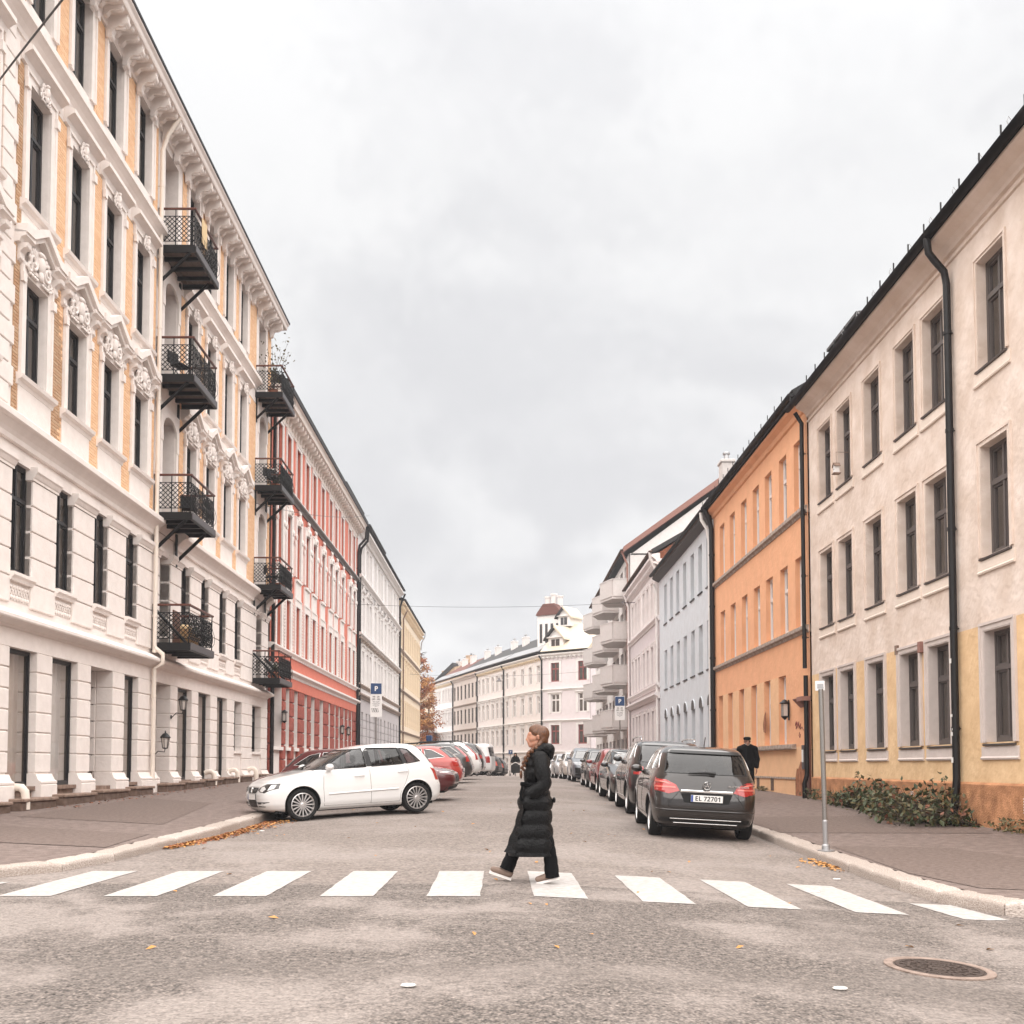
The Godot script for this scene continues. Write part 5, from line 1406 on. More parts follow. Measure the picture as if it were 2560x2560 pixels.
func far_houses():
	var st := {"pane": "pane_mid", "frame": "frame_white", "fw": 0.07}
	var sd := {"pane": "pane_far", "frame": "frame_dark", "fw": 0.07}
	var sr := {"pane": "pane_far", "frame": "frame_red", "fw": 0.07}
	var spec := [
		["white_corner_house", "white corner house with red framed windows and pointed dormers", Vector2(4.4, 114.0), Vector2(0.15, 125.6), 5, 14.1, "white_far", st, "white_trim", "slate"],
		["white_terrace_house", "white terrace house with black downpipe next to the corner house", Vector2(0.15, 125.6), Vector2(-3.35, 136.0), 6, 14.1, "white_far", st, "white_trim", "slate"],
		["grey_terrace_house", "plain greige terrace house with dark window openings", Vector2(-3.35, 136.0), Vector2(-7.2, 148.2), 7, 14.1, "grey_far", sd, "grey_far", "slate"],
		["snow_white_house", "bright white terrace house with a red tile roof", Vector2(-7.2, 148.2), Vector2(-10.7, 158.6), 7, 14.1, "white_plain", st, "white_trim", "roof_red"]]
	for s in spec:
		var q := far_front(s[0], s[1], s[2], s[3]); var o: Node3D = q[0]; var W: float = q[1]
		shell(o, W, -2.0, 13.6, 10.0, s[6], -0.05)
		var n: int = s[4]; var far := []
		for k in n: far.append(W * (k + 0.62) / n + (0.25 if k >= n / 2 else -0.05))
		var hs := {}
		var rr := []
		for y in [0.0, 3.45, 6.9, 10.35]:
			var r := {"far": far, "w": 0.92, "a": y + 0.35, "b": y + 2.35, "rv": 0.22, "st": s[7]}
			if s[0] != "grey_terrace_house": r["sur"] = 0.2; r["trim"] = s[8]; r["proud"] = 0.06
			if s[0] != "grey_terrace_house" and y > 3.0 and y < 8.0: r["hood"] = 0.2
			rr.append(r)
		rows_of(o, W, [[-2.0, 13.6, s[6], 0.0]], rr, func(d): return d, true)
		for y in [3.05, 6.5, 9.95]: belt(o, 0, W, y, 0.26, 0.2, "ledge" if s[0] == "grey_terrace_house" else "white_trim")
		belt(o, 0, W, 13.9, 0.5, 0.42, s[8], "main_cornice")
		if s[0] != "grey_terrace_house": brackets(o, 0.2, W, 13.15, 0.34, 0.3, 0.2, 0.6, "yellow_trim")
		gutter(o, 0, W, 14.05, 0.5, "slate"); var m := MB.new(); m.mould([[0.35, 14.0], [0.45, 14.15], [-5.0, 17.4], [-10.2, 14.0], [-5.0, 17.2]], 0, W); part("roof", m, s[9], o)
		m = MB.new(); m.mould([[0.40, 14.20], [0.44, 14.26], [-1.2, 15.25], [-1.2, 15.18]], 0.3, W - 0.3); part("snow_guard", m, "zinc", o)
		drainpipe(o, [V(W - 0.05, -1.0, 0.12), V(W - 0.05, 13.2, 0.12), V(W - 0.05, 13.7, 0.45)], 0.09, "pipe_black")
		for k in 2: chimney(o, V(W * (0.3 + 0.4 * k), 15.6, -4.0), 0.9, 2.2, "concrete_white", 2, "zinc")
	# the rounded corner of the white corner house: a bay facing the street, then a return
	var q := far_front("white_corner_house", "white corner house bay with red framed cross windows and a gabled dormer", Vector2(9.4, 110.0), Vector2(4.4, 114.0))
	var o: Node3D = q[0]; var W: float = q[1]
	shell(o, W, -2.0, 13.6, 6.0, "lilac_far", -0.05)
	var rr := []
	for y in [0.0, 3.45, 6.9, 10.35]: rr.append({"far": [W * 0.36, W * 0.93], "w": 1.15, "a": y + 0.35, "b": y + 2.45, "rv": 0.2, "sur": 0.25, "trim": "white_trim", "proud": 0.07, "st": st if y > 5 and y < 8 else sr})
	rows_of(o, W, [[-2.0, 13.6, "lilac_far", 0.0]], rr, func(d): return d, true)
	for y in [3.05, 6.5, 9.95, 2.6]: belt(o, 0, W, y, 0.26, 0.2, "white_trim")
	for k in [W * 0.36, W * 0.93]: part("hood", hood_mesh(1.9), "white_trim", o, V(k - 0.57, 9.3, 0.02))
	belt(o, 0, W, 13.9, 0.5, 0.42, "white_trim", "main_cornice"); brackets(o, 0.3, W, 13.15, 0.34, 0.3, 0.2, 0.6, "white_trim")
	gutter(o, 0, W, 14.05, 0.5, "slate")
	var m := MB.new(); m.mould([[0.4, 14.0], [0.45, 14.12], [-3.4, 17.4], [-6.0, 17.4], [-6.0, 14.0]], 0, W); part("roof", m, "roof_pale", o)
	for s in [[1.6, 14.2, 1.0], [1.1, 17.2, 0.8]]:       # gabled dormer, smaller one above
		var d := Node3D.new(); d.name = "dormer"; o.add_child(d, true); d.position = V(s[0], s[1], -0.25 if s[2] == 1.0 else -2.6); d.scale = Vector3.ONE * s[2]
		m = MB.new(); m.box(-1.0, 1.0, 0, 1.5, -3.0, 0); m.ext(P2([[-1.0, 1.5], [1.0, 1.5], [0, 2.5]]), -3.0, 0.0); part("front", m, "white_trim", d)
		for t in [-1.0, 1.0]:
			m = MB.new(); m.ext(P2([[t * 1.45, 1.12], [t * 1.35, 1.40], [0, 2.85], [0, 2.5]]), -3.2, 0.4); part("roof_slope", m, "slate" if t < 0 else "roof_pale", d)
		m = MB.new(); m.box(-0.55, 0.55, 0.2, 1.25, 0.0, 0.03); part("pane", m, "pane_far", d)
		m = MB.new(); m.box(-0.03, 0.03, 0.2, 1.25, 0.03, 0.05); m.box(-1.1, 1.1, 1.42, 1.55, 0.03, 0.25); part("trim", m, "frame_white", d)
	# stair turret and chimneys above the corner house
	var tr := thing("roof_turret", "white roof turret with tall narrow windows above the corner house", "building", V(5.3, 14.2, -117.5), -0.5)
	m = MB.new(); m.box(-1.5, 1.5, 0, 4.6, -3.0, 0); part("wall", m, "white_trim", tr)
	for k in 4:
		m = MB.new(); m.box(-0.16, 0.16, 1.4, 3.6, 0.0, 0.03); part("window", m, "pane_far", tr, V(-1.05 + k * 0.7, 0, 0))
	m = MB.new(); m.ext(P2([[-1.65, 4.6], [1.65, 4.6], [1.5, 4.9], [0.7, 5.9], [-0.7, 5.9], [-1.5, 4.9]]), -3.1, 0.2); part("roof", m, "roof_red", tr)
	for k in 3:
		m = MB.new(); m.lathe([[0.32, 0], [0.32, 1.3], [0.4, 1.32], [0.4, 1.5], [0.0, 1.5]], 12); part("chimney_pot", m, "concrete_white", tr, V(-0.9 + k * 0.8, 5.5 + 0.3 * (k % 2), -1.5))
	# tan gable rising behind the bright white house
	q = far_front("tan_gable_house", "tan house gable with black verge and chimneys behind the terrace", Vector2(-3.5, 178.0), Vector2(-15.0, 184.0))
	o = q[0]; W = q[1]
	m = MB.new(); m.ext(P2([[0, -2], [W, -2], [W, 19.6], [7.0, 18.9], [0, 13.6]]), -8.0, 0.0); part("wall", m, "tan_far", o)
	m = MB.new(); m.ext(P2([[-0.4, 13.1], [-0.4, 13.9], [6.9, 19.7], [7.2, 19.0], [0.1, 13.5], [0.1, 13.1]]), -8.2, 0.2); part("verge", m, "slate", o)
	chimney(o, V(3.8, 16.0, -3.0), 1.4, 2.6, "tan_far", 1); chimney(o, V(7.0, 18.6, -2.0), 0.9, 1.5, "concrete", 1); chimney(o, V(10.0, 19.0, -1.0), 1.5, 1.9, "tan_far", 1)
	# narrow yellow house and low brown house in the gap beside the tree
	q = far_front("narrow_yellow_house", "narrow yellow house end seen behind the autumn tree", Vector2(-11.1, 160.0), Vector2(-13.4, 166.0))
	o = q[0]; W = q[1]; shell(o, W, -2.0, 12.0, 8.0, "yellow_far", -0.05)
	rows_of(o, W, [[-2.0, 12.0, "yellow_far", 0.0]], [{"far": [2.2, 5.0], "w": 1.1, "a": 8.4, "b": 10.6, "rv": 0.2, "st": sd}, {"far": [2.2, 5.0], "w": 1.1, "a": 4.6, "b": 7.0, "rv": 0.2, "st": sd}, {"far": [2.2, 5.0], "w": 1.1, "a": 0.8, "b": 3.2, "rv": 0.2, "st": sd}], func(d): return d, true)
	for y in [11.9, 7.8, 3.9]: belt(o, 0, W, y, 0.35, 0.35, "yellow_trim")
	q = far_front("brown_shed_house", "low rust brown house with a pale roof edge below the tree", Vector2(-11.4, 150.0), Vector2(-18.0, 151.0))
	o = q[0]; W = q[1]
	m = MB.new(); m.ext(P2([[0, -2], [W, -2], [W, 6.5], [0, 4.0]]), -8.0, 0.0); part("wall", m, "orange_stain", o)
	m = MB.new(); m.ext(P2([[-0.2, 3.9], [W + 0.2, 6.45], [W + 0.2, 6.8], [-0.2, 4.25]]), -8.2, 0.3); part("roof_edge", m, "concrete_white", o)
	m = MB.new(); m.box(4.3, 5.6, 0.4, 2.6, 0.0, 0.03); part("door", m, "frame_dark", o)

# ------------------------------------------------------------------ cars
# A car body is a stack of rounded plan outlines: [height, rear x, front x, half width]; front is +x.
const HATCH := [[0.19, -1.74, 1.74, 0.70], [0.24, -1.86, 1.86, 0.77], [0.34, -1.935, 1.935, 0.81], [0.46, -1.955, 1.955, 0.822], [0.56, -1.955, 1.955, 0.826], [0.64, -1.93, 1.93, 0.826], [0.71, -1.90, 1.895, 0.822], [0.77, -1.885, 1.84, 0.818], [0.83, -1.87, 1.72, 0.812], [0.885, -1.855, 1.51, 0.806], [0.93, -1.84, 1.27, 0.798], [0.97, -1.825, 1.05, 0.784], [1.02, -1.80, 0.89, 0.765], [1.12, -1.74, 0.66, 0.73], [1.24, -1.645, 0.42, 0.685], [1.34, -1.54, 0.19, 0.64], [1.405, -1.43, -0.02, 0.595], [1.44, -1.31, -0.20, 0.545], [1.462, -1.13, -0.38, 0.45], [1.470, -0.93, -0.55, 0.28]]
const MPV := [[0.20, -1.98, 1.98, 0.78], [0.26, -2.10, 2.08, 0.84], [0.38, -2.165, 2.16, 0.875], [0.52, -2.18, 2.18, 0.889], [0.66, -2.175, 2.165, 0.893], [0.76, -2.155, 2.10, 0.892], [0.84, -2.135, 1.97, 0.888], [0.91, -2.12, 1.75, 0.882], [0.97, -2.105, 1.48, 0.874], [1.02, -2.09, 1.27, 0.862], [1.07, -2.07, 1.13, 0.842], [1.18, -2.00, 0.86, 0.80], [1.31, -1.90, 0.53, 0.745], [1.41, -1.80, 0.25, 0.70], [1.48, -1.70, 0.02, 0.655], [1.52, -1.58, -0.18, 0.60], [1.545, -1.40, -0.42, 0.50], [1.556, -1.10, -0.70, 0.30]]
const WAGON := [[0.20, -2.12, 2.10, 0.76], [0.25, -2.26, 2.24, 0.84], [0.36, -2.33, 2.32, 0.88], [0.48, -2.35, 2.345, 0.895], [0.58, -2.345, 2.34, 0.90], [0.66, -2.31, 2.30, 0.898], [0.73, -2.28, 2.18, 0.893], [0.79, -2.26, 1.98, 0.887], [0.85, -2.24, 1.66, 0.88], [0.90, -2.22, 1.34, 0.872], [0.94, -2.20, 1.14, 0.855], [1.00, -2.15, 0.98, 0.825], [1.10, -2.05, 0.76, 0.785], [1.22, -1.90, 0.48, 0.735], [1.32, -1.76, 0.20, 0.685], [1.38, -1.64, -0.02, 0.635], [1.415, -1.50, -0.24, 0.57], [1.435, -1.28, -0.50, 0.44], [1.44, -1.0, -0.72, 0.25]]
const VAN := [[0.22, -2.20, 2.06, 0.80], [0.30, -2.34, 2.20, 0.90], [0.45, -2.38, 2.28, 0.935], [0.65, -2.39, 2.30, 0.94], [0.80, -2.385, 2.26, 0.94], [0.92, -2.38, 2.12, 0.938], [1.00, -2.375, 1.90, 0.935], [1.06, -2.37, 1.68, 0.93], [1.12, -2.365, 1.55, 0.925], [1.30, -2.35, 1.28, 0.905], [1.55, -2.32, 0.92, 0.87], [1.75, -2.29, 0.60, 0.83], [1.85, -2.25, 0.36, 0.79], [1.91, -2.16, 0.10, 0.72], [1.945, -1.98, -0.2, 0.58], [1.955, -1.6, -0.6, 0.35]]

func make_car_materials():
	var flake := noise_tex(0.4, Color(0.93, 0.93, 0.93), Color(1, 1, 1), 71, 2, 256)
	for a in [["car_white", lin(0.80, 0.79, 0.78)], ["car_brown", lin(0.011, 0.0072, 0.006)], ["car_black", lin(0.004, 0.004, 0.005)], ["car_grey", lin(0.030, 0.028, 0.028)], ["car_red", lin(0.42, 0.035, 0.024)], ["car_wine", lin(0.10, 0.007, 0.009)], ["car_crimson", lin(0.24, 0.018, 0.018)], ["car_silver", lin(0.46, 0.46, 0.47)], ["car_steel", lin(0.14, 0.155, 0.18)], ["car_beige", lin(0.62, 0.57, 0.52)]]:
		var m := mat(a[0], a[1], 0.32, 0.15, flake, 3.0)
		m.clearcoat_enabled = true; m.clearcoat = 1.0; m.clearcoat_roughness = 0.04
	M["car_white"].metallic = 0.0
	mat("car_trim", lin(0.004, 0.004, 0.0045), 0.45); mat("car_plastic", lin(0.008, 0.0075, 0.0075), 0.7)
	mat("seam", lin(0.10, 0.095, 0.09), 0.8); mat("seam_dark", lin(0.002, 0.002, 0.002), 0.8)
	mat("tyre", lin(0.007, 0.0065, 0.0065), 0.85, 0, noise_tex(0.3, Color(0.7, 0.7, 0.7), Color(1, 1, 1), 72, 2, 256), 4.0)
	mat("alloy", lin(0.62, 0.60, 0.59), 0.3, 0.75); mat("alloy_dark", lin(0.02, 0.019, 0.018), 0.5, 0.5)
	mat("chrome", lin(0.78, 0.77, 0.76), 0.12, 1.0)
	mat("tail_red", lin(0.34, 0.012, 0.010), 0.12); mat("tail_pink", lin(0.60, 0.13, 0.10), 0.12); mat("lamp_clear", lin(0.66, 0.65, 0.64), 0.08); mat("lamp_dark", lin(0.03, 0.028, 0.028), 0.15)
	for k in ["tail_red", "tail_pink", "lamp_clear", "lamp_dark"]: M[k].clearcoat_enabled = true; M[k].clearcoat = 1.0; M[k].clearcoat_roughness = 0.03
	mat("seat", lin(0.015, 0.014, 0.013), 0.9); mat("underbody", lin(0.002, 0.002, 0.002), 0.95)
	glass("car_glass", Color(0.10, 0.10, 0.10), 0.45, 0.02); glass("car_glass_dark", Color(0.03, 0.03, 0.03), 0.86, 0.02)
	mat("car_glass_far", lin(0.010, 0.010, 0.011), 0.03); M["car_glass_far"].metallic_specular = 0.9
	mat("plate_white", lin(0.74, 0.73, 0.71), 0.5); mat("plate_blue", lin(0.05, 0.09, 0.30), 0.5); mat("plate_ink", lin(0.02, 0.02, 0.02), 0.6); mat("dirt_brown", lin(0.16, 0.085, 0.055), 0.8)

class Body:
	var S := []          # control slices
	var n := 4.6
	func at(y: float) -> Array:
		var i := 0
		while i < S.size() - 2 and y > S[i + 1][0]: i += 1
		var a: Array = S[i]; var b: Array = S[i + 1]
		var t: float = clampf((y - a[0]) / (b[0] - a[0]), 0, 1)
		return [lerpf(a[1], b[1], t), lerpf(a[2], b[2], t), lerpf(a[3], b[3], t), lerpf(n, n * 0.72, smoothstep(0.5, 0.75, y / S[S.size() - 1][0]))]
	func z(x: float, y: float) -> float:
		var k := at(y); var cx: float = (k[0] + k[1]) / 2; var hx: float = (k[1] - k[0]) / 2
		return k[2] * pow(maxf(0.0, 1.0 - pow(minf(1.0, absf(x - cx) / hx), k[3])), 1.0 / k[3])
	func x(zz: float, y: float, dir: float) -> float:
		var k := at(y); var cx: float = (k[0] + k[1]) / 2; var hx: float = (k[1] - k[0]) / 2
		return cx + dir * hx * pow(maxf(0.0, 1.0 - pow(minf(1.0, absf(zz) / k[2]), k[3])), 1.0 / k[3])
	func tris() -> Array:
		var ys := []
		for i in S.size() - 1:
			for k in 3: ys.append(lerpf(S[i][0], S[i + 1][0], k / 3.0))
		ys.append(S[S.size() - 1][0])
		var rows := []; var seg := 88
		for y in ys:
			var k := at(y); var cx: float = (k[0] + k[1]) / 2; var hx: float = (k[1] - k[0]) / 2
			var row := []
			for j in seg:
				var a := TAU * j / seg; var c := cos(a); var s := sin(a)
				row.append(Vector3(cx + hx * signf(c) * pow(absf(c), 2.0 / k[3]), y, k[2] * signf(s) * pow(absf(s), 2.0 / k[3])))
			rows.append(row)
		var nr := []
		for i in rows.size():
			var row := []
			for j in seg:
				var du: Vector3 = rows[i][(j + 1) % seg] - rows[i][(j - 1 + seg) % seg]
				var dv: Vector3 = rows[mini(i + 1, rows.size() - 1)][j] - rows[maxi(i - 1, 0)][j]
				var q := dv.cross(du)
				row.append(q.normalized() if q.length() > 1e-9 else Vector3.UP)
			nr.append(row)
		var out := []
		for i in rows.size() - 1:
			for j in seg:
				var j2 := (j + 1) % seg
				var a := [rows[i][j], nr[i][j]]; var b := [rows[i][j2], nr[i][j2]]; var c := [rows[i + 1][j2], nr[i + 1][j2]]; var d := [rows[i + 1][j], nr[i + 1][j]]
				out.append([a, b, c]); out.append([a, c, d])
		var top: int = rows.size() - 1
		var ce := Vector3.ZERO
		for p in rows[top]: ce += p
		ce /= seg; ce.y += 0.003
		for j in seg: out.append([[rows[top][j], Vector3.UP], [rows[top][(j + 1) % seg], Vector3.UP], [ce, Vector3.UP]])
		return out
	# cut the convex polygon (seen along z: axis 2, or along x: axis 0) out of the skin on one side
	static func cut(T: Array, poly: PackedVector2Array, axis: int, lo: float, hi: float) -> Array:
		var bb := Rect2(poly[0], Vector2.ZERO)
		for p in poly: bb = bb.expand(p)
		var P := poly.duplicate()
		if Geometry2D.is_polygon_clockwise(P): P.reverse()
		var out := []
		for t in T:
			var ok := true
			var mn := Vector2(INF, INF); var mx := Vector2(-INF, -INF)
			for q in t:
				var w: float = q[0].z if axis == 2 else q[0].x
				if w < lo or w > hi: ok = false; break
				var f := Vector2(q[0].x, q[0].y) if axis == 2 else Vector2(q[0].z, q[0].y)
				mn = mn.min(f); mx = mx.max(f)
			if not ok or mx.x < bb.position.x or mn.x > bb.end.x or mx.y < bb.position.y or mn.y > bb.end.y:
				out.append(t); continue
			var piece: Array = t
			for i in P.size():
				var a := P[i]; var b := P[(i + 1) % P.size()]; var e := b - a
				var ins := []; var outs := []
				for j in piece.size():
					var p: Array = piece[j]; var r: Array = piece[(j + 1) % piece.size()]
					var pf := Vector2(p[0].x, p[0].y) if axis == 2 else Vector2(p[0].z, p[0].y)
					var rf := Vector2(r[0].x, r[0].y) if axis == 2 else Vector2(r[0].z, r[0].y)
					var dp := e.cross(pf - a); var dr := e.cross(rf - a)
					if dp >= 0: ins.append(p)
					else: outs.append(p)
					if (dp >= 0) != (dr >= 0):
						var s := dp / (dp - dr)
						var x := [p[0].lerp(r[0], s), p[1].lerp(r[1], s)]
						ins.append(x); outs.append(x)
				for j in range(1, outs.size() - 1): out.append([outs[0], outs[j], outs[j + 1]])
				piece = ins
				if piece.size() < 3: break
		return out
	func patch(m, poly: Array, kind: String, dir: float, off: float):      # a piece of skin following the body: kind "side" uses (x, y), "end" uses (z, y)
		var ys := []
		for p in poly: ys.append(p[1])
		ys.sort()
		var rows := []
		for i in ys.size() - 1:
			if ys[i + 1] - ys[i] < 0.003: continue
			var k := maxi(1, int((ys[i + 1] - ys[i]) / 0.06))
			for j in k: rows.append(lerpf(ys[i], ys[i + 1], float(j) / k))
		rows.append(ys[ys.size() - 1])
		var P := []
		for y in rows:
			var yy: float = clampf(y, ys[0] + 0.0005, ys[ys.size() - 1] - 0.0005)
			var lo := INF; var hi := -INF
			for i in poly.size():
				var a: Array = poly[i]; var b: Array = poly[(i + 1) % poly.size()]
				if (a[1] - yy) * (b[1] - yy) <= 0 and absf(a[1] - b[1]) > 1e-6:
					var x: float = a[0] + (b[0] - a[0]) * (yy - a[1]) / (b[1] - a[1])
					lo = minf(lo, x); hi = maxf(hi, x)
			var row := []
			for j in 25:
				var w := lerpf(lo, hi, j / 24.0)
				if kind == "side": row.append(Vector3(w, y, dir * (z(w, y) + off)))
				else: row.append(Vector3(x(w, y, dir) + dir * off, y, w))
			P.append(row)
		m.grid(P, false, (kind == "side") == (dir < 0))
	func line(m, pts: Array, kind: String, dir: float, r: float, off := 0.0):       # a thin rope lying on the body through 2D points
		var o := []
		for i in pts.size() - 1:
			var k := maxi(2, int(Vector2(pts[i][0], pts[i][1]).distance_to(Vector2(pts[i + 1][0], pts[i + 1][1])) / 0.08))
			for j in k + (1 if i == pts.size() - 2 else 0):
				var t := float(j) / k
				var a: float = lerpf(pts[i][0], pts[i + 1][0], t); var y: float = lerpf(pts[i][1], pts[i + 1][1], t)
				o.append(Vector3(a, y, dir * (z(a, y) + off)) if kind == "side" else Vector3(x(a, y, dir) + dir * off, y, a))
		m.tube(o, r, 5)

func scaled(S: Array, l, h, w) -> Array:
	var o := []
	for k in S: o.append([k[0] * h, k[1] * l, k[2] * l, k[3] * w])
	return o

var wheel_cache := {}
func wheel(o: Node3D, x, z, r, wd, spokes, turn := 0.0):
	var key := "%.3f_%.3f_%d" % [r, wd, spokes]
	if not wheel_cache.has(key):
		var t := MB.new(); var k: float = wd / 2; var rr: float = r * (0.76 if spokes > 9 else 0.72)
		t.lathe([[rr, -k * 0.9], [r * 0.90, -k], [r * 0.975, -k * 0.86], [r, -k * 0.6], [r, k * 0.6], [r * 0.975, k * 0.86], [r * 0.90, k], [rr, k * 0.9], [rr, -k * 0.9]], 32, Transform3D(Basis(V(1, 0, 0), PI / 2), Vector3.ZERO))
		var m := MB.new()
		m.lathe([[rr * 0.99, -k * 0.8], [rr * 0.99, k * 0.86], [rr * 0.93, k * 0.90], [rr * 0.90, k * 0.6], [rr * 0.9, -k * 0.8]], 32, Transform3D(Basis(V(1, 0, 0), PI / 2), Vector3.ZERO))
		for i in spokes:
			var a: float = TAU * i / spokes
			var sw: float = rr * (0.052 if spokes > 9 else 0.13)
			m.ext(P2([[-sw * 0.7, rr * 0.16], [sw * 0.7, rr * 0.16], [sw, rr * 0.93], [-sw, rr * 0.93]]), k * 0.55, k * 0.80, Transform3D(Basis(V(0, 0, 1), a), Vector3.ZERO))
		m.lathe([[rr * 0.2, k * 0.4], [rr * 0.2, k * 0.82], [rr * 0.12, k * 0.88], [0, k * 0.88]], 16, Transform3D(Basis(V(1, 0, 0), PI / 2), Vector3.ZERO))
		var b := MB.new(); b.lathe([[rr * 0.9, k * 0.1], [0.0, k * 0.1]], 24, Transform3D(Basis(V(1, 0, 0), PI / 2), Vector3.ZERO)); b.lathe([[rr * 0.62, k * 0.12], [rr * 0.62, k * 0.2], [0, k * 0.2]], 24, Transform3D(Basis(V(1, 0, 0), PI / 2), Vector3.ZERO))
		wheel_cache[key] = [t.mesh(), m.mesh(), b.mesh()]
	var w := Node3D.new(); w.name = "wheel"; o.add_child(w, true); w.position = V(x, r, z)
	w.rotation.y = (0.0 if z > 0 else PI) + turn
	var c = wheel_cache[key]
	part("tyre", c[0], "tyre", w); part("rim", c[1], "alloy", w); part("brake_disc", c[2], "alloy_dark", w)

func car(called, label, c: Dictionary, category := "car", group := "parked cars") -> Node3D:
	var o := thing(called, label, category, Vector3.ZERO, 0.0, group)
	var B := Body.new(); B.S = c["S"]; B.n = c.get("n", 4.6)
	var near: bool = c.get("near", false); var paint: String = c["paint"]; var gl: String = c.get("glass", "car_glass" if near else "car_glass_far")
	var T := B.tris()
	var r: float = c["r"]; var arch := r + 0.045
	for ax in c["axles"]:
		var pl := PackedVector2Array()
		for k in 26: pl.append(Vector2(ax + arch * cos(TAU * k / 26), r + 0.01 + arch * sin(TAU * k / 26)))
		T = Body.cut(T, pl, 2, 0.25, 9.0); T = Body.cut(T, pl, 2, -9.0, -0.25)
	var sw: Array = c["side"]
	for w in sw:
		T = Body.cut(T, P2(w), 2, 0.2, 9.0); T = Body.cut(T, P2(w), 2, -9.0, -0.2)
	T = Body.cut(T, P2(c["front"]), 0, 0.0 if not c.has("xmid") else c["xmid"], 9.0); T = Body.cut(T, P2(c["rear"]), 0, -9.0, -0.6)
	var m := MB.new()
	for t in T: m.tri(t[0][0], t[1][0], t[2][0], t[0][1], t[1][1], t[2][1])
	part("body", m, paint, o)
	var S0: Array = B.S[0]
	m = MB.new(); m.box(S0[1] + 0.05, S0[2] - 0.05, S0[0] - 0.02, S0[0] + 0.08, -S0[3] + 0.04, S0[3] - 0.04)
	for ax in c["axles"]: m.box(ax - arch, ax + arch, r * 0.9, r + arch + 0.02, -0.5, 0.5)
	part("underbody", m, "underbody", o)
	for ax in c["axles"]:
		for s in [-1.0, 1.0]:
			m = MB.new(); var P := [[], []]
			for k in 17:
				var a := -0.25 + (PI + 0.5) * k / 16.0
				var p := V(ax + arch * cos(a), maxf(S0[0], r + 0.01 + arch * sin(a)), 0)
				P[0].append(V(p.x, p.y, s * (B.z(p.x, p.y) - 0.003))); P[1].append(V(p.x, p.y, s * 0.42))
			m.grid(P, false, s < 0)
			part("wheel_well", m, "underbody", o)
			m = MB.new(); var q := []
			for k in 15:
				var a := 0.0 + PI * k / 14.0
				q.append([ax + (arch + 0.012) * cos(a), r + 0.01 + (arch + 0.012) * sin(a)])
			B.line(m, q, "side", s, 0.012 if not c.get("cladding", false) else 0.03); part("arch_lip", m, paint if not c.get("cladding", false) else "car_plastic", o)
			wheel(o, ax, s * (B.z(ax, r) - c.get("tw", 0.2) * 0.5 + 0.005), r, c.get("tw", 0.2), c.get("spokes", 7))
	# glazing
	for w in sw:
		for s in [-1.0, 1.0]:
			m = MB.new(); B.patch(m, w, "side", s, -0.010); part("side_window", m, gl, o)
			m = MB.new(); var ring: Array = w.duplicate(); ring.append(w[0]); B.line(m, ring, "side", s, 0.011, -0.002); part("window_seal", m, c.get("seal", "car_trim"), o)
	for e in [["front", 1.0, "windscreen"], ["rear", -1.0, "rear_window"]]:
		m = MB.new(); B.patch(m, c[e[0]], "end", e[1], -0.008); part(e[2], m, c.get("rear_glass", gl) if e[0] == "rear" else gl, o)
		m = MB.new(); var ring: Array = c[e[0]].duplicate(); ring.append(c[e[0]][0]); B.line(m, ring, "end", e[1], 0.010, -0.002); part("window_seal", m, "car_trim", o)
	# pieces given as patches: [name, kind, dir or 0 for both sides, material, offset, polygon]
	for q in c.get("patches", []):
		var dirs := [q[2]] if q[2] != 0 else [-1.0, 1.0]
		for s in dirs:
			m = MB.new()
			if q[1] == "pair":        # mirrored on one end
				for t in [-1.0, 1.0]:
					m = MB.new(); var pp := []
					for k in q[5]: pp.append([k[0] * t, k[1]])
					B.patch(m, pp, "end", s, q[4]); part(q[0], m, q[3], o)
			else:
				B.patch(m, q[5], q[1], s, q[4]); part(q[0], m, q[3], o)
	for q in c.get("lines", []):     # [name, kind, dir, material, radius, points]
		var dirs := [q[2]] if q[2] != 0 else [-1.0, 1.0]
		for s in dirs:
			m = MB.new(); B.line(m, q[5], q[1], s, q[4]); part(q[0], m, q[3], o)
	# mirrors and handles
	var mx: Array = c["mirror"]
	for s in [-1.0, 1.0]:
		m = MB.new(); var zz: float = B.z(mx[0], mx[1])
		m.ell(V(mx[0], mx[1] + 0.05, s * (zz + 0.11)), V(0.085, 0.072, 0.115), 12, 8); m.tube([V(mx[0], mx[1], s * (zz - 0.02)), V(mx[0], mx[1] + 0.02, s * (zz + 0.06))], 0.025, 6)
		part("mirror", m, c.get("mirror_paint", paint), o)
		for hx in c.get("handles", []):
			m = MB.new(); var hz := B.z(hx[0], hx[1])
			m.tube([V(hx[0] - 0.10, hx[1], s * (hz + 0.006)), V(hx[0] - 0.08, hx[1] + 0.004, s * (hz + 0.034)), V(hx[0] + 0.08, hx[1] + 0.004, s * (hz + 0.034)), V(hx[0] + 0.10, hx[1], s * (hz + 0.006))], 0.014, 6); part("door_handle", m, paint, o)
	if c.has("rails"):
		for s in [-1.0, 1.0]:
			var rl: Array = c["rails"]; m = MB.new()
			m.tube([V(rl[0], rl[2], s * rl[3]), V(rl[0] + 0.12, rl[2] + 0.07, s * rl[3]), V((rl[0] + rl[1]) / 2, rl[2] + 0.09, s * rl[3]), V(rl[1] - 0.12, rl[2] + 0.06, s * rl[3]), V(rl[1], rl[2] - 0.02, s * rl[3])], 0.02, 6); part("roof_rail", m, c.get("rail_mat", "car_trim"), o)
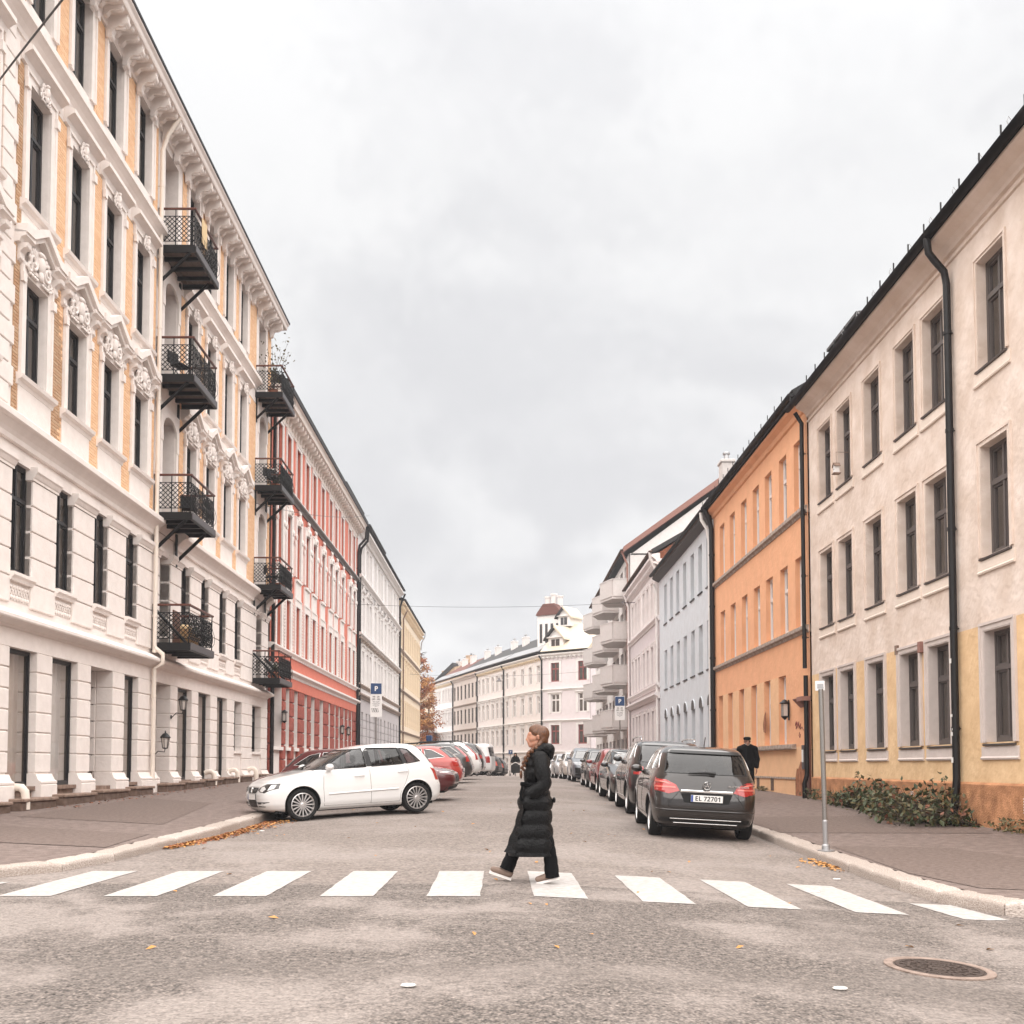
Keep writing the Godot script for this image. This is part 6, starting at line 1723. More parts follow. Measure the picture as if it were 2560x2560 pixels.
	if near:
		for s in [-1.0, 1.0]:
			for x in c["seats"]:
				m = MB.new(); m.cbox(-0.25, 0.25, 0.42, 0.58, -0.24, 0.24, 0.05); m.add(cb(0.13, 0.55, 0.22, 0.05), Transform3D(Basis(V(0, 0, 1), 0.22), V(-0.22, 0.82, 0))); m.ell(V(-0.33, 1.17, 0), V(0.05, 0.09, 0.13), 10, 6)
				part("seat", m, "seat", o, V(x, 0, s * 0.36))
		m = MB.new(); m.cbox(c["seats"][0] + 0.42, c["seats"][0] + 0.80, 0.55, 0.93, -0.68, 0.68, 0.06); part("dashboard", m, "seat", o)
		m = MB.new(); var sp := []
		for k in 17: sp.append(V(sin(TAU * k / 16) * 0.06, cos(TAU * k / 16) * 0.18, sin(TAU * k / 16) * 0.17))
		m.tube(sp, 0.016, 6); part("steering_wheel", m, "seat", o, V(c["seats"][0] + 0.36, 0.92, 0.36 * c.get("hand", -1.0)))
	return o

func cb(a, b, c, h) -> MB:
	var m := MB.new(); m.cbox(-a / 2, a / 2, -b / 2, b / 2, -c, c, h); return m

func text_on(o: Node3D, s: String, size, depth, mt, at: Vector3, bas: Basis, bold := true, called := "lettering"):
	var t := TextMesh.new(); t.text = s; t.pixel_size = 0.002; t.font_size = int(size / 0.002 / 0.72); t.depth = depth
	var f := SystemFont.new(); f.font_names = PackedStringArray(["Droid Sans"]); f.font_weight = 700 if bold else 400; t.font = f
	part(called, t, mt, o, at, bas)

func put(o: Node3D, x, d, heading_deg):      # heading 0 = nose away from the camera, 90 = nose to the left
	var a := deg_to_rad(heading_deg + 90)
	o.rotation.y = a
	var f := V(cos(a), 0, -sin(a))
	var y0 := road_y(x + f.x * 1.2, d - f.z * 1.2); var y1 := road_y(x - f.x * 1.2, d + f.z * 1.2)
	var sd := V(sin(a), 0, cos(a))
	var s0 := road_y(x + sd.x * 0.7, d - sd.z * 0.7); var s1 := road_y(x - sd.x * 0.7, d + sd.z * 0.7)
	o.position = V(x, (y0 + y1 + s0 + s1) / 4, -d)
	var bx := V(f.x * 2.4, y0 - y1, f.z * 2.4).normalized(); var bz := V(sd.x * 1.4, s0 - s1, sd.z * 1.4).normalized()
	var by := bz.cross(bx).normalized(); bz = bx.cross(by)
	o.basis = Basis(bx, by, bz)

const FACE := Basis(Vector3(0, 0, -1), Vector3(0, 1, 0), Vector3(1, 0, 0))     # flat things on the nose, seen from in front
const TAIL := Basis(Vector3(0, 0, 1), Vector3(0, 1, 0), Vector3(-1, 0, 0))     # flat things on the tail, seen from behind

func plate(o: Node3D, at: Vector3, bas: Basis, txt: String):
	var p := Node3D.new(); p.name = "number_plate"; o.add_child(p, true); p.transform = Transform3D(bas, at)
	var m := MB.new(); m.cbox(-0.27, 0.27, -0.075, 0.06, -0.012, 0.0, 0.005); part("holder", m, "car_trim", p)
	m = MB.new(); m.cbox(-0.26, 0.26, -0.055, 0.055, 0.0, 0.006, 0.002); part("face", m, "plate_white", p)
	m = MB.new(); m.box(-0.258, -0.222, -0.053, 0.053, 0.006, 0.0075); part("blue_strip", m, "plate_blue", p)
	if txt != "": text_on(p, txt, 0.076, 0.002, "plate_ink", V(0.018, 0, 0.008), Basis.IDENTITY, true, "lettering")

func cars():
	# white hatchback, side on
	var hatch := {"S": HATCH, "n": 6.6, "r": 0.315, "axles": [1.17, -1.29], "tw": 0.205, "spokes": 16, "near": true, "paint": "car_white", "seats": [0.0, -0.82],
		"side": [[[0.74, 0.985], [0.10, 1.365], [-0.16, 1.385], [-0.19, 1.00]], [[-0.31, 1.005], [-0.27, 1.385], [-0.93, 1.365], [-1.02, 1.03]], [[-1.09, 1.035], [-0.99, 1.36], [-1.16, 1.33], [-1.42, 1.07]]],
		"front": [[-0.66, 0.99], [0.66, 0.99], [0.52, 1.37], [-0.52, 1.37]], "rear": [[-0.60, 1.03], [0.60, 1.03], [0.49, 1.37], [-0.49, 1.37]],
		"mirror": [0.62, 0.98], "handles": [[-0.02, 0.83], [-0.98, 0.87]],
		"patches": [["headlight", "pair", 1.0, "lamp_dark", 0.009, [[0.36, 0.64], [0.50, 0.60], [0.64, 0.58], [0.775, 0.66], [0.765, 0.76], [0.60, 0.755], [0.44, 0.70]]], ["headlight_lens", "pair", 1.0, "lamp_clear", 0.017, [[0.50, 0.625], [0.60, 0.60], [0.66, 0.66], [0.60, 0.71], [0.52, 0.70]]], ["headlight_lens", "pair", 1.0, "lamp_clear", 0.017, [[0.69, 0.63], [0.75, 0.66], [0.75, 0.735], [0.70, 0.735]]],
			["grille", "end", 1.0, "car_trim", 0.009, [[-0.27, 0.58], [0.27, 0.58], [0.36, 0.69], [-0.36, 0.69]]], ["lower_grille", "end", 1.0, "car_trim", 0.010, [[-0.27, 0.30], [0.27, 0.30], [0.27, 0.425], [-0.27, 0.425]]], ["fog_lamp_bay", "pair", 1.0, "car_trim", 0.009, [[0.34, 0.305], [0.60, 0.305], [0.71, 0.405], [0.34, 0.405]]], ["fog_lamp", "pair", 1.0, "lamp_clear", 0.014, [[0.53, 0.325], [0.59, 0.325], [0.61, 0.385], [0.54, 0.385]]],
			["tail_light", "pair", -1.0, "tail_red", 0.004, [[0.56, 0.66], [0.735, 0.66], [0.715, 0.93], [0.58, 0.90]]], ["bumper_strip", "end", 1.0, "car_white", 0.012, [[-0.74, 0.475], [-0.36, 0.475], [-0.36, 0.51], [-0.74, 0.51]]], ["bumper_strip", "end", 1.0, "car_white", 0.012, [[0.36, 0.475], [0.74, 0.475], [0.74, 0.51], [0.36, 0.51]]], ["pillar_cover", "side", 0, "car_trim", 0.004, [[-0.20, 1.01], [-0.17, 1.385], [-0.265, 1.387], [-0.30, 1.01]]], ["pillar_cover", "side", 0, "car_trim", 0.004, [[-1.025, 1.035], [-0.935, 1.365], [-0.985, 1.36], [-1.085, 1.04]]], ["window_corner", "side", 0, "car_trim", 0.004, [[0.93, 0.975], [0.72, 0.985], [0.56, 1.10]]]],
		"lines": [["door_seam", "side", 0, "seam", 0.0035, [[0.72, 0.98], [0.745, 0.62], [0.73, 0.27]]], ["door_seam", "side", 0, "seam", 0.0035, [[-0.25, 1.0], [-0.265, 0.6], [-0.26, 0.26]]], ["door_seam", "side", 0, "seam", 0.0035, [[-1.06, 1.03], [-1.12, 0.86], [-1.02, 0.62], [-0.91, 0.42], [-0.90, 0.27]]], ["sill_seam", "side", 0, "seam", 0.003, [[0.73, 0.27], [-0.90, 0.27]]], ["side_moulding", "side", 0, "car_white", 0.021, [[0.64, 0.50], [-0.86, 0.53]]], ["bumper_seam", "end", -1.0, "seam", 0.0035, [[-0.80, 0.60], [0.80, 0.60]]], ["bonnet_seam", "end", 1.0, "seam", 0.003, [[-0.36, 0.70], [0.36, 0.70]]]]}
	var o := car("white_hatchback", "small white hatchback with multi-spoke wheels parked nose to the left kerb", hatch)
	plate(o, V(1.968, 0.505, 0.0), FACE, "")
	emblem_vw(o, V(1.945, 0.635, 0), FACE)
	put(o, -3.29, 21.5, 119)
	var h2 := hatch.duplicate(); h2["paint"] = "car_wine"; h2["spokes"] = 7; h2["patches"] = []; h2["lines"] = []; h2["near"] = false; h2["S"] = scaled(HATCH, 1.08, 0.98, 1.05)
	# dark brown people carrier seen from behind
	var mpv := {"S": MPV, "n": 7.5, "r": 0.325, "axles": [1.30, -1.40], "tw": 0.215, "spokes": 10, "near": true, "paint": "car_brown", "glass": "car_glass_dark", "rear_glass": "car_glass_dark", "seats": [0.1, -0.85], "seal": "chrome",
		"side": [[[0.86, 1.10], [0.32, 1.40], [-0.10, 1.455], [-0.12, 1.10]], [[-0.22, 1.10], [-0.20, 1.46], [-1.02, 1.45], [-1.10, 1.12]], [[-1.20, 1.125], [-1.12, 1.44], [-1.40, 1.40], [-1.72, 1.16]]],
		"front": [[-0.72, 1.10], [0.72, 1.10], [0.58, 1.46], [-0.58, 1.46]], "rear": [[-0.68, 1.09], [0.68, 1.09], [0.62, 1.43], [-0.62, 1.43]],
		"mirror": [0.72, 1.05], "handles": [[-0.05, 0.93], [-0.98, 0.95]],
		"patches": [["tail_light", "pair", -1.0, "tail_red", 0.010, [[0.44, 0.80], [0.62, 0.75], [0.835, 0.78], [0.84, 0.90], [0.82, 1.01], [0.66, 0.975], [0.50, 0.90]]], ["tail_light_band", "pair", -1.0, "tail_pink", 0.016, [[0.50, 0.845], [0.835, 0.845], [0.835, 0.872], [0.52, 0.872]]], ["tail_light_band", "pair", -1.0, "tail_pink", 0.016, [[0.58, 0.905], [0.83, 0.92], [0.82, 0.965], [0.66, 0.945]]],
			["plate_recess", "end", -1.0, "seam_dark", 0.003, [[-0.36, 0.615], [0.36, 0.615], [0.42, 0.76], [-0.42, 0.76]]], ["lower_bumper", "end", -1.0, "car_plastic", 0.006, [[-0.72, 0.22], [0.72, 0.22], [0.78, 0.36], [-0.78, 0.36]]], ["spoiler", "end", -1.0, "car_trim", 0.02, [[-0.60, 1.43], [0.60, 1.43], [0.56, 1.475], [-0.56, 1.475]]], ["headlight", "pair", 1.0, "lamp_clear", 0.006, [[0.45, 0.68], [0.82, 0.70], [0.80, 0.84], [0.55, 0.80]]], ["sill_strip", "side", 0, "car_brown", 0.004, [[-0.9, 0.30], [0.85, 0.30], [0.85, 0.34], [-0.9, 0.34]]]],  # last entry: narrow raised strip between the wheels, same paint as the body
		"lines": [["tailgate_seam", "end", -1.0, "seam_dark", 0.004, [[-0.44, 0.80], [-0.56, 0.66], [-0.62, 0.56], [-0.55, 0.52], [0.55, 0.52], [0.62, 0.56], [0.56, 0.66], [0.44, 0.80]]], ["bumper_edge", "end", -1.0, "car_brown", 0.018, [[-0.80, 0.485], [0.80, 0.485]]], ["exhaust_trim", "end", -1.0, "chrome", 0.011, [[-0.58, 0.345], [0.58, 0.345]]], ["exhaust_trim", "end", -1.0, "chrome", 0.010, [[-0.52, 0.275], [0.52, 0.275]]], ["light_seam", "end", -1.0, "seam_dark", 0.004, [[-0.645, 0.74], [-0.645, 0.98]]], ["light_seam", "end", -1.0, "seam_dark", 0.004, [[0.645, 0.74], [0.645, 0.98]]], ["door_seam", "side", 0, "seam_dark", 0.004, [[-0.17, 1.10], [-0.18, 0.32]]], ["door_seam", "side", 0, "seam_dark", 0.004, [[0.82, 1.08], [0.85, 0.32]]], ["shoulder_crease", "side", 0, "car_brown", 0.008, [[0.95, 0.80], [-1.75, 0.92]]]]}
	o = car("brown_hatchback", "dark brown tall hatchback with silver plate bar parked first behind the crossing", mpv)
	plate(o, V(-2.205, 0.69, 0), TAIL, "EL 72701")
	var m := MB.new(); m.cbox(-0.43, 0.43, 0.775, 0.825, 0, 0.03, 0.012); part("chrome_bar", m, "chrome", o, V(-2.165, 0, 0), TAIL)
	emblem_star(o, V(-2.165, 0.905, 0), TAIL)
	text_on(o, "ELECTRIC DRIVE", 0.032, 0.004, "chrome", V(-2.150, 0.905, 0.52), TAIL, true)
	m = MB.new(); m.tube([V(-0.30, 1.10, 0.02), V(0.0, 1.12, 0.035), V(0.14, 1.105, 0.03)], [0.012, 0.022, 0.03], 6); part("rear_wiper", m, "car_trim", o, V(-2.075, 0, 0), TAIL)
	m = MB.new(); m.tube([V(-0.9, 1.55, 0.1), V(-1.02, 1.72, 0.1)], 0.008, 6); part("aerial", m, "car_trim", o)
	put(o, 3.42, 19.05, -3)
	# dark SUV in front of it
	var suv := {"S": scaled(MPV, 1.06, 1.09, 1.03), "n": 7.5, "r": 0.36, "axles": [1.36, -1.42], "tw": 0.235, "spokes": 5, "paint": "car_black", "rails": [-1.5, 0.5, 1.69, 0.60], "rail_mat": "chrome", "seal": "chrome",
		"side": [[[0.92, 1.22], [0.36, 1.55], [-0.12, 1.61], [-0.12, 1.22]], [[-0.22, 1.22], [-0.22, 1.615], [-1.05, 1.60], [-1.15, 1.24]], [[-1.25, 1.245], [-1.17, 1.59], [-1.45, 1.56], [-1.78, 1.28]]],
		"front": [[-0.74, 1.22], [0.74, 1.22], [0.60, 1.61], [-0.60, 1.61]], "rear": [[-0.70, 1.20], [0.70, 1.20], [0.62, 1.58], [-0.62, 1.58]], "mirror": [0.80, 1.18],
		"patches": [["headlight", "pair", 1.0, "lamp_clear", 0.006, [[0.50, 0.80], [0.86, 0.82], [0.84, 0.95], [0.58, 0.90]]], ["grille", "end", 1.0, "car_trim", 0.006, [[-0.46, 0.66], [0.46, 0.66], [0.50, 0.86], [-0.50, 0.86]]], ["lower_grille", "end", 1.0, "car_plastic", 0.006, [[-0.75, 0.30], [0.75, 0.30], [0.78, 0.52], [-0.78, 0.52]]], ["tail_light", "pair", -1.0, "tail_red", 0.008, [[0.54, 0.92], [0.82, 0.92], [0.80, 1.12], [0.62, 1.10]]]],
		"lines": [["grille_bar", "end", 1.0, "chrome", 0.014, [[-0.5, 0.86], [0.5, 0.86]]], ["grille_bar", "end", 1.0, "chrome", 0.012, [[-0.46, 0.72], [0.46, 0.72]]], ["sill_trim", "side", 0, "chrome", 0.014, [[0.95, 0.38], [-1.0, 0.38]]], ["door_seam", "side", 0, "seam_dark", 0.004, [[-0.17, 1.2], [-0.18, 0.4]]]]}
	o = car("black_suv", "black estate SUV with chrome roof rails parked ahead of the brown hatchback", suv); put(o, 3.72, 24.9, -1.5)
	# the rest of the right-hand row
	var wag := {"S": WAGON, "n": 6.8, "r": 0.325, "axles": [1.42, -1.38], "tw": 0.22, "spokes": 5, "paint": "car_red", "seal": "chrome",
		"side": [[[0.86, 0.98], [0.22, 1.32], [-0.20, 1.365], [-0.22, 0.99]], [[-0.32, 0.99], [-0.30, 1.365], [-1.05, 1.34], [-1.12, 1.01]], [[-1.20, 1.01], [-1.13, 1.335], [-1.40, 1.29], [-1.82, 1.05]]],
		"front": [[-0.74, 1.0], [0.74, 1.0], [0.58, 1.36], [-0.58, 1.36]], "rear": [[-0.68, 1.02], [0.68, 1.02], [0.58, 1.33], [-0.58, 1.33]], "mirror": [0.72, 0.97],
		"patches": [["headlight", "pair", 1.0, "lamp_clear", 0.006, [[0.46, 0.62], [0.84, 0.64], [0.80, 0.76], [0.55, 0.72]]], ["grille", "end", 1.0, "car_trim", 0.006, [[-0.36, 0.42], [0.36, 0.42], [0.44, 0.70], [-0.44, 0.70]]], ["lower_grille", "end", 1.0, "car_plastic", 0.006, [[-0.75, 0.26], [0.75, 0.26], [0.78, 0.38], [-0.78, 0.38]]], ["tail_light", "pair", -1.0, "tail_red", 0.008, [[0.46, 0.74], [0.80, 0.74], [0.77, 0.92], [0.52, 0.90]]]],
		"lines": [["grille_bar", "end", 1.0, "chrome", 0.012, [[-0.44, 0.70], [0.44, 0.70]]], ["door_seam", "side", 0, "seam_dark", 0.004, [[-0.27, 0.98], [-0.28, 0.30]]], ["crease", "side", 0, "car_red", 0.008, [[1.6, 0.72], [-2.0, 0.76]]]]}
	var w2 := wag.duplicate(); w2["paint"] = "car_black"; w2["lines"] = [["grille_bar", "end", 1.0, "chrome", 0.016, [[-0.74, 0.66], [0.74, 0.66]]], ["grille_bar", "end", 1.0, "chrome", 0.014, [[-0.74, 0.55], [0.74, 0.55]]], ["lower_bar", "end", 1.0, "chrome", 0.016, [[-0.7, 0.30], [0.7, 0.30]]]]; w2["S"] = scaled(WAGON, 1.0, 1.05, 1.0); w2["side"] = [[[0.86, 1.04], [0.22, 1.38], [-0.20, 1.42], [-0.22, 1.05]], [[-0.32, 1.05], [-0.30, 1.425], [-1.05, 1.40], [-1.12, 1.07]]]; w2["front"] = [[-0.74, 1.05], [0.74, 1.05], [0.58, 1.42], [-0.58, 1.42]]
	o = car("black_estate", "black estate car facing the crossing with chrome barred nose", w2); plate(o, V(2.36, 0.46, 0), FACE, ""); put(o, 3.85, 30.6, 180)
	var h3 := hatch.duplicate(); h3["paint"] = "car_crimson"; h3["near"] = false; h3["spokes"] = 7; h3["S"] = scaled(HATCH, 0.98, 1.04, 1.0); h3["glass"] = "car_glass_far"; h3["lines"] = []
	h3["patches"] = [["tail_light", "pair", -1.0, "tail_pink", 0.008, [[0.56, 0.70], [0.74, 0.70], [0.68, 1.0], [0.58, 0.98]]], ["lower_bumper", "end", -1.0, "car_plastic", 0.006, [[-0.7, 0.22], [0.7, 0.22], [0.76, 0.36], [-0.76, 0.36]]], ["headlight", "pair", 1.0, "lamp_clear", 0.006, [[0.40, 0.64], [0.77, 0.66], [0.76, 0.78], [0.5, 0.74]]]]
	o = car("crimson_hatchback", "crimson hatchback seen from behind with black rear window", h3); plate(o, V(-1.97, 0.45, 0), TAIL, ""); put(o, 3.95, 36.3, 0)
	var h4 := h3.duplicate(); h4["paint"] = "car_grey"; o = car("grey_hatchback", "grey hatchback facing the crossing beyond the crimson hatchback", h4); put(o, 4.0, 41.2, 180)
	var m2 := mpv.duplicate(); m2["paint"] = "car_steel"; m2["near"] = false; m2["glass"] = "car_glass_far"; m2["rear_glass"] = "car_glass_far"; m2["S"] = scaled(MPV, 1.0, 1.06, 1.0); m2["lines"] = []
	m2["patches"] = [["headlight", "pair", 1.0, "lamp_clear", 0.006, [[0.42, 0.78], [0.84, 0.80], [0.82, 0.94], [0.52, 0.90]]], ["lower_grille", "end", 1.0, "car_plastic", 0.006, [[-0.72, 0.30], [0.72, 0.30], [0.76, 0.66], [-0.76, 0.66]]]]
	o = car("steel_people_carrier", "steel blue people carrier facing the crossing near the crest", m2); plate(o, V(2.2, 0.5, 0), FACE, ""); put(o, 4.05, 49.5, 180)
	h4 = h3.duplicate(); h4["paint"] = "car_beige"; o = car("beige_hatchback", "small beige hatchback facing the crossing next to the people carrier", h4); put(o, 3.95, 56.5, 181)
	h4 = h3.duplicate(); h4["paint"] = "car_silver"; o = car("silver_hatchback", "silver hatchback at the crest behind the beige hatchback", h4); put(o, 3.8, 62.5, 182)
	h4 = h3.duplicate(); h4["paint"] = "car_white"; o = car("white_compact", "white compact car at the far end of the right row", h4); put(o, 3.6, 69.0, 182)
	# left-hand row, nose to the kerb
	o = car("red_hatchback", "dark red hatchback parked beside the white hatchback, nose to the kerb", h2); put(o, -3.95, 25.0, 97)
	var wr := wag.duplicate(); wr["paint"] = "car_wine"; wr["lines"] = [["crease", "side", 0, "car_wine", 0.008, [[1.6, 0.72], [-2.0, 0.76]]]]
	o = car("wine_coupe", "wine red car backed in with its nose to the roadway", wr); put(o, -3.52, 27.2, -93)
	wr = wag.duplicate(); o = car("red_estate", "bright red estate car with chrome window line, tail to the roadway", wr); plate(o, V(-2.36, 0.6, 0), TAIL, ""); put(o, -3.62, 33.9, 88)
	var sv := suv.duplicate(); sv["paint"] = "car_grey"; sv["S"] = scaled(WAGON, 1.02, 1.09, 1.02); sv["side"] = [[[0.86, 1.08], [0.22, 1.43], [-0.20, 1.47], [-0.22, 1.09]], [[-0.32, 1.09], [-0.30, 1.47], [-1.05, 1.45], [-1.12, 1.10]], [[-1.20, 1.10], [-1.13, 1.445], [-1.55, 1.41], [-1.92, 1.12]]]; sv["front"] = [[-0.74, 1.1], [0.74, 1.1], [0.58, 1.46], [-0.58, 1.46]]; sv["rear"] = [[-0.68, 1.10], [0.68, 1.10], [0.58, 1.44], [-0.58, 1.44]]; sv["rails"] = [-1.6, 0.4, 1.55, 0.58]; sv["rail_mat"] = "car_trim"; sv["cladding"] = true
	sv["patches"] = [["tail_light", "pair", -1.0, "tail_red", 0.010, [[0.68, 0.80], [0.82, 0.80], [0.62, 1.42], [0.54, 1.42]]]]; sv["lines"] = []
	o = car("grey_estate", "dark grey estate car with tall red tail lights and roof rails", sv); put(o, -3.55, 41.0, 88)
	var sw2 := sv.duplicate(); sw2["paint"] = "car_white"; sw2["S"] = scaled(WAGON, 1.04, 1.16, 1.04); sw2["side"] = [[[0.86, 1.14], [0.22, 1.52], [-0.20, 1.56], [-0.22, 1.15]], [[-0.32, 1.15], [-0.30, 1.565], [-1.05, 1.54], [-1.12, 1.17]], [[-1.20, 1.17], [-1.13, 1.535], [-1.55, 1.50], [-1.95, 1.19]]]; sw2["front"] = [[-0.74, 1.15], [0.74, 1.15], [0.58, 1.56], [-0.58, 1.56]]; sw2["rear"] = [[-0.68, 1.16], [0.68, 1.16], [0.58, 1.53], [-0.58, 1.53]]; sw2["rails"] = [-1.6, 0.4, 1.65, 0.58]
	sw2["patches"] = [["tail_light", "pair", -1.0, "tail_red", 0.010, [[0.68, 0.84], [0.82, 0.84], [0.62, 1.50], [0.54, 1.50]]]]
	o = car("white_estate", "white estate car with a small blue roof sign", sw2); put(o, -3.40, 46.5, 88)
	m = MB.new(); m.cbox(-0.55, 0.30, 1.72, 1.76, -0.6, 0.6, 0.01); part("roof_rack", m, "car_trim", o); m = MB.new(); m.cbox(-0.25, 0.0, 1.76, 2.02, -0.22, 0.22, 0.02); part("roof_sign", m, "sign_blue", o); m = MB.new(); m.box(-0.18, -0.06, 1.82, 1.96, 0.22, 0.225); part("roof_sign_face", m, "sign_white", o)
	var bs := suv.duplicate(); bs["S"] = scaled(MPV, 1.10, 1.16, 1.06); bs["side"] = [[[0.92, 1.28], [0.36, 1.62], [-0.12, 1.68], [-0.12, 1.28]], [[-0.22, 1.28], [-0.22, 1.69], [-1.05, 1.67], [-1.15, 1.30]], [[-1.25, 1.305], [-1.17, 1.66], [-1.5, 1.62], [-1.85, 1.34]]]; bs["front"] = [[-0.74, 1.28], [0.74, 1.28], [0.60, 1.68], [-0.60, 1.68]]; bs["rear"] = [[-0.70, 1.26], [0.70, 1.26], [0.62, 1.66], [-0.62, 1.66]]; bs["rails"] = [-1.5, 0.5, 1.76, 0.60]; bs["spokes"] = 7; bs["r"] = 0.39; bs["lines"] = []
	o = car("black_off_roader", "tall black off-roader with bright alloy wheels, tail to the roadway", bs); put(o, -3.35, 56.3, 84)
	var vn := {"S": VAN, "n": 8.0, "r": 0.33, "axles": [1.42, -1.48], "tw": 0.21, "spokes": 6, "paint": "car_white", "side": [[[1.25, 1.16], [0.70, 1.62], [0.30, 1.66], [0.30, 1.16]]], "front": [[-0.82, 1.18], [0.82, 1.18], [0.70, 1.70], [-0.70, 1.70]], "rear": [[-0.74, 1.15], [0.74, 1.15], [0.70, 1.70], [-0.70, 1.70]], "mirror": [1.18, 1.12], "patches": [["tail_light", "pair", -1.0, "tail_red", 0.008, [[0.80, 0.75], [0.925, 0.75], [0.90, 1.15], [0.80, 1.15]]]]}
	o = car("white_van", "white delivery van past the black off-roader", vn, "van"); put(o, -2.9, 63.5, 80)
	h4 = h3.duplicate(); h4["paint"] = "car_grey"; o = car("grey_compact", "grey compact car at the crest past the white van", h4); put(o, -2.0, 69.0, 75)
	h4 = h3.duplicate(); h4["paint"] = "car_black"; o = car("black_compact", "black compact car farthest along the left row", h4); put(o, -1.6, 75.0, 75)

func emblem_vw(o: Node3D, at: Vector3, bas: Basis):
	var e := Node3D.new(); e.name = "emblem"; o.add_child(e, true); e.transform = Transform3D(bas, at)
	var m := MB.new(); m.lathe([[0.062, 0.0], [0.066, 0.012], [0.058, 0.016], [0.055, 0.006]], 24, Transform3D(Basis(V(1, 0, 0), PI / 2), Vector3.ZERO)); part("ring", m, "chrome", e)
	m = MB.new(); m.tube([V(-0.028, 0.046, 0.010), V(0, 0.006, 0.010), V(0.028, 0.046, 0.010)], 0.0065, 5); m.tube([V(-0.05, 0.022, 0.010), V(-0.026, -0.048, 0.010), V(0, 0.0, 0.010), V(0.026, -0.048, 0.010), V(0.05, 0.022, 0.010)], 0.0065, 5); part("letters", m, "chrome", e)
func emblem_star(o: Node3D, at: Vector3, bas: Basis):
	var e := Node3D.new(); e.name = "emblem"; o.add_child(e, true); e.transform = Transform3D(bas, at)
	var m := MB.new(); m.lathe([[0.060, 0.0], [0.066, 0.012], [0.062, 0.018], [0.054, 0.008], [0.054, 0.0]], 28, Transform3D(Basis(V(1, 0, 0), PI / 2), V(0, 0, 0.012))); part("ring", m, "chrome", e)
	m = MB.new()
	for k in 3:
		var a := TAU * k / 3 + PI / 2
		m.ext(P2([[0.058, 0], [0.010, 0.012], [0.010, -0.012]]), 0.008, 0.018, Transform3D(Basis(V(0, 0, 1), a), V(0, 0, 0.006)))
	part("star", m, "chrome", e)

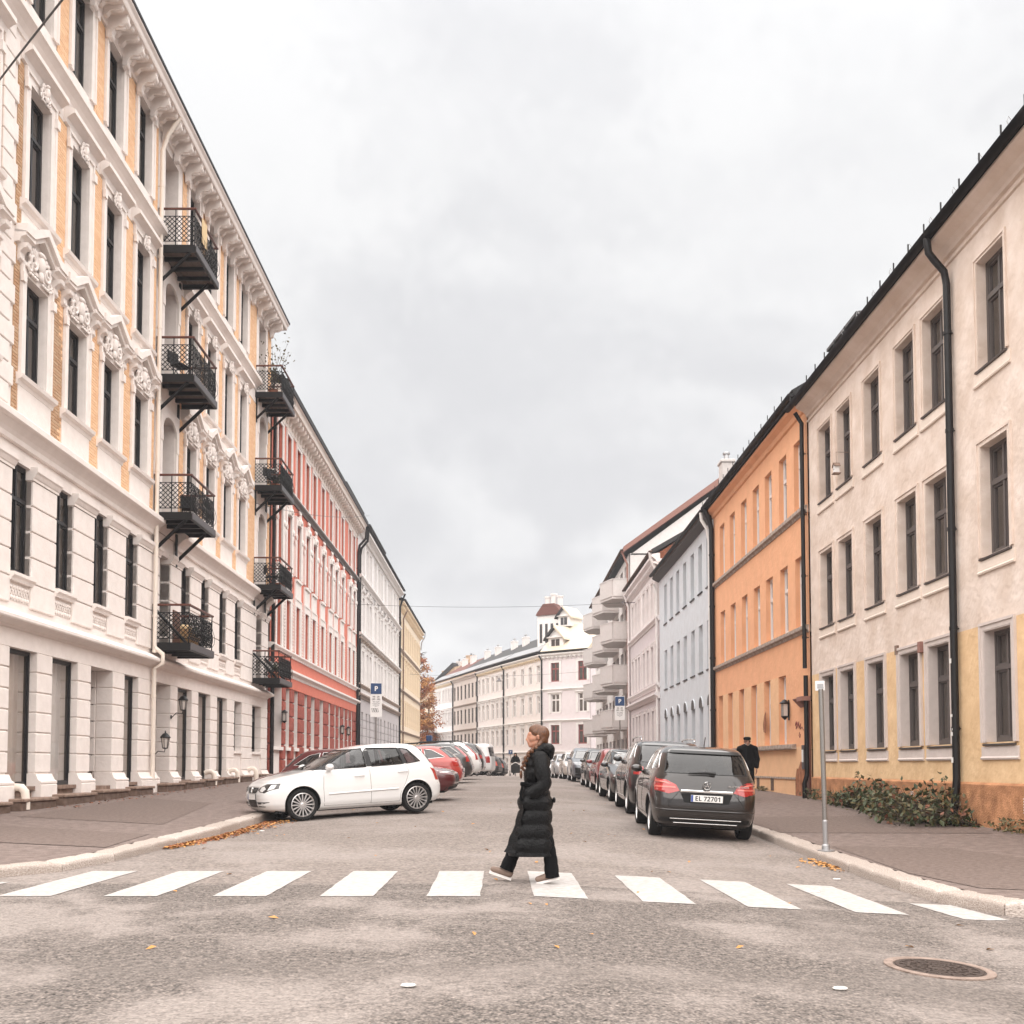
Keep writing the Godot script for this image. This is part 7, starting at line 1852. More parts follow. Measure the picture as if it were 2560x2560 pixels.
# ------------------------------------------------------------------ people
# bones: [from, to, radius, radius, squash]; joined by a smooth minimum and meshed as surface nets
func nets(m: MB, bones: Array, cell: float, k := 0.03):
	var lo := V(INF, INF, INF); var hi := -lo
	for b in bones:
		var r: float = maxf(b[2], b[3]) * 1.35 + cell * 2.5
		for p in [b[0], b[1]]: lo = lo.min(p - Vector3.ONE * r); hi = hi.max(p + Vector3.ONE * r)
	var nx := int((hi.x - lo.x) / cell) + 2; var ny := int((hi.y - lo.y) / cell) + 2; var nz := int((hi.z - lo.z) / cell) + 2
	var F := PackedFloat32Array(); F.resize(nx * ny * nz); F.fill(1.0)
	for b in bones:
		var A: Vector3 = b[0]; var Bv: Vector3 = b[1]; var ra: float = b[2]; var rb: float = b[3]
		var sc: Vector3 = b[4] if b.size() > 4 else Vector3.ONE
		var inv := Vector3.ONE / sc
		var ba := (Bv - A) * inv; var bb := maxf(ba.dot(ba), 1e-9)
		var mr: float = maxf(ra, rb) * maxf(sc.x, maxf(sc.y, sc.z)) + k + cell * 2
		var l := (A.min(Bv) - Vector3.ONE * mr - lo) / cell; var h := (A.max(Bv) + Vector3.ONE * mr - lo) / cell
		var ms := minf(sc.x, minf(sc.y, sc.z))
		for iz in range(maxi(0, int(l.z)), mini(nz, int(h.z) + 2)):
			for iy in range(maxi(0, int(l.y)), mini(ny, int(h.y) + 2)):
				var at := (iz * ny + iy) * nx
				for ix in range(maxi(0, int(l.x)), mini(nx, int(h.x) + 2)):
					var p := (V(lo.x + ix * cell, lo.y + iy * cell, lo.z + iz * cell) - A) * inv
					var t := clampf(p.dot(ba) / bb, 0.0, 1.0)
					var d := ((p - ba * t).length() - lerpf(ra, rb, t)) * (ms * 0.5 + 0.5)
					var f := F[at + ix]
					var g := maxf(k - absf(f - d), 0.0) / k
					F[at + ix] = minf(f, d) - g * g * k * 0.25
	var vid := PackedInt32Array(); vid.resize(nx * ny * nz); vid.fill(-1)
	var vp := PackedVector3Array(); var vn := PackedVector3Array()
	var sx := 1; var sy := nx; var sz := nx * ny
	var off := [0, sx, sy, sx + sy, sz, sx + sz, sy + sz, sx + sy + sz]
	var cor := [V(0, 0, 0), V(1, 0, 0), V(0, 1, 0), V(1, 1, 0), V(0, 0, 1), V(1, 0, 1), V(0, 1, 1), V(1, 1, 1)]
	var edges := [[0, 1], [2, 3], [4, 5], [6, 7], [0, 2], [1, 3], [4, 6], [5, 7], [0, 4], [1, 5], [2, 6], [3, 7]]
	for z in nz - 1:
		for y in ny - 1:
			for x in nx - 1:
				var i := z * sz + y * sy + x
				if absf(F[i]) > cell * 3.0: continue
				var mask := 0
				for c in 8:
					if F[i + off[c]] < 0.0: mask |= 1 << c
				if mask == 0 or mask == 255: continue
				var s := Vector3.ZERO; var n := 0
				for e in edges:
					var fa := F[i + off[e[0]]]; var fb := F[i + off[e[1]]]
					if (fa < 0.0) != (fb < 0.0):
						s += (cor[e[0]] as Vector3).lerp(cor[e[1]], fa / (fa - fb)); n += 1
				vid[i] = vp.size()
				vp.append(lo + (V(x, y, z) + s / n) * cell)
				vn.append(V(F[i + off[1]] + F[i + off[3]] + F[i + off[5]] + F[i + off[7]] - F[i] - F[i + off[2]] - F[i + off[4]] - F[i + off[6]],
					F[i + off[2]] + F[i + off[3]] + F[i + off[6]] + F[i + off[7]] - F[i] - F[i + off[1]] - F[i + off[4]] - F[i + off[5]],
					F[i + off[4]] + F[i + off[5]] + F[i + off[6]] + F[i + off[7]] - F[i] - F[i + off[1]] - F[i + off[2]] - F[i + off[3]]).normalized())
	for z in range(1, nz - 1):
		for y in range(1, ny - 1):
			for x in range(1, nx - 1):
				var i := z * sz + y * sy + x
				var f0 := F[i]
				if absf(f0) > cell * 3.0: continue
				for ax in 3:
					var st: int = [sx, sy, sz][ax]
					if (f0 < 0.0) == (F[i + st] < 0.0): continue
					var u: int = [sy, sz, sx][ax]; var w: int = [sz, sx, sy][ax]
					var a := vid[i]; var b := vid[i - u]; var c := vid[i - u - w]; var d := vid[i - w]
					if a < 0 or b < 0 or c < 0 or d < 0: continue
					m.tri(vp[a], vp[b], vp[c], vn[a], vn[b], vn[c]); m.tri(vp[a], vp[c], vp[d], vn[a], vn[c], vn[d])

func hand_bones(wrist: Vector3, dir: Vector3, palm_n: Vector3, s: float, curl: float, thumb_side: float) -> Array:
	var side := dir.cross(palm_n).normalized() * thumb_side       # towards the thumb
	var o := []
	var base := wrist + dir * 0.015
	for f in 4:
		var off := side * (0.030 - 0.020 * f) * s
		o.append([base + off * 0.6, base + dir * 0.075 * s + off, 0.014 * s, 0.011 * s])
		var L: float = [0.042, 0.047, 0.043, 0.034][f] * s
		var p0 := base + dir * 0.078 * s + off
		var d1 := (dir * cos(curl * 0.5) + palm_n * sin(curl * 0.5)).normalized(); var d2 := (dir * cos(curl) + palm_n * sin(curl)).normalized(); var d3 := (dir * cos(curl * 1.5) + palm_n * sin(curl * 1.5)).normalized()
		var p1 := p0 + d1 * L; var p2 := p1 + d2 * L * 0.62; var p3 := p2 + d3 * L * 0.5
		o.append([p0, p1, 0.0088 * s, 0.0082 * s]); o.append([p1, p2, 0.0082 * s, 0.0075 * s]); o.append([p2, p3, 0.0075 * s, 0.0062 * s])
	var t0 := base + side * 0.028 * s + dir * 0.012 * s; var t1 := t0 + (side * 0.6 + dir * 0.8 + palm_n * 0.2).normalized() * 0.045 * s; var t2 := t1 + (side * 0.2 + dir + palm_n * 0.3).normalized() * 0.032 * s
	o.append([t0, t1, 0.013 * s, 0.010 * s]); o.append([t1, t2, 0.010 * s, 0.0078 * s])
	return o

func head_bones(c: Vector3, f: Vector3, s := 1.0) -> Array:       # c = middle of the skull, f = facing (horizontal)
	var u := Vector3.UP; var r := f.cross(u)
	var q := func(a, b, d): return c + (f * a + u * b + r * d) * s
	return [[q.call(0.0, 0.012, 0), q.call(-0.025, 0.012, 0), 0.080 * s, 0.082 * s], [q.call(0.055, -0.02, 0), q.call(0.045, -0.075, 0), 0.056 * s, 0.044 * s], [q.call(0.072, -0.112, 0), q.call(0.015, -0.085, 0.035), 0.022 * s, 0.024 * s], [q.call(0.072, -0.112, 0), q.call(0.015, -0.085, -0.035), 0.022 * s, 0.024 * s],
		[q.call(0.088, -0.015, 0), q.call(0.114, -0.050, 0), 0.009 * s, 0.0125 * s], [q.call(0.102, -0.056, 0.012), q.call(0.102, -0.056, -0.012), 0.009 * s, 0.009 * s],
		[q.call(0.096, -0.075, 0.014), q.call(0.096, -0.075, -0.014), 0.0085 * s, 0.0085 * s], [q.call(0.092, -0.088, 0.012), q.call(0.092, -0.088, -0.012), 0.0095 * s, 0.0095 * s],
		[q.call(0.080, 0.012, 0.038), q.call(0.080, 0.012, -0.038), 0.014 * s, 0.014 * s], [q.call(0.058, -0.045, 0.036), q.call(0.03, -0.04, 0.05), 0.024 * s, 0.022 * s], [q.call(0.058, -0.045, -0.036), q.call(0.03, -0.04, -0.05), 0.024 * s, 0.022 * s],
		[q.call(-0.005, -0.015, 0.080), q.call(-0.012, -0.045, 0.078), 0.014 * s, 0.009 * s], [q.call(-0.005, -0.015, -0.080), q.call(-0.012, -0.045, -0.078), 0.014 * s, 0.009 * s],
		[q.call(0.0, -0.08, 0), q.call(-0.02, -0.20, 0), 0.050 * s, 0.056 * s]]

func eyes(o: Node3D, c: Vector3, f: Vector3, s := 1.0):
	var r := f.cross(Vector3.UP)
	for d in [-0.031, 0.031]:
		var m := MB.new(); m.ell(c + (f * 0.080 + Vector3.UP * -0.010 + r * d) * s, V(0.0115, 0.0105, 0.0115) * s, 10, 8); part("eye", m, "eye_white", o)
		m = MB.new(); m.ell(c + (f * 0.0875 + Vector3.UP * -0.010 + r * d) * s, V(0.006, 0.006, 0.006) * s, 8, 6); part("iris", m, "eye_dark", o)
		m = MB.new(); m.tube([c + (f * 0.086 + Vector3.UP * 0.016 + r * (d - 0.018)) * s, c + (f * 0.093 + Vector3.UP * 0.021 + r * d) * s, c + (f * 0.086 + Vector3.UP * 0.016 + r * (d + 0.018)) * s], 0.0035 * s, 5); part("eyebrow", m, "hair_dark", o)

func people():
	var grit := noise_tex(0.06, Color(0.6, 0.6, 0.6), Color(1, 1, 1), 81, 4, 256)
	mat("skin", lin(0.44, 0.215, 0.14), 0.55); M["skin"].subsurf_scatter_enabled = true; M["skin"].subsurf_scatter_strength = 0.2
	mat("skin_b", lin(0.34, 0.17, 0.115), 0.6)
	mat("lips", lin(0.42, 0.13, 0.10), 0.45); mat("eye_white", lin(0.7, 0.68, 0.66), 0.2); mat("eye_dark", lin(0.02, 0.015, 0.012), 0.1)
	mat("hair_auburn", lin(0.19, 0.072, 0.024), 0.45, 0, noise_tex(0.02, Color(0.45, 0.4, 0.36), Color(1, 1, 1), 82, 3, 256), 3.0); M["hair_auburn"].uv1_scale = V(14, 3, 14)
	mat("hair_dark", lin(0.04, 0.025, 0.018), 0.6); mat("beard", lin(0.30, 0.27, 0.25), 0.9)
	mat("coat_black", lin(0.0045, 0.0045, 0.0052), 0.5, 0, grit, 3.0, noise_nrm(0.05, 83, 6.0, 256), 0.7)
	mat("cloth_black", lin(0.004, 0.004, 0.0048), 0.85, 0, grit, 4.0); mat("cloth_ink", lin(0.005, 0.005, 0.0065), 0.8, 0, grit, 4.0, noise_nrm(0.06, 84, 5.0, 256), 0.6)
	mat("denim_black", lin(0.0045, 0.0048, 0.006), 0.9, 0, grit, 5.0)
	mat("shoe_taupe", lin(0.20, 0.14, 0.11), 0.8); mat("shoe_sole", lin(0.72, 0.68, 0.65), 0.7)
	for k in ["coat_black", "cloth_black", "cloth_ink", "denim_black"]: M[k].metallic_specular = 0.3
	woman(); man(); rider()

func ring_loft(m: MB, rings: Array, seg := 40, puff := 0.0, pitch := 0.142, h0 := 0.0, rough := 0.006, ex := 2.5):     # rings: [y, x front, x back, half width z, z centre]
	var f := FastNoiseLite.new(); f.frequency = 7.0; f.seed = 6
	var P := []
	var n := rings.size()
	for i in n - 1:
		var k := maxi(1, int(absf(rings[i + 1][0] - rings[i][0]) / 0.014))
		for j in k + (1 if i == n - 2 else 0):
			var t := float(j) / k
			var r := []
			for q in 5: r.append(lerpf(rings[i][q], rings[i + 1][q], t))
			var row := []
			var b: float = puff * (pow(absf(sin(PI * (r[0] - h0) / pitch)), 0.55) - 0.75)
			for s in seg:
				var a := TAU * s / seg; var c := cos(a); var d := sin(a)
				var cx: float = (r[1] + r[2]) / 2; var hx: float = (r[2] - r[1]) / 2
				var p := V(cx + (hx + b) * signf(c) * pow(absf(c), 2.0 / ex), r[0], r[4] + (r[3] + b) * signf(d) * pow(absf(d), 2.0 / ex))
				var w := f.get_noise_3d(p.x * 2.5, p.y * 4.0, p.z * 2.5) * rough
				row.append(p + V(c, 0, d) * w)
			P.append(row)
	m.grid(P, true, true)
	for e in [0, P.size() - 1]:
		var ce := Vector3.ZERO
		for p in P[e]: ce += p
		ce /= seg
		var up := Vector3.UP * (1.0 if (P[e][0].y > P[P.size() / 2][0].y) else -1.0)
		for s in seg: m.tri(ce, P[e][s], P[e][(s + 1) % seg], up, up, up)

func puff_tube(m: MB, pts: Array, rad: Array, pitch: float, amt: float, seg := 20):
	var cv := Curve3D.new()
	for i in pts.size():
		var t: Vector3 = (pts[mini(i + 1, pts.size() - 1)] - pts[maxi(i - 1, 0)]) * 0.2
		cv.add_point(pts[i], -t, t)
	var L := cv.get_baked_length(); var n := int(L / 0.012)
	var P := []; var R := []
	for i in n + 1:
		var s := L * i / n
		P.append(cv.sample_baked(s, true))
		var q := float(i) / n * (rad.size() - 1); var j := mini(int(q), rad.size() - 2)
		R.append(lerpf(rad[j], rad[j + 1], q - j) + amt * (pow(absf(sin(PI * s / pitch)), 0.55) - 0.7))
	m.tube(P, R, seg)

func woman():
	var o := thing("person", "woman in long black puffer coat striding over the crossing", "person", V(0.319, road_y(0.32, 10.63) + 0.004, -10.63))
	var f := V(-1, 0, 0)
	var hc := V(0.035, 1.515, 0)
	var m := MB.new()
	nets(m, head_bones(hc, f, 0.95), 0.004, 0.022)
	nets(m, [[V(0.05, 1.34, 0), V(0.02, 1.0, 0), 0.075, 0.085, V(1, 1, 1.25)], [V(0.02, 1.0, 0), V(0.02, 0.86, 0), 0.09, 0.10, V(1, 1, 1.3)], [V(0.05, 1.30, 0.05), V(0.05, 1.28, 0.14), 0.05, 0.045], [V(0.05, 1.30, -0.05), V(0.05, 1.28, -0.14), 0.05, 0.045], [V(0.05, 1.28, 0.14), V(0.09, 1.01, 0.17), 0.036, 0.03], [V(0.09, 1.01, 0.17), V(-0.04, 0.92, 0.14), 0.03, 0.024], [V(0.05, 1.28, -0.14), V(0.07, 1.01, -0.17), 0.036, 0.03], [V(0.07, 1.01, -0.17), V(-0.04, 0.92, -0.14), 0.03, 0.024],
		[V(0.02, 0.86, 0.08), V(0.13, 0.47, 0.09), 0.062, 0.045], [V(0.13, 0.47, 0.09), V(0.19, 0.08, 0.09), 0.042, 0.03], [V(0.02, 0.86, -0.08), V(-0.15, 0.48, -0.09), 0.062, 0.045], [V(-0.15, 0.48, -0.09), V(-0.265, 0.12, -0.09), 0.042, 0.03]], 0.014, 0.03)
	part("body", m, "skin", o)
	eyes(o, hc, f, 0.95)
	m = MB.new(); m.ell(hc + V(-0.0945, -0.0765, 0) * 0.95, V(0.010, 0.007, 0.020), 10, 6); part("lips", m, "lips", o)
	# hair drawn back into a low braid that comes forward over the shoulder
	m = MB.new()
	nets(m, [[V(0.030, 1.540, 0.0), V(0.078, 1.528, 0.0), 0.0795, 0.084], [V(-0.012, 1.572, 0.0), V(0.03, 1.580, 0.0), 0.036, 0.045, V(1, 1, 1.3)], [V(0.085, 1.51, 0), V(0.100, 1.45, 0), 0.068, 0.048], [V(0.015, 1.535, 0.060), V(0.085, 1.47, 0.052), 0.022, 0.030], [V(0.015, 1.535, -0.060), V(0.085, 1.47, -0.052), 0.022, 0.030], [V(0.09, 1.46, 0.04), V(0.05, 1.41, 0.075), 0.032, 0.026]], 0.006, 0.02)
	var bp := [V(0.04, 1.40, 0.085), V(0.0, 1.37, 0.11), V(-0.045, 1.335, 0.125), V(-0.078, 1.29, 0.128), V(-0.10, 1.24, 0.12), V(-0.115, 1.19, 0.105), V(-0.125, 1.15, 0.09)]
	for i in bp.size() - 1:
		for s in [0, 1]:
			var p: Vector3 = bp[i].lerp(bp[i + 1], 0.25 + 0.5 * s)
			m.ell(p + V(0.008 if s else -0.008, 0, 0), V(0.021 - 0.0012 * i, 0.026, 0.020), 8, 6, Basis(V(0, 0, 1), 0.6 if s else -0.6))
	m.ell(V(-0.135, 1.105, 0.085), V(0.016, 0.045, 0.016), 8, 6)
	part("hair", m, "hair_auburn", o)
	# coat
	m = MB.new()
	ring_loft(m, [[1.352, -0.015, 0.130, 0.085, 0], [1.325, -0.04, 0.150, 0.14, 0], [1.29, -0.062, 0.160, 0.180, 0], [1.215, -0.092, 0.168, 0.200, 0], [1.136, -0.102, 0.163, 0.200, 0], [1.06, -0.103, 0.145, 0.185, 0], [1.013, -0.112, 0.128, 0.168, 0], [0.978, -0.122, 0.134, 0.172, 0], [0.909, -0.155, 0.170, 0.200, 0], [0.83, -0.170, 0.195, 0.215, 0], [0.741, -0.163, 0.188, 0.212, 0], [0.682, -0.172, 0.184, 0.215, 0], [0.603, -0.195, 0.184, 0.218, 0], [0.534, -0.212, 0.192, 0.222, 0], [0.454, -0.235, 0.200, 0.228, 0], [0.365, -0.258, 0.206, 0.232, 0], [0.29, -0.268, 0.210, 0.232, 0], [0.272, -0.262, 0.206, 0.226, 0]], 48, 0.022, 0.1425, 0.741 - 0.1425 * 5)
	part("coat", m, "coat_black", o)
	m = MB.new()      # front edge of the coat blown forward by the step
	var P := []
	for i in 13:
		var t := i / 12.0
		var row := []
		for j in 7:
			var w := j / 6.0
			row.append(V(lerpf(-0.150, -0.312, pow(t, 1.35)) + w * lerpf(0.03, 0.11, t) + 0.008 * sin(t * 16.0), lerpf(0.80, 0.315, t) - 0.02 * w * t, lerpf(0.10, 0.19, w)))
		P.append(row)
	m.grid(P); var P3 := []
	for row in P:
		var r2 := []
		for p in row: r2.append(p + V(0.022, 0.0, -0.012))
		P3.append(r2)
	m.grid(P3, false, true)
	for i in 12: m.quad(P[i][0], P[i + 1][0], P3[i + 1][0], P3[i][0])
	for j in 6: m.quad(P[12][j], P[12][j + 1], P3[12][j + 1], P3[12][j])
	part("coat_flap", m, "coat_black", o)
	for s in [1.0, -1.0]:
		m = MB.new(); puff_tube(m, [V(0.055, 1.285, s * 0.150), V(0.075, 1.16, s * 0.205), V(0.095, 1.02, s * 0.222), V(0.03, 0.955, s * 0.222), V(-0.045, 0.905, s * 0.200)], [0.080, 0.082, 0.076, 0.068, 0.058], 0.115, 0.018, 24)
		m.ell(V(0.052, 1.275, s * 0.150), V(0.088, 0.075, 0.075), 16, 10)
		part("sleeve", m, "coat_black", o)
	m = MB.new()
	nets(m, [[V(0.10, 1.375, 0.05), V(0.155, 1.36, 0.04), 0.055, 0.060], [V(0.10, 1.375, -0.05), V(0.155, 1.36, -0.04), 0.055, 0.060], [V(0.155, 1.36, 0.0), V(0.165, 1.30, 0.0), 0.062, 0.050, V(0.8, 1, 1.5)], [V(0.02, 1.345, 0.085), V(0.10, 1.375, 0.085), 0.034, 0.045], [V(0.02, 1.345, -0.085), V(0.10, 1.375, -0.085), 0.034, 0.045], [V(-0.04, 1.33, 0.045), V(0.02, 1.345, 0.085), 0.028, 0.034], [V(-0.04, 1.33, -0.045), V(0.02, 1.345, -0.085), 0.028, 0.034]], 0.010, 0.03)
	part("hood", m, "coat_black", o)
	m = MB.new(); var bl := []
	for k in 25: bl.append(V(0.006 + 0.128 * cos(TAU * k / 24), 1.005, 0.180 * sin(TAU * k / 24)))
	m.tube(bl, 0.020, 6); m.cbox(-0.145, -0.055, 0.985, 1.03, 0.08, 0.165, 0.01); m.tube([V(-0.12, 1.0, 0.15), V(-0.14, 0.92, 0.16), V(-0.135, 0.84, 0.165)], 0.012, 6); part("belt", m, "cloth_black", o)
	m = MB.new(); m.ell(V(0.205, 0.842, 0.05), V(0.018, 0.03, 0.05), 8, 6); m.cbox(-0.06, 0.04, 0.86, 0.885, 0.205, 0.222, 0.006); part("pocket_flap", m, "coat_black", o)
	# trousers, shoes
	for s in [[V(0.02, 0.80, 0.085), V(0.125, 0.46, 0.09), V(0.170, 0.20, 0.09), V(0.180, 0.055, 0.09)], [V(0.02, 0.80, -0.085), V(-0.155, 0.47, -0.09), V(-0.225, 0.26, -0.09), V(-0.285, 0.115, -0.09)]]:
		m = MB.new(); puff_tube(m, s, [0.085, 0.068, 0.066, 0.076], 0.09, 0.006, 20); part("trouser_leg", m, "denim_black", o)
	for s in [[V(0.205, 0.075, 0.09), V(0.035, 0.032, 0.09), 0.0], [V(-0.262, 0.062, -0.09), V(-0.425, 0.118, -0.09), 0.0]]:
		var hl: Vector3 = s[0]; var to: Vector3 = s[1]; var ax := (to - hl).normalized(); var nu := ax.cross(V(0, 0, 1)); nu = nu if nu.y > 0 else -nu
		m = MB.new(); nets(m, [[hl + nu * 0.012, to + nu * 0.004, 0.040, 0.028, V(1, 1, 1.0)], [hl + nu * 0.035, hl + ax * 0.05 + nu * 0.03, 0.036, 0.032]], 0.006, 0.02); part("shoe", m, "shoe_taupe", o)
		m = MB.new(); m.obox(Transform3D(Basis(ax, nu, ax.cross(nu)), (hl + to) / 2 - nu * 0.036), -0.125, 0.115, -0.012, 0.012, -0.040, 0.040); part("sole", m, "shoe_sole", o)

func man():
	var X := 6.72; var d := 28.2
	var o := thing("person", "man in black jacket and flat cap walking on the pavement", "person", V(X, pave_y(X, d), -d), 0.0)
	var f := V(-0.10, 0, 0.995); var hc := V(0, 1.60, 0.0)
	var m := MB.new()
	nets(m, head_bones(hc, f, 1.0), 0.006, 0.022)
	nets(m, [[V(0, 1.43, 0), V(0, 1.0, 0), 0.09, 0.10, V(1.4, 1, 1)], [V(0.06, 1.40, 0), V(0.19, 1.38, 0), 0.055, 0.05], [V(-0.06, 1.40, 0), V(-0.19, 1.38, 0), 0.055, 0.05], [V(0.19, 1.38, 0), V(0.245, 1.10, 0.0), 0.044, 0.037], [V(0.245, 1.10, 0.0), V(0.235, 0.86, 0.05), 0.036, 0.027], [V(-0.19, 1.38, 0), V(-0.245, 1.10, 0.0), 0.044, 0.037], [V(-0.245, 1.10, 0.0), V(-0.235, 0.86, 0.05), 0.036, 0.027], [V(0.09, 0.92, 0), V(0.10, 0.48, 0.06), 0.075, 0.05], [V(0.10, 0.48, 0.06), V(0.10, 0.08, -0.04), 0.048, 0.034], [V(-0.09, 0.92, 0), V(-0.10, 0.48, 0.02), 0.075, 0.05], [V(-0.10, 0.48, 0.02), V(-0.10, 0.08, 0.08), 0.048, 0.034]], 0.014, 0.03)
	for s in [1.0, -1.0]: nets(m, hand_bones(V(s * 0.235, 0.86, 0.05), V(0, -0.99, 0.1).normalized(), V(-s, 0, 0), 1.0, 0.45, -s if s > 0 else s), 0.005, 0.008)
	part("body", m, "skin_b", o)
	m = MB.new(); nets(m, [[hc + V(0.045, -0.085, 0.055), hc + V(0, -0.118, 0.07), 0.024, 0.026], [hc + V(-0.045, -0.085, 0.055), hc + V(0, -0.118, 0.07), 0.024, 0.026], [hc + V(0.02, -0.068, 0.093), hc + V(-0.02, -0.068, 0.093), 0.008, 0.008]], 0.006, 0.015); part("beard", m, "beard", o)
	m = MB.new()
	for s in [-1.0, 1.0]: m.cbox(s * 0.034 - 0.028, s * 0.034 + 0.028, 1.575, 1.612, 0.085, 0.098, 0.006)
	m.box(-0.012, 0.012, 1.596, 1.604, 0.092, 0.098); m.box(-0.085, -0.078, 1.594, 1.604, -0.01, 0.09); m.box(0.078, 0.085, 1.594, 1.604, -0.01, 0.09); part("sunglasses", m, "car_trim", o)
	m = MB.new(); nets(m, [[V(-0.03, 1.672, -0.01), V(0.03, 1.672, -0.01), 0.075, 0.075, V(1, 0.62, 1.15)]], 0.008, 0.02); m.ell(V(0, 1.640, 0.095), V(0.085, 0.012, 0.05), 14, 6, Basis(V(1, 0, 0), 0.25)); m.lathe([[0.096, 0.0], [0.099, 0.035], [0.09, 0.045]], 24, Transform3D(Basis.IDENTITY.scaled(V(1, 1, 1.12)), V(0, 1.632, 0))); part("cap", m, "cloth_black", o)
	m = MB.new(); nets(m, [[V(0, 1.42, -0.01), V(0, 1.05, 0), 0.115, 0.125, V(1.5, 1, 1.05)], [V(0, 1.05, 0), V(0, 0.88, 0.0), 0.125, 0.12, V(1.5, 1, 1.05)], [V(0.10, 1.43, -0.01), V(0.20, 1.38, 0), 0.075, 0.085], [V(-0.10, 1.43, -0.01), V(-0.20, 1.38, 0), 0.075, 0.085], [V(0.205, 1.38, 0), V(0.265, 1.10, 0.0), 0.082, 0.074], [V(0.265, 1.10, 0.0), V(0.245, 0.89, 0.045), 0.072, 0.055], [V(-0.205, 1.38, 0), V(-0.265, 1.10, 0.0), 0.082, 0.074], [V(-0.265, 1.10, 0.0), V(-0.245, 0.89, 0.045), 0.072, 0.055], [V(0.05, 1.46, -0.02), V(-0.05, 1.46, -0.02), 0.055, 0.055]], 0.013, 0.035); part("jacket", m, "cloth_ink", o)
	m = MB.new(); m.ext(P2([[-0.045, 1.45], [0.045, 1.45], [0.07, 0.86], [-0.07, 0.86]]), 0.118, 0.137); part("jumper", m, "cloth_black", o)
	m = MB.new(); nets(m, [[V(0, 0.90, 0), V(0, 0.86, 0), 0.11, 0.11, V(1.4, 1, 1)], [V(0.09, 0.88, 0), V(0.10, 0.48, 0.06), 0.095, 0.072], [V(0.10, 0.48, 0.06), V(0.10, 0.09, -0.04), 0.070, 0.062], [V(-0.09, 0.88, 0), V(-0.10, 0.48, 0.02), 0.095, 0.072], [V(-0.10, 0.48, 0.02), V(-0.10, 0.09, 0.08), 0.070, 0.062]], 0.014, 0.03); part("trousers", m, "denim_black", o)
	for s in [[0.10, -0.02], [-0.10, 0.10]]:
		m = MB.new(); nets(m, [[V(s[0], 0.045, s[1] - 0.06), V(s[0], 0.035, s[1] + 0.14), 0.042, 0.034]], 0.008, 0.02); part("shoe", m, "car_trim", o)

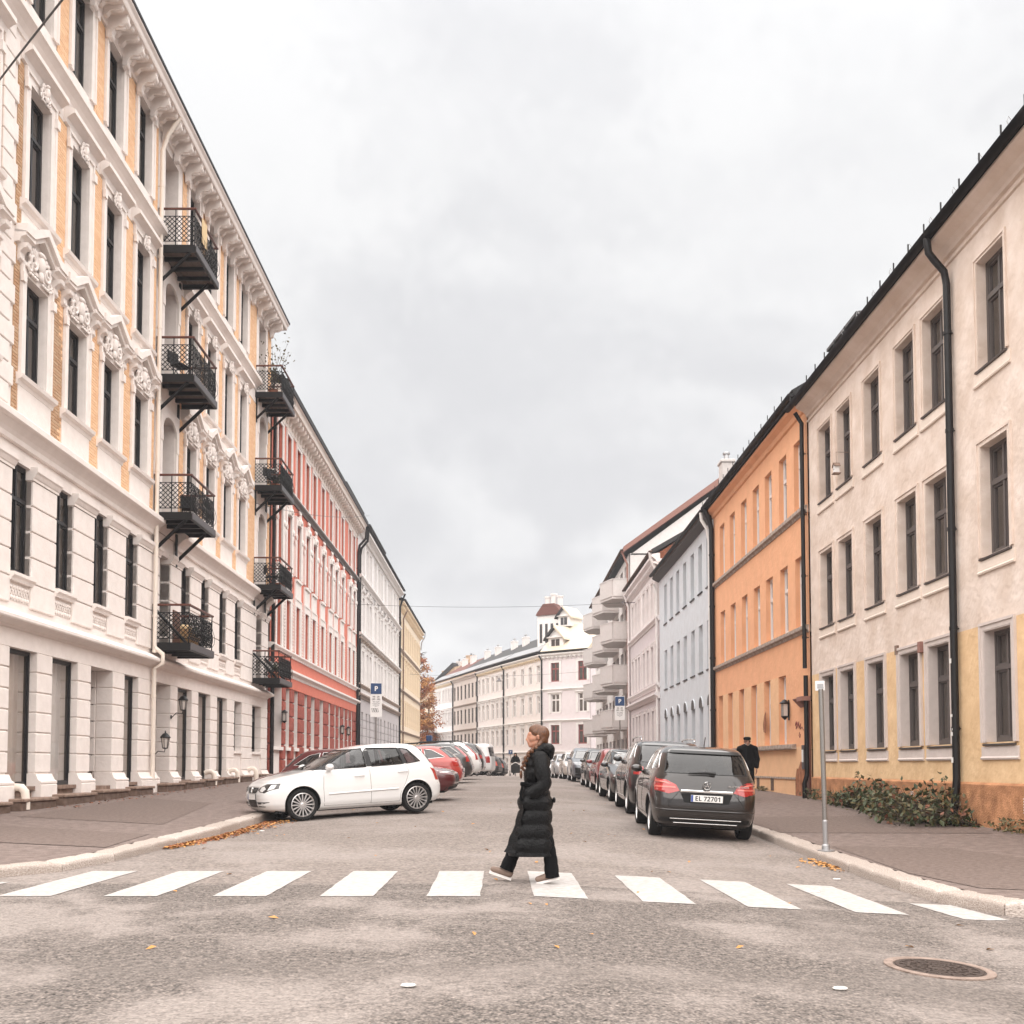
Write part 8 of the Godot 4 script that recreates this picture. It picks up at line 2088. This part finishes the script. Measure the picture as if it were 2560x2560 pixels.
func rider():
	var X := 0.88; var d := 74.0; var y := road_y(X, d)
	var o := thing("cargo_bike", "cargo bicycle with a dark front box coming over the crest", "bicycle", V(X, y, -d))
	var m := MB.new()
	m.cbox(-0.32, 0.32, 0.35, 0.95, 0.35, 1.15, 0.05); part("box", m, "car_plastic", o)
	m = MB.new(); m.tube([V(-0.36, 0.3, 1.0), V(-0.36, 0.85, 1.0), V(-0.2, 1.02, 1.0), V(0, 1.10, 1.0), V(0.2, 1.02, 1.0), V(0.36, 0.85, 1.0), V(0.36, 0.3, 1.0)], 0.035, 6); part("box_hoop", m, "shoe_sole", o)
	for w in [[-0.40, 0.75, 0.26], [0.40, 0.75, 0.26], [0.0, -0.75, 0.33]]:
		m = MB.new(); var c := []
		for k in 25: c.append(V(w[0], w[2] + w[2] * 0.94 * cos(TAU * k / 24), w[1] + w[2] * 0.94 * sin(TAU * k / 24)))
		m.tube(c, 0.024, 6, false); part("wheel", m, "tyre", o)
	m = MB.new(); m.tube([V(0, 0.33, -0.75), V(0, 0.45, -0.1), V(0, 0.42, 0.4)], 0.03, 6); m.tube([V(0, 0.45, -0.1), V(0, 0.95, -0.32)], 0.025, 6); m.tube([V(-0.3, 1.05, 0.28), V(0.3, 1.05, 0.28)], 0.018, 6); m.tube([V(0, 0.42, 0.35), V(0, 1.05, 0.28)], 0.025, 6); part("frame", m, "car_trim", o)
	m = MB.new(); m.ell(V(0, 0.98, -0.33), V(0.08, 0.04, 0.13), 10, 6); part("saddle", m, "car_trim", o)
	var p := thing("person", "hooded rider in dark clothes sitting on the cargo bicycle", "person", V(X, y, -d))
	var hc := V(0, 1.66, -0.12); m = MB.new()
	nets(m, head_bones(hc, V(0, 0, 1), 1.0), 0.012, 0.025)
	nets(m, [[V(0, 1.46, -0.2), V(0, 1.05, -0.3), 0.09, 0.10, V(1.35, 1, 1)], [V(0.18, 1.42, -0.18), V(0.27, 1.17, 0.0), 0.045, 0.04], [V(0.27, 1.17, 0.0), V(0.26, 1.06, 0.27), 0.036, 0.03], [V(-0.18, 1.42, -0.18), V(-0.27, 1.17, 0.0), 0.045, 0.04], [V(-0.27, 1.17, 0.0), V(-0.26, 1.06, 0.27), 0.036, 0.03], [V(0.1, 1.0, -0.3), V(0.13, 0.86, 0.1), 0.075, 0.055], [V(0.13, 0.86, 0.1), V(0.12, 0.45, 0.02), 0.05, 0.04], [V(-0.1, 1.0, -0.3), V(-0.13, 0.72, 0.06), 0.075, 0.055], [V(-0.13, 0.72, 0.06), V(-0.12, 0.30, -0.05), 0.05, 0.04]], 0.018, 0.03)
	part("body", m, "skin_b", p)
	m = MB.new(); nets(m, [[V(0, 1.47, -0.2), V(0, 1.02, -0.28), 0.13, 0.15, V(1.4, 1, 1)], [V(0.19, 1.43, -0.18), V(0.28, 1.17, 0.0), 0.085, 0.075], [V(0.28, 1.17, 0.0), V(0.26, 1.07, 0.22), 0.07, 0.055], [V(-0.19, 1.43, -0.18), V(-0.28, 1.17, 0.0), 0.085, 0.075], [V(-0.28, 1.17, 0.0), V(-0.26, 1.07, 0.22), 0.07, 0.055], [V(0, 1.70, -0.17), V(0, 1.62, -0.20), 0.115, 0.11], [V(0.09, 1.56, -0.12), V(-0.09, 1.56, -0.12), 0.06, 0.06]], 0.018, 0.035); part("hooded_coat", m, "cloth_black", p)
	m = MB.new(); nets(m, [[V(0.1, 1.0, -0.3), V(0.13, 0.86, 0.1), 0.095, 0.075], [V(0.13, 0.86, 0.1), V(0.12, 0.40, 0.02), 0.07, 0.055], [V(-0.1, 1.0, -0.3), V(-0.13, 0.72, 0.06), 0.095, 0.075], [V(-0.13, 0.72, 0.06), V(-0.12, 0.26, -0.05), 0.07, 0.055]], 0.018, 0.03); part("trousers", m, "cloth_ink", p)

# ------------------------------------------------------------------ things on the balconies
func balcony_things():
	var at := func(d, y, out): return V(-10.0 + out, y, -d)
	# folding chairs
	var mk_chair := func():
		var o := thing("folding_chair", "", "chair")
		for s in [-0.2, 0.2]:
			var m := MB.new(); m.tube([V(s, 0, -0.2), V(s, 0.44, 0.2)], 0.012, 6); part("leg", m, "iron", o)
			m = MB.new(); m.tube([V(s, 0, 0.22), V(s, 0.44, -0.18), V(s, 0.9, -0.28)], 0.012, 6); part("leg", m, "iron", o)
		var m := MB.new(); m.cbox(-0.22, 0.22, 0.43, 0.46, -0.2, 0.22, 0.01); part("seat", m, "fabric_dark", o)
		m = MB.new(); m.cbox(-0.22, 0.22, 0.55, 0.9, -0.30, -0.24, 0.01); part("backrest", m, "fabric_dark", o)
		return o
	var c0: Node3D = mk_chair.call()
	c0.set_meta("label", "black folding chair on the third-storey balcony by the cream drainpipe"); c0.position = at.call(29.6, 12.68, 0.5); c0.rotation.y = 1.2
	for q in [[30.5, 8.66, "black folding chair on the second-storey balcony by the cream drainpipe", 0.4], [41.3, 12.68, "black folding chair on the third-storey balcony at the house end", 1.0], [41.5, 8.66, "black folding chair on the second-storey balcony at the house end", 2.0]]:
		var c := dup(c0, "folding_chair", q[2]); c.position = at.call(q[0], q[1], 0.55); c.rotation.y = q[3]
	# pots with plants
	var k := 0
	for q in [[41.4, 16.48, 0.55, 0.9, "bare leafy shrub in a pot on the topmost end balcony", "terracotta"], [41.9, 12.68, 0.6, 0.5, "potted plant on the third-storey end balcony", "terracotta"], [30.9, 4.91, 0.6, 0.55, "potted plant on the lowest balcony by the drainpipe", "basket"], [42.2, 4.91, 0.6, 0.5, "potted plant on the lowest end balcony", "terracotta"], [42.4, 8.66, 0.7, 0.5, "potted plant on the second-storey end balcony", "terracotta"]]:
		var o := thing("potted_plant", q[4], "plant", at.call(q[0], q[1], q[2]))
		var m := MB.new(); m.lathe([[0.0, 0.0], [0.13, 0.0], [0.18, 0.30], [0.20, 0.30], [0.20, 0.34], [0.17, 0.34], [0.16, 0.28], [0.0, 0.28]], 16); part("pot", m, q[5], o)
		var r := RandomNumberGenerator.new(); r.seed = 90 + k
		m = MB.new(); var lf := MB.new()
		var H: float = q[3] * (2.4 if k == 0 else 1.0)
		for i in 9 if k == 0 else 6:
			var a := r.randf() * TAU; var tip := V(cos(a) * r.randf_range(0.2, 0.7) * H * 0.6, 0.3 + H * r.randf_range(0.5, 1.0), sin(a) * r.randf_range(0.2, 0.7) * H * 0.6)
			m.tube([V(0, 0.28, 0), V(tip.x * 0.3, tip.y * 0.55, tip.z * 0.3), tip], [0.014, 0.009, 0.004], 5)
			for j in 16:
				var p := V(0, 0.28, 0).lerp(tip, r.randf_range(0.4, 1.05)) + V(r.randf_range(-1, 1), r.randf_range(-1, 1), r.randf_range(-1, 1)) * 0.14 * H
				leaf(lf, p, r, 0.045 if k else 0.06)
		part("stem", m, "bark", o); part("foliage", lf, "leaf_olive" if k == 0 else "leaf_green", o)
		k += 1
	var b := thing("wicker_basket", "round wicker basket on the lowest balcony by the drainpipe", "basket", at.call(30.2, 4.91, 0.55))
	var m := MB.new(); m.lathe([[0.0, 0.0], [0.24, 0.0], [0.33, 0.25], [0.30, 0.5], [0.22, 0.52], [0.24, 0.48], [0.0, 0.46]], 18); part("weave", m, "basket", b)
	m = MB.new(); m.ell(V(0, 0.55, 0), V(0.22, 0.12, 0.2), 12, 8); part("cushion", m, "fabric_stripe", b)
	b = thing("wooden_board", "brown wooden board standing on the lowest balcony by the drainpipe", "board", at.call(29.45, 4.91, 0.55))
	m = MB.new(); m.cbox(-0.02, 0.02, 0, 0.95, -0.3, 0.3, 0.008); part("panel", m, "wood_door", b)
	b = thing("striped_throw", "striped throw hung over the topmost balcony rail by the drainpipe", "blanket", at.call(29.7, 17.45, 1.09))
	m = MB.new(); var P := []
	for i in 9:
		var row := []
		for j in 9: row.append(V(0.035 + 0.012 * sin(j * 1.7) + 0.01 * i / 8.0, 0.10 - 0.75 * i / 8.0, -0.28 + 0.07 * j))
		P.append(row)
	m.grid(P, false, true); var P2_ := []
	for row in P:
		var r2 := []
		for p in row: r2.append(p - V(0.012, 0, 0))
		P2_.append(r2)
	m.grid(P2_); part("cloth", m, "fabric_stripe", b)

# ------------------------------------------------------------------ signs, lamps, wires
func parking_sign(called, label, x, d, top, tilt, extra):
	var o := thing(called, label, "sign", V(x, pave_y(x, d), -d), tilt)
	var y: float = top - pave_y(x, d)
	var m := MB.new(); m.tube([V(0, -0.1, -0.04), V(0, y - 0.02, -0.04)], 0.03, 10); part("pole", m, "galvanised", o)
	m = MB.new(); m.cbox(-0.22, 0.22, y - 0.44, y, -0.012, 0.0, 0.006); part("plate", m, "sign_white", o)
	m = MB.new(); m.box(-0.205, 0.205, y - 0.425, y - 0.015, 0.001, 0.004); part("blue_field", m, "sign_blue", o)
	text_on(o, "P", 0.27, 0.004, "sign_white", V(0.0, y - 0.22, 0.006), Basis.IDENTITY, true, "letter")
	var h := 0.86 if extra else 0.62
	m = MB.new(); m.cbox(-0.22, 0.22, y - 0.45 - h, y - 0.445, -0.012, 0.0, 0.006); part("text_plate", m, "sign_white", o)
	var yy := y - 0.53
	for t in [["09 - 20", 0.062], ["(09 - 20)", 0.062], ["Mot avgift", 0.042], ["unntatt med", 0.036], ["parkerings-", 0.036], ["kort", 0.036]]:
		text_on(o, t[0], t[1], 0.003, "sign_ink", V(0, yy, 0.003), Basis.IDENTITY, t[1] > 0.05); yy -= t[1] * 1.55
	if extra:
		for k in 3:
			m = MB.new(); var pl := [V(-0.13 + k * 0.085, yy - 0.16, 0.004), V(-0.17 + k * 0.085, yy - 0.02, 0.004), V(-0.11 + k * 0.085, yy - 0.02, 0.004), V(-0.07 + k * 0.085, yy - 0.16, 0.004), V(-0.13 + k * 0.085, yy - 0.16, 0.004)]
			m.tube(pl, 0.007, 5); part("bay_symbol", m, "sign_ink", o)

func wall_lamp(label, x, y, d, s, boxy := false):
	var o := thing("wall_lamp", label, "lamp", V(x, y, -d), PI / 2 * s, "black wall lanterns")
	var m := MB.new()
	if not boxy:
		m.tube([V(0, -0.28, 0.02), V(0, -0.14, 0.16), V(0, -0.16, 0.34), V(0, -0.05, 0.36)], 0.014, 6); m.lathe([[0.0, 0], [0.06, 0.0], [0.06, 0.015], [0, 0.015]], 12, Transform3D(Basis(V(1, 0, 0), PI / 2), V(0, -0.26, 0.0))); part("bracket", m, "iron", o)
		m = MB.new(); m.lathe([[0.07, -0.05], [0.115, 0.24]], 6, Transform3D(Basis.IDENTITY, V(0, 0, 0.36))); part("glass", m, "lamp_glass", o)
		m = MB.new(); m.lathe([[0.15, 0.24], [0.15, 0.26], [0.07, 0.36], [0.02, 0.38], [0.015, 0.44], [0, 0.45]], 12, Transform3D(Basis.IDENTITY, V(0, 0, 0.36))); m.lathe([[0.0, -0.08], [0.075, -0.06], [0.08, -0.04]], 12, Transform3D(Basis.IDENTITY, V(0, 0, 0.36)))
		for k in 6:
			var a := TAU * k / 6
			m.tube([V(cos(a) * 0.073, -0.05, 0.36 + sin(a) * 0.073), V(cos(a) * 0.12, 0.25, 0.36 + sin(a) * 0.12)], 0.009, 5)
		part("cage", m, "iron", o)
	else:
		m.cbox(-0.05, 0.05, -0.3, 0.3, 0.0, 0.02, 0.005); m.tube([V(0, 0.2, 0.02), V(0, 0.26, 0.10)], 0.012, 6); part("bracket", m, "iron", o)
		m = MB.new(); m.box(-0.075, 0.075, -0.18, 0.18, 0.05, 0.20); part("glass", m, "lamp_glass", o)
		m = MB.new()
		for q in [[-0.08, 0.05], [0.08, 0.05], [-0.08, 0.20], [0.08, 0.20]]: m.tube([V(q[0], -0.2, q[1]), V(q[0], 0.2, q[1])], 0.012, 5)
		m.lathe([[0.15, 0.19], [0.15, 0.21], [0.05, 0.30], [0, 0.32]], 8, Transform3D(Basis.IDENTITY, V(0, 0, 0.125))); m.lathe([[0.0, -0.30], [0.03, -0.28], [0.11, -0.2], [0.11, -0.18]], 8, Transform3D(Basis.IDENTITY, V(0, 0, 0.125))); part("cage", m, "iron", o)
	return o

func wire(label, a: Vector3, b: Vector3, sag, r := 0.012):
	var pts := []
	for k in 21:
		var t := k / 20.0
		pts.append(a.lerp(b, t) - V(0, sag * 4.0 * t * (1 - t), 0))
	var m := MB.new(); m.tube(pts, r, 5)
	var o := part("overhead_wire", m, "iron", self); o.name = numbered("overhead_wire"); tag(o, label, "wire")

func street_things():
	parking_sign("parking_sign", "blue parking sign on a pole behind the white hatchback", -4.85, 39.0, 4.56, 0.12, true)
	parking_sign("parking_sign", "blue parking sign on a pole above the right-hand row of cars", 5.2, 45.6, 4.5, -0.12, false)
	var o := thing("parking_sign", "small distant blue parking sign beyond the crest", "sign", V(0.72, 2.2, -100.0))
	var m := MB.new(); m.cbox(-0.2, 0.2, 0.35, 0.75, -0.01, 0.0, 0.004); part("plate", m, "sign_blue", o); text_on(o, "P", 0.26, 0.006, "sign_white", V(0, 0.55, 0.004), Basis.IDENTITY, true, "letter"); m = MB.new(); m.tube([V(0, -2.6, -0.04), V(0, 0.7, -0.04)], 0.03, 8); part("pole", m, "galvanised", o)
	# grey post with a small plate at the crossing corner
	var X := 4.58; var d := 14.6; var y := pave_y(X, d)
	o = thing("sign_post", "galvanised post with a small grey plate at the right kerb", "post", V(X, y, -d)); o.rotation.z = 0.018
	m = MB.new(); m.lathe([[0.035, 0.0], [0.035, 2.3], [0.0, 2.3]], 14); part("pole", m, "galvanised", o)
	m = MB.new(); m.lathe([[0.12, 0.0], [0.12, 0.015], [0.06, 0.02], [0.055, 0.08], [0.035, 0.10], [0.042, 0.42], [0.035, 0.44]], 14); part("base", m, "zinc", o)
	m = MB.new(); m.cbox(-0.075, 0.06, 2.28, 2.42, -0.02, 0.0, 0.005); part("plate", m, "sign_white", o); m = MB.new(); m.box(-0.05, 0.04, 2.31, 2.38, 0.001, 0.004); part("print", m, "zinc", o)
	# lanterns
	wall_lamp("black six-sided lantern on the cream house beside the inner entrance", -9.98, 3.12, 30.72, 1)
	wall_lamp("black six-sided lantern mounted low on the cream house near the drainpipe", -9.98, 1.95, 29.15, 1)
	for q in [[45.95, "black lantern on the red house nearest its drainpipe"], [62.6, "black lantern of a pair far along the red ground floor, nearer one"], [65.1, "black lantern of a pair far along the red ground floor, farther one"]]: wall_lamp(q[1], -9.95, 3.6, q[0], 1, true)
	wall_lamp("tall boxy black lantern on the orange house beside its door", 8.48, 3.05, 30.35, -1, true)
	# wires and hanging street lamps
	wire("black overhead wire rising across the upper corner of the cream house", V(-9.6, 11.71, -17), V(-3.64, 8.84, -9), -0.05, 0.012)
	wire("thin wire strung along the red house front", V(-9.8, 11.8, -40.2), V(-8.7, 17.7, -66.0), 0.3, 0.010)
	wire("span wire crossing the street by the lilac house", V(-10.0, 11.9, -66.0), V(7.6, 11.85, -65.3), 0.25, 0.010)
	wire("far span wire carrying a lamp over the street", V(-9.9, 11.1, -108.0), V(8.4, 11.2, -106.0), 0.35, 0.012)
	o = thing("street_lamp", "conical street lamp hanging from the far span wire", "lamp", V(-0.43, 10.25, -107.0))
	m = MB.new(); m.lathe([[0.0, 0.42], [0.05, 0.40], [0.08, 0.24], [0.30, 0.02], [0.30, 0.0], [0.26, 0.0], [0.06, 0.2], [0, 0.2]], 18); m.tube([V(0, 0.4, 0), V(0, 0.6, 0)], 0.015, 6); part("shade", m, "iron_grey", o)
	m = MB.new(); m.ell(V(0, 0.08, 0), V(0.09, 0.10, 0.09), 12, 8); part("bulb", m, "lamp_glass", o)
	o = thing("wire_bracket", "forked iron wire bracket on the lilac house front", "bracket", V(8.5, 11.85, -65.25), -PI / 2)
	m = MB.new(); m.tube([V(0, 0, 0), V(0, 0, 0.9)], 0.025, 6); m.tube([V(-0.35, 0.25, 0.7), V(0, 0, 0.9), V(0.35, -0.25, 0.7)], 0.02, 6); part("arm", m, "iron_grey", o)
	o = thing("bird_house", "tiny white bird house hung from a rod at a top-floor window", "bird house", V(8.12, 8.52, -24.65), -PI / 2)
	m = MB.new(); m.cbox(-0.06, 0.06, 0, 0.16, -0.06, 0.06, 0.004); m.ext(P2([[-0.06, 0.16], [0.06, 0.16], [0, 0.22]]), -0.06, 0.06); part("box", m, "sign_white", o)
	m = MB.new(); m.ext(P2([[-0.09, 0.15], [0, 0.24], [0.09, 0.15], [0.09, 0.17], [0, 0.26], [-0.09, 0.17]]), -0.08, 0.08); part("roof", m, "stone_cap", o); m = MB.new(); m.box(-0.09, 0.09, -0.02, 0.0, -0.09, 0.09); part("floor", m, "stone_cap", o); m = MB.new(); m.ell(V(0, 0.09, 0.061), V(0.02, 0.02, 0.004), 10, 6); part("hole", m, "iron", o)
	m = MB.new(); m.tube([V(0, 0.24, 0), V(0, 0.52, 0), V(-0.15, 0.56, -0.35)], 0.008, 5); part("rod", m, "stone_cap", o)
	# crumpled papers on the asphalt and pavement
	for q in [[3.95, 12.2, "scrap of white paper in the road beside the right kerb"], [3.3, 10.9, "scrap of white paper in the road just before the last stripes"], [-4.2, 17.9, "scrap of white paper by the leaf drift"], [-0.55, 6.0, "pale scrap lying on the near asphalt"], [2.05, 6.3, "pale scrap on the near asphalt beside the manhole cover"]]:
		var m3 := MB.new(); m3.ell(V(0, 0.012, 0), V(0.05, 0.012, 0.035), 7, 4)
		var s := part("paper_scrap", m3, "paper", self, V(q[0], road_y(q[0], q[1]), -q[1])); s.name = numbered("paper_scrap"); tag(s, q[2], "litter", "paper scraps")

# ------------------------------------------------------------------ plants
func leaf(m: MB, p: Vector3, r: RandomNumberGenerator, s: float):
	var b := Basis.from_euler(V(r.randf_range(-1.2, 1.2), r.randf() * TAU, r.randf_range(-1.2, 1.2))).scaled(Vector3.ONE * s * r.randf_range(0.7, 1.25))
	var a := p + b * V(0, 0, -1); var c := p + b * V(0.62, 0.12, -0.1); var d := p + b * V(0, 0, 1.1); var e := p + b * V(-0.62, 0.12, -0.1)
	m.flat(a, c, d); m.flat(a, d, e)

func plants():
	var r := RandomNumberGenerator.new(); r.seed = 17
	# autumn tree past the yellow house
	var o := thing("autumn_tree", "tall autumn tree with thin orange leaves beyond the yellow house", "tree", V(-12.0, -0.9, -139.0))
	var tm := MB.new(); var tones := [MB.new(), MB.new(), MB.new()]
	tm.tube([V(0, -0.5, 0), V(0.1, 4, 0), V(0.3, 9, 0.2), V(0.5, 14, 0.1), V(0.6, 18.4, 0)], [0.38, 0.32, 0.24, 0.14, 0.03], 9)
	for i in 46:
		var h := r.randf_range(3.5, 17.5); var a := r.randf() * TAU
		var L := lerpf(4.2, 1.2, (h - 3.5) / 14.0) * r.randf_range(0.6, 1.1)
		var b0 := V(0.03 * h, h, 0); var tip := b0 + V(cos(a) * L, L * 0.45, sin(a) * L)
		tm.tube([b0, b0.lerp(tip, 0.5) + V(0, 0.15, 0), tip], [0.09, 0.05, 0.015], 5)
		if h > 14.5 and r.randf() < 0.55: continue
		for j in 3:
			var cc := b0.lerp(tip, r.randf_range(0.45, 1.05)) + V(r.randf_range(-1, 1), r.randf_range(-0.6, 0.6), r.randf_range(-1, 1)) * 0.6
			var cr := r.randf_range(0.45, 1.0); var tone: MB = tones[r.randi() % 3]
			for q in 60: leaf(tone, cc + V(r.randfn(), r.randfn() * 0.7, r.randfn()) * cr * 0.5, r, 0.14)
	part("trunk", tm, "bark", o)
	var cr_ := Node3D.new(); cr_.name = "crown"; o.add_child(cr_)
	for i in 3: part("foliage", tones[i], ["leaf_orange", "leaf_rust", "leaf_gold"][i], cr_)
	# dark shrubs under it
	o = thing("dark_shrub", "dark evergreen shrub at the foot of the autumn tree", "shrub", V(-11.8, -0.9, -131.0))
	var sm := MB.new(); var st := MB.new()
	st.tube([V(0, 0, 0), V(0, 2.0, 0)], [0.1, 0.03], 6)
	for q in 900: leaf(sm, V(r.randfn() * 0.6, 1.9 + r.randfn() * 0.9, r.randfn() * 0.6), r, 0.16)
	part("stem", st, "bark", o); part("foliage", sm, "leaf_green", o)
	# creeper spilling over the pavement at the cream and yellow house
	o = thing("creeper", "leafy dark creeper sprawling along the foot of the yellow wall", "plant", V(8.35, 0.0, -21.0))
	var stems := MB.new(); var lv := [MB.new(), MB.new(), MB.new()]
	for i in 380:
		var d := r.randf_range(18.1, 25.2)
		if d > 22.8 and r.randf() < 0.4: continue
		var peak := 0.55 + 0.30 * exp(-pow((d - 20.0) / 0.9, 2)) + 0.25 * exp(-pow((d - 22.6) / 0.7, 2)) - 0.25 * smoothstep(24.0, 25.2, d)
		var out := lerpf(0.5, 1.6, exp(-pow((d - 18.6) / 2.6, 2)))
		var w := r.randf() * out; var h := r.randf() * peak * (1.0 - 0.55 * w / out)
		var base := V(0, pave_y(8.3, d), -(d - 21.0))
		var tip := V(-w, pave_y(8.3, d) + 0.05 + h, -(d - 21.0) + r.randf_range(-0.3, 0.3))
		stems.tube([base, base.lerp(tip, 0.5) + V(0, 0.12, 0), tip], [0.009, 0.006, 0.003], 4, false)
		for q in 13:
			var p := base.lerp(tip, r.randf_range(0.25, 1.1)) + V(r.randfn(), r.randfn() * 0.7, r.randfn()) * 0.09
			p.y = maxf(p.y, pave_y(8.35 + p.x, 21.0 - p.z) + 0.01)
			leaf(lv[0 if r.randf() < 0.55 else (1 if r.randf() < 0.8 else 2)], p, r, 0.058)
	for q in [[23.75, 1.22], [22.7, 0.95], [19.1, 1.15], [19.35, 0.9], [24.2, 0.75]]:      # lone shoots up the wall and the pipe
		var b0 := V(-0.05, pave_y(8.3, q[0]) + 0.1, 21.0 - q[0]); var tp := V(-0.12, q[1], 21.0 - q[0] + r.randf_range(-0.1, 0.3))
		stems.tube([b0, tp], [0.007, 0.003], 4, false)
		for k in 26: leaf(lv[r.randi() % 2], b0.lerp(tp, r.randf_range(0.3, 1.05)) + V(r.randfn(), r.randfn(), r.randfn()) * 0.05, r, 0.05)
	part("stem", stems, "bark", o)
	for i in 3: part("foliage", lv[i], ["leaf_green", "leaf_olive", "leaf_red"][i], o)
	# weeds along the walls
	var k := 0
	for q in [[16.9, "tuft of weeds right of the black drainpipe", 0.22], [15.6, "tuft of weeds at the foot of the yellow wall near the corner", 0.30], [26.6, "low weeds at the border of the orange and yellow walls", 0.28], [27.6, "weeds around the foot of the orange house drainpipe", 0.30], [33.0, "thin weeds under the cellar windows of the orange house", 0.14]]:
		var w := thing("weed_tuft", q[1], "plant", V(8.42, pave_y(8.4, q[0]), -q[0]), 0.0, "weeds along the wall")
		var wm := MB.new()
		for i in 130: leaf(wm, V(-absf(r.randfn()) * 0.12, r.randf() * q[2], r.randfn() * 0.35), r, 0.035)
		part("foliage", wm, "leaf_green" if k % 2 else "leaf_olive", w); k += 1
	# dry vine on the wall at the frame edge
	o = thing("dry_vine", "dry reddish vine climbing the yellow wall beyond the drainpipe", "plant", V(8.47, pave_y(8.4, 16.2), -16.2))
	var vm := MB.new(); var vl := MB.new()
	for i in 9:
		var pts := [V(0, 0, r.randf_range(-0.3, 0.3))]
		for j in 6: pts.append(pts[j] + V(-0.01, r.randf_range(0.1, 0.26), r.randf_range(-0.14, 0.16)))
		vm.tube(pts, 0.004, 4, false)
		for j in 14: leaf(vl, pts[1 + r.randi() % 6] + V(-0.02, r.randfn() * 0.05, r.randfn() * 0.05), r, 0.022)
	part("stem", vm, "bark", o); part("foliage", vl, "leaf_red", o)
	# fallen leaves in the gutters
	var g := [MB.new(), MB.new()]
	for i in 1500:
		var t := r.randf(); var d := lerpf(14.2, 20.3, t); var x := -4.70 + absf(r.randfn()) * 0.16 * (0.5 + 1.2 * t)
		fallen(g[r.randi() % 2], V(x, road_y(x, d) + 0.008 + r.randf() * 0.03, -d), r)
	for i in 130:
		var d := 13.8 + r.randfn() * 0.35; var x := 4.38 - absf(r.randfn()) * 0.12
		fallen(g[0], V(x, road_y(x, d) + 0.008 + r.randf() * 0.02, -d), r)
	for i in 160:
		var d := r.randf_range(21, 34); var x := -9.0 - r.randf() * 0.6
		fallen(g[1], V(x, pave_y(x, d) + 0.010, -d), r)
	for i in 60:
		var d := r.randf_range(5.5, 30); var x := r.randf_range(-4.5, 4.3)
		fallen(g[0], V(x, road_y(x, d) + 0.008, -d), r)
	var n := 0
	for q in g:
		var s := part("fallen_leaves", q, "leaf_gold" if n == 0 else "leaf_rust", self); s.name = numbered("fallen_leaves")
		s.set_meta("kind", "stuff"); tag(s, "dry golden leaves drifted along the gutters" if n == 0 else "dry rust brown leaves drifted along the gutters", "leaves"); n += 1

func fallen(m: MB, p: Vector3, r: RandomNumberGenerator):
	var b := Basis.from_euler(V(r.randf_range(-0.4, 0.4), r.randf() * TAU, r.randf_range(-0.4, 0.4))).scaled(Vector3.ONE * r.randf_range(0.02, 0.045))
	var a := p + b * V(0, 0, -1); var c := p + b * V(0.6, 0.2, -0.1); var d := p + b * V(0, 0, 1.0); var e := p + b * V(-0.6, 0.2, -0.1)
	m.flat(a, c, d); m.flat(a, d, e)
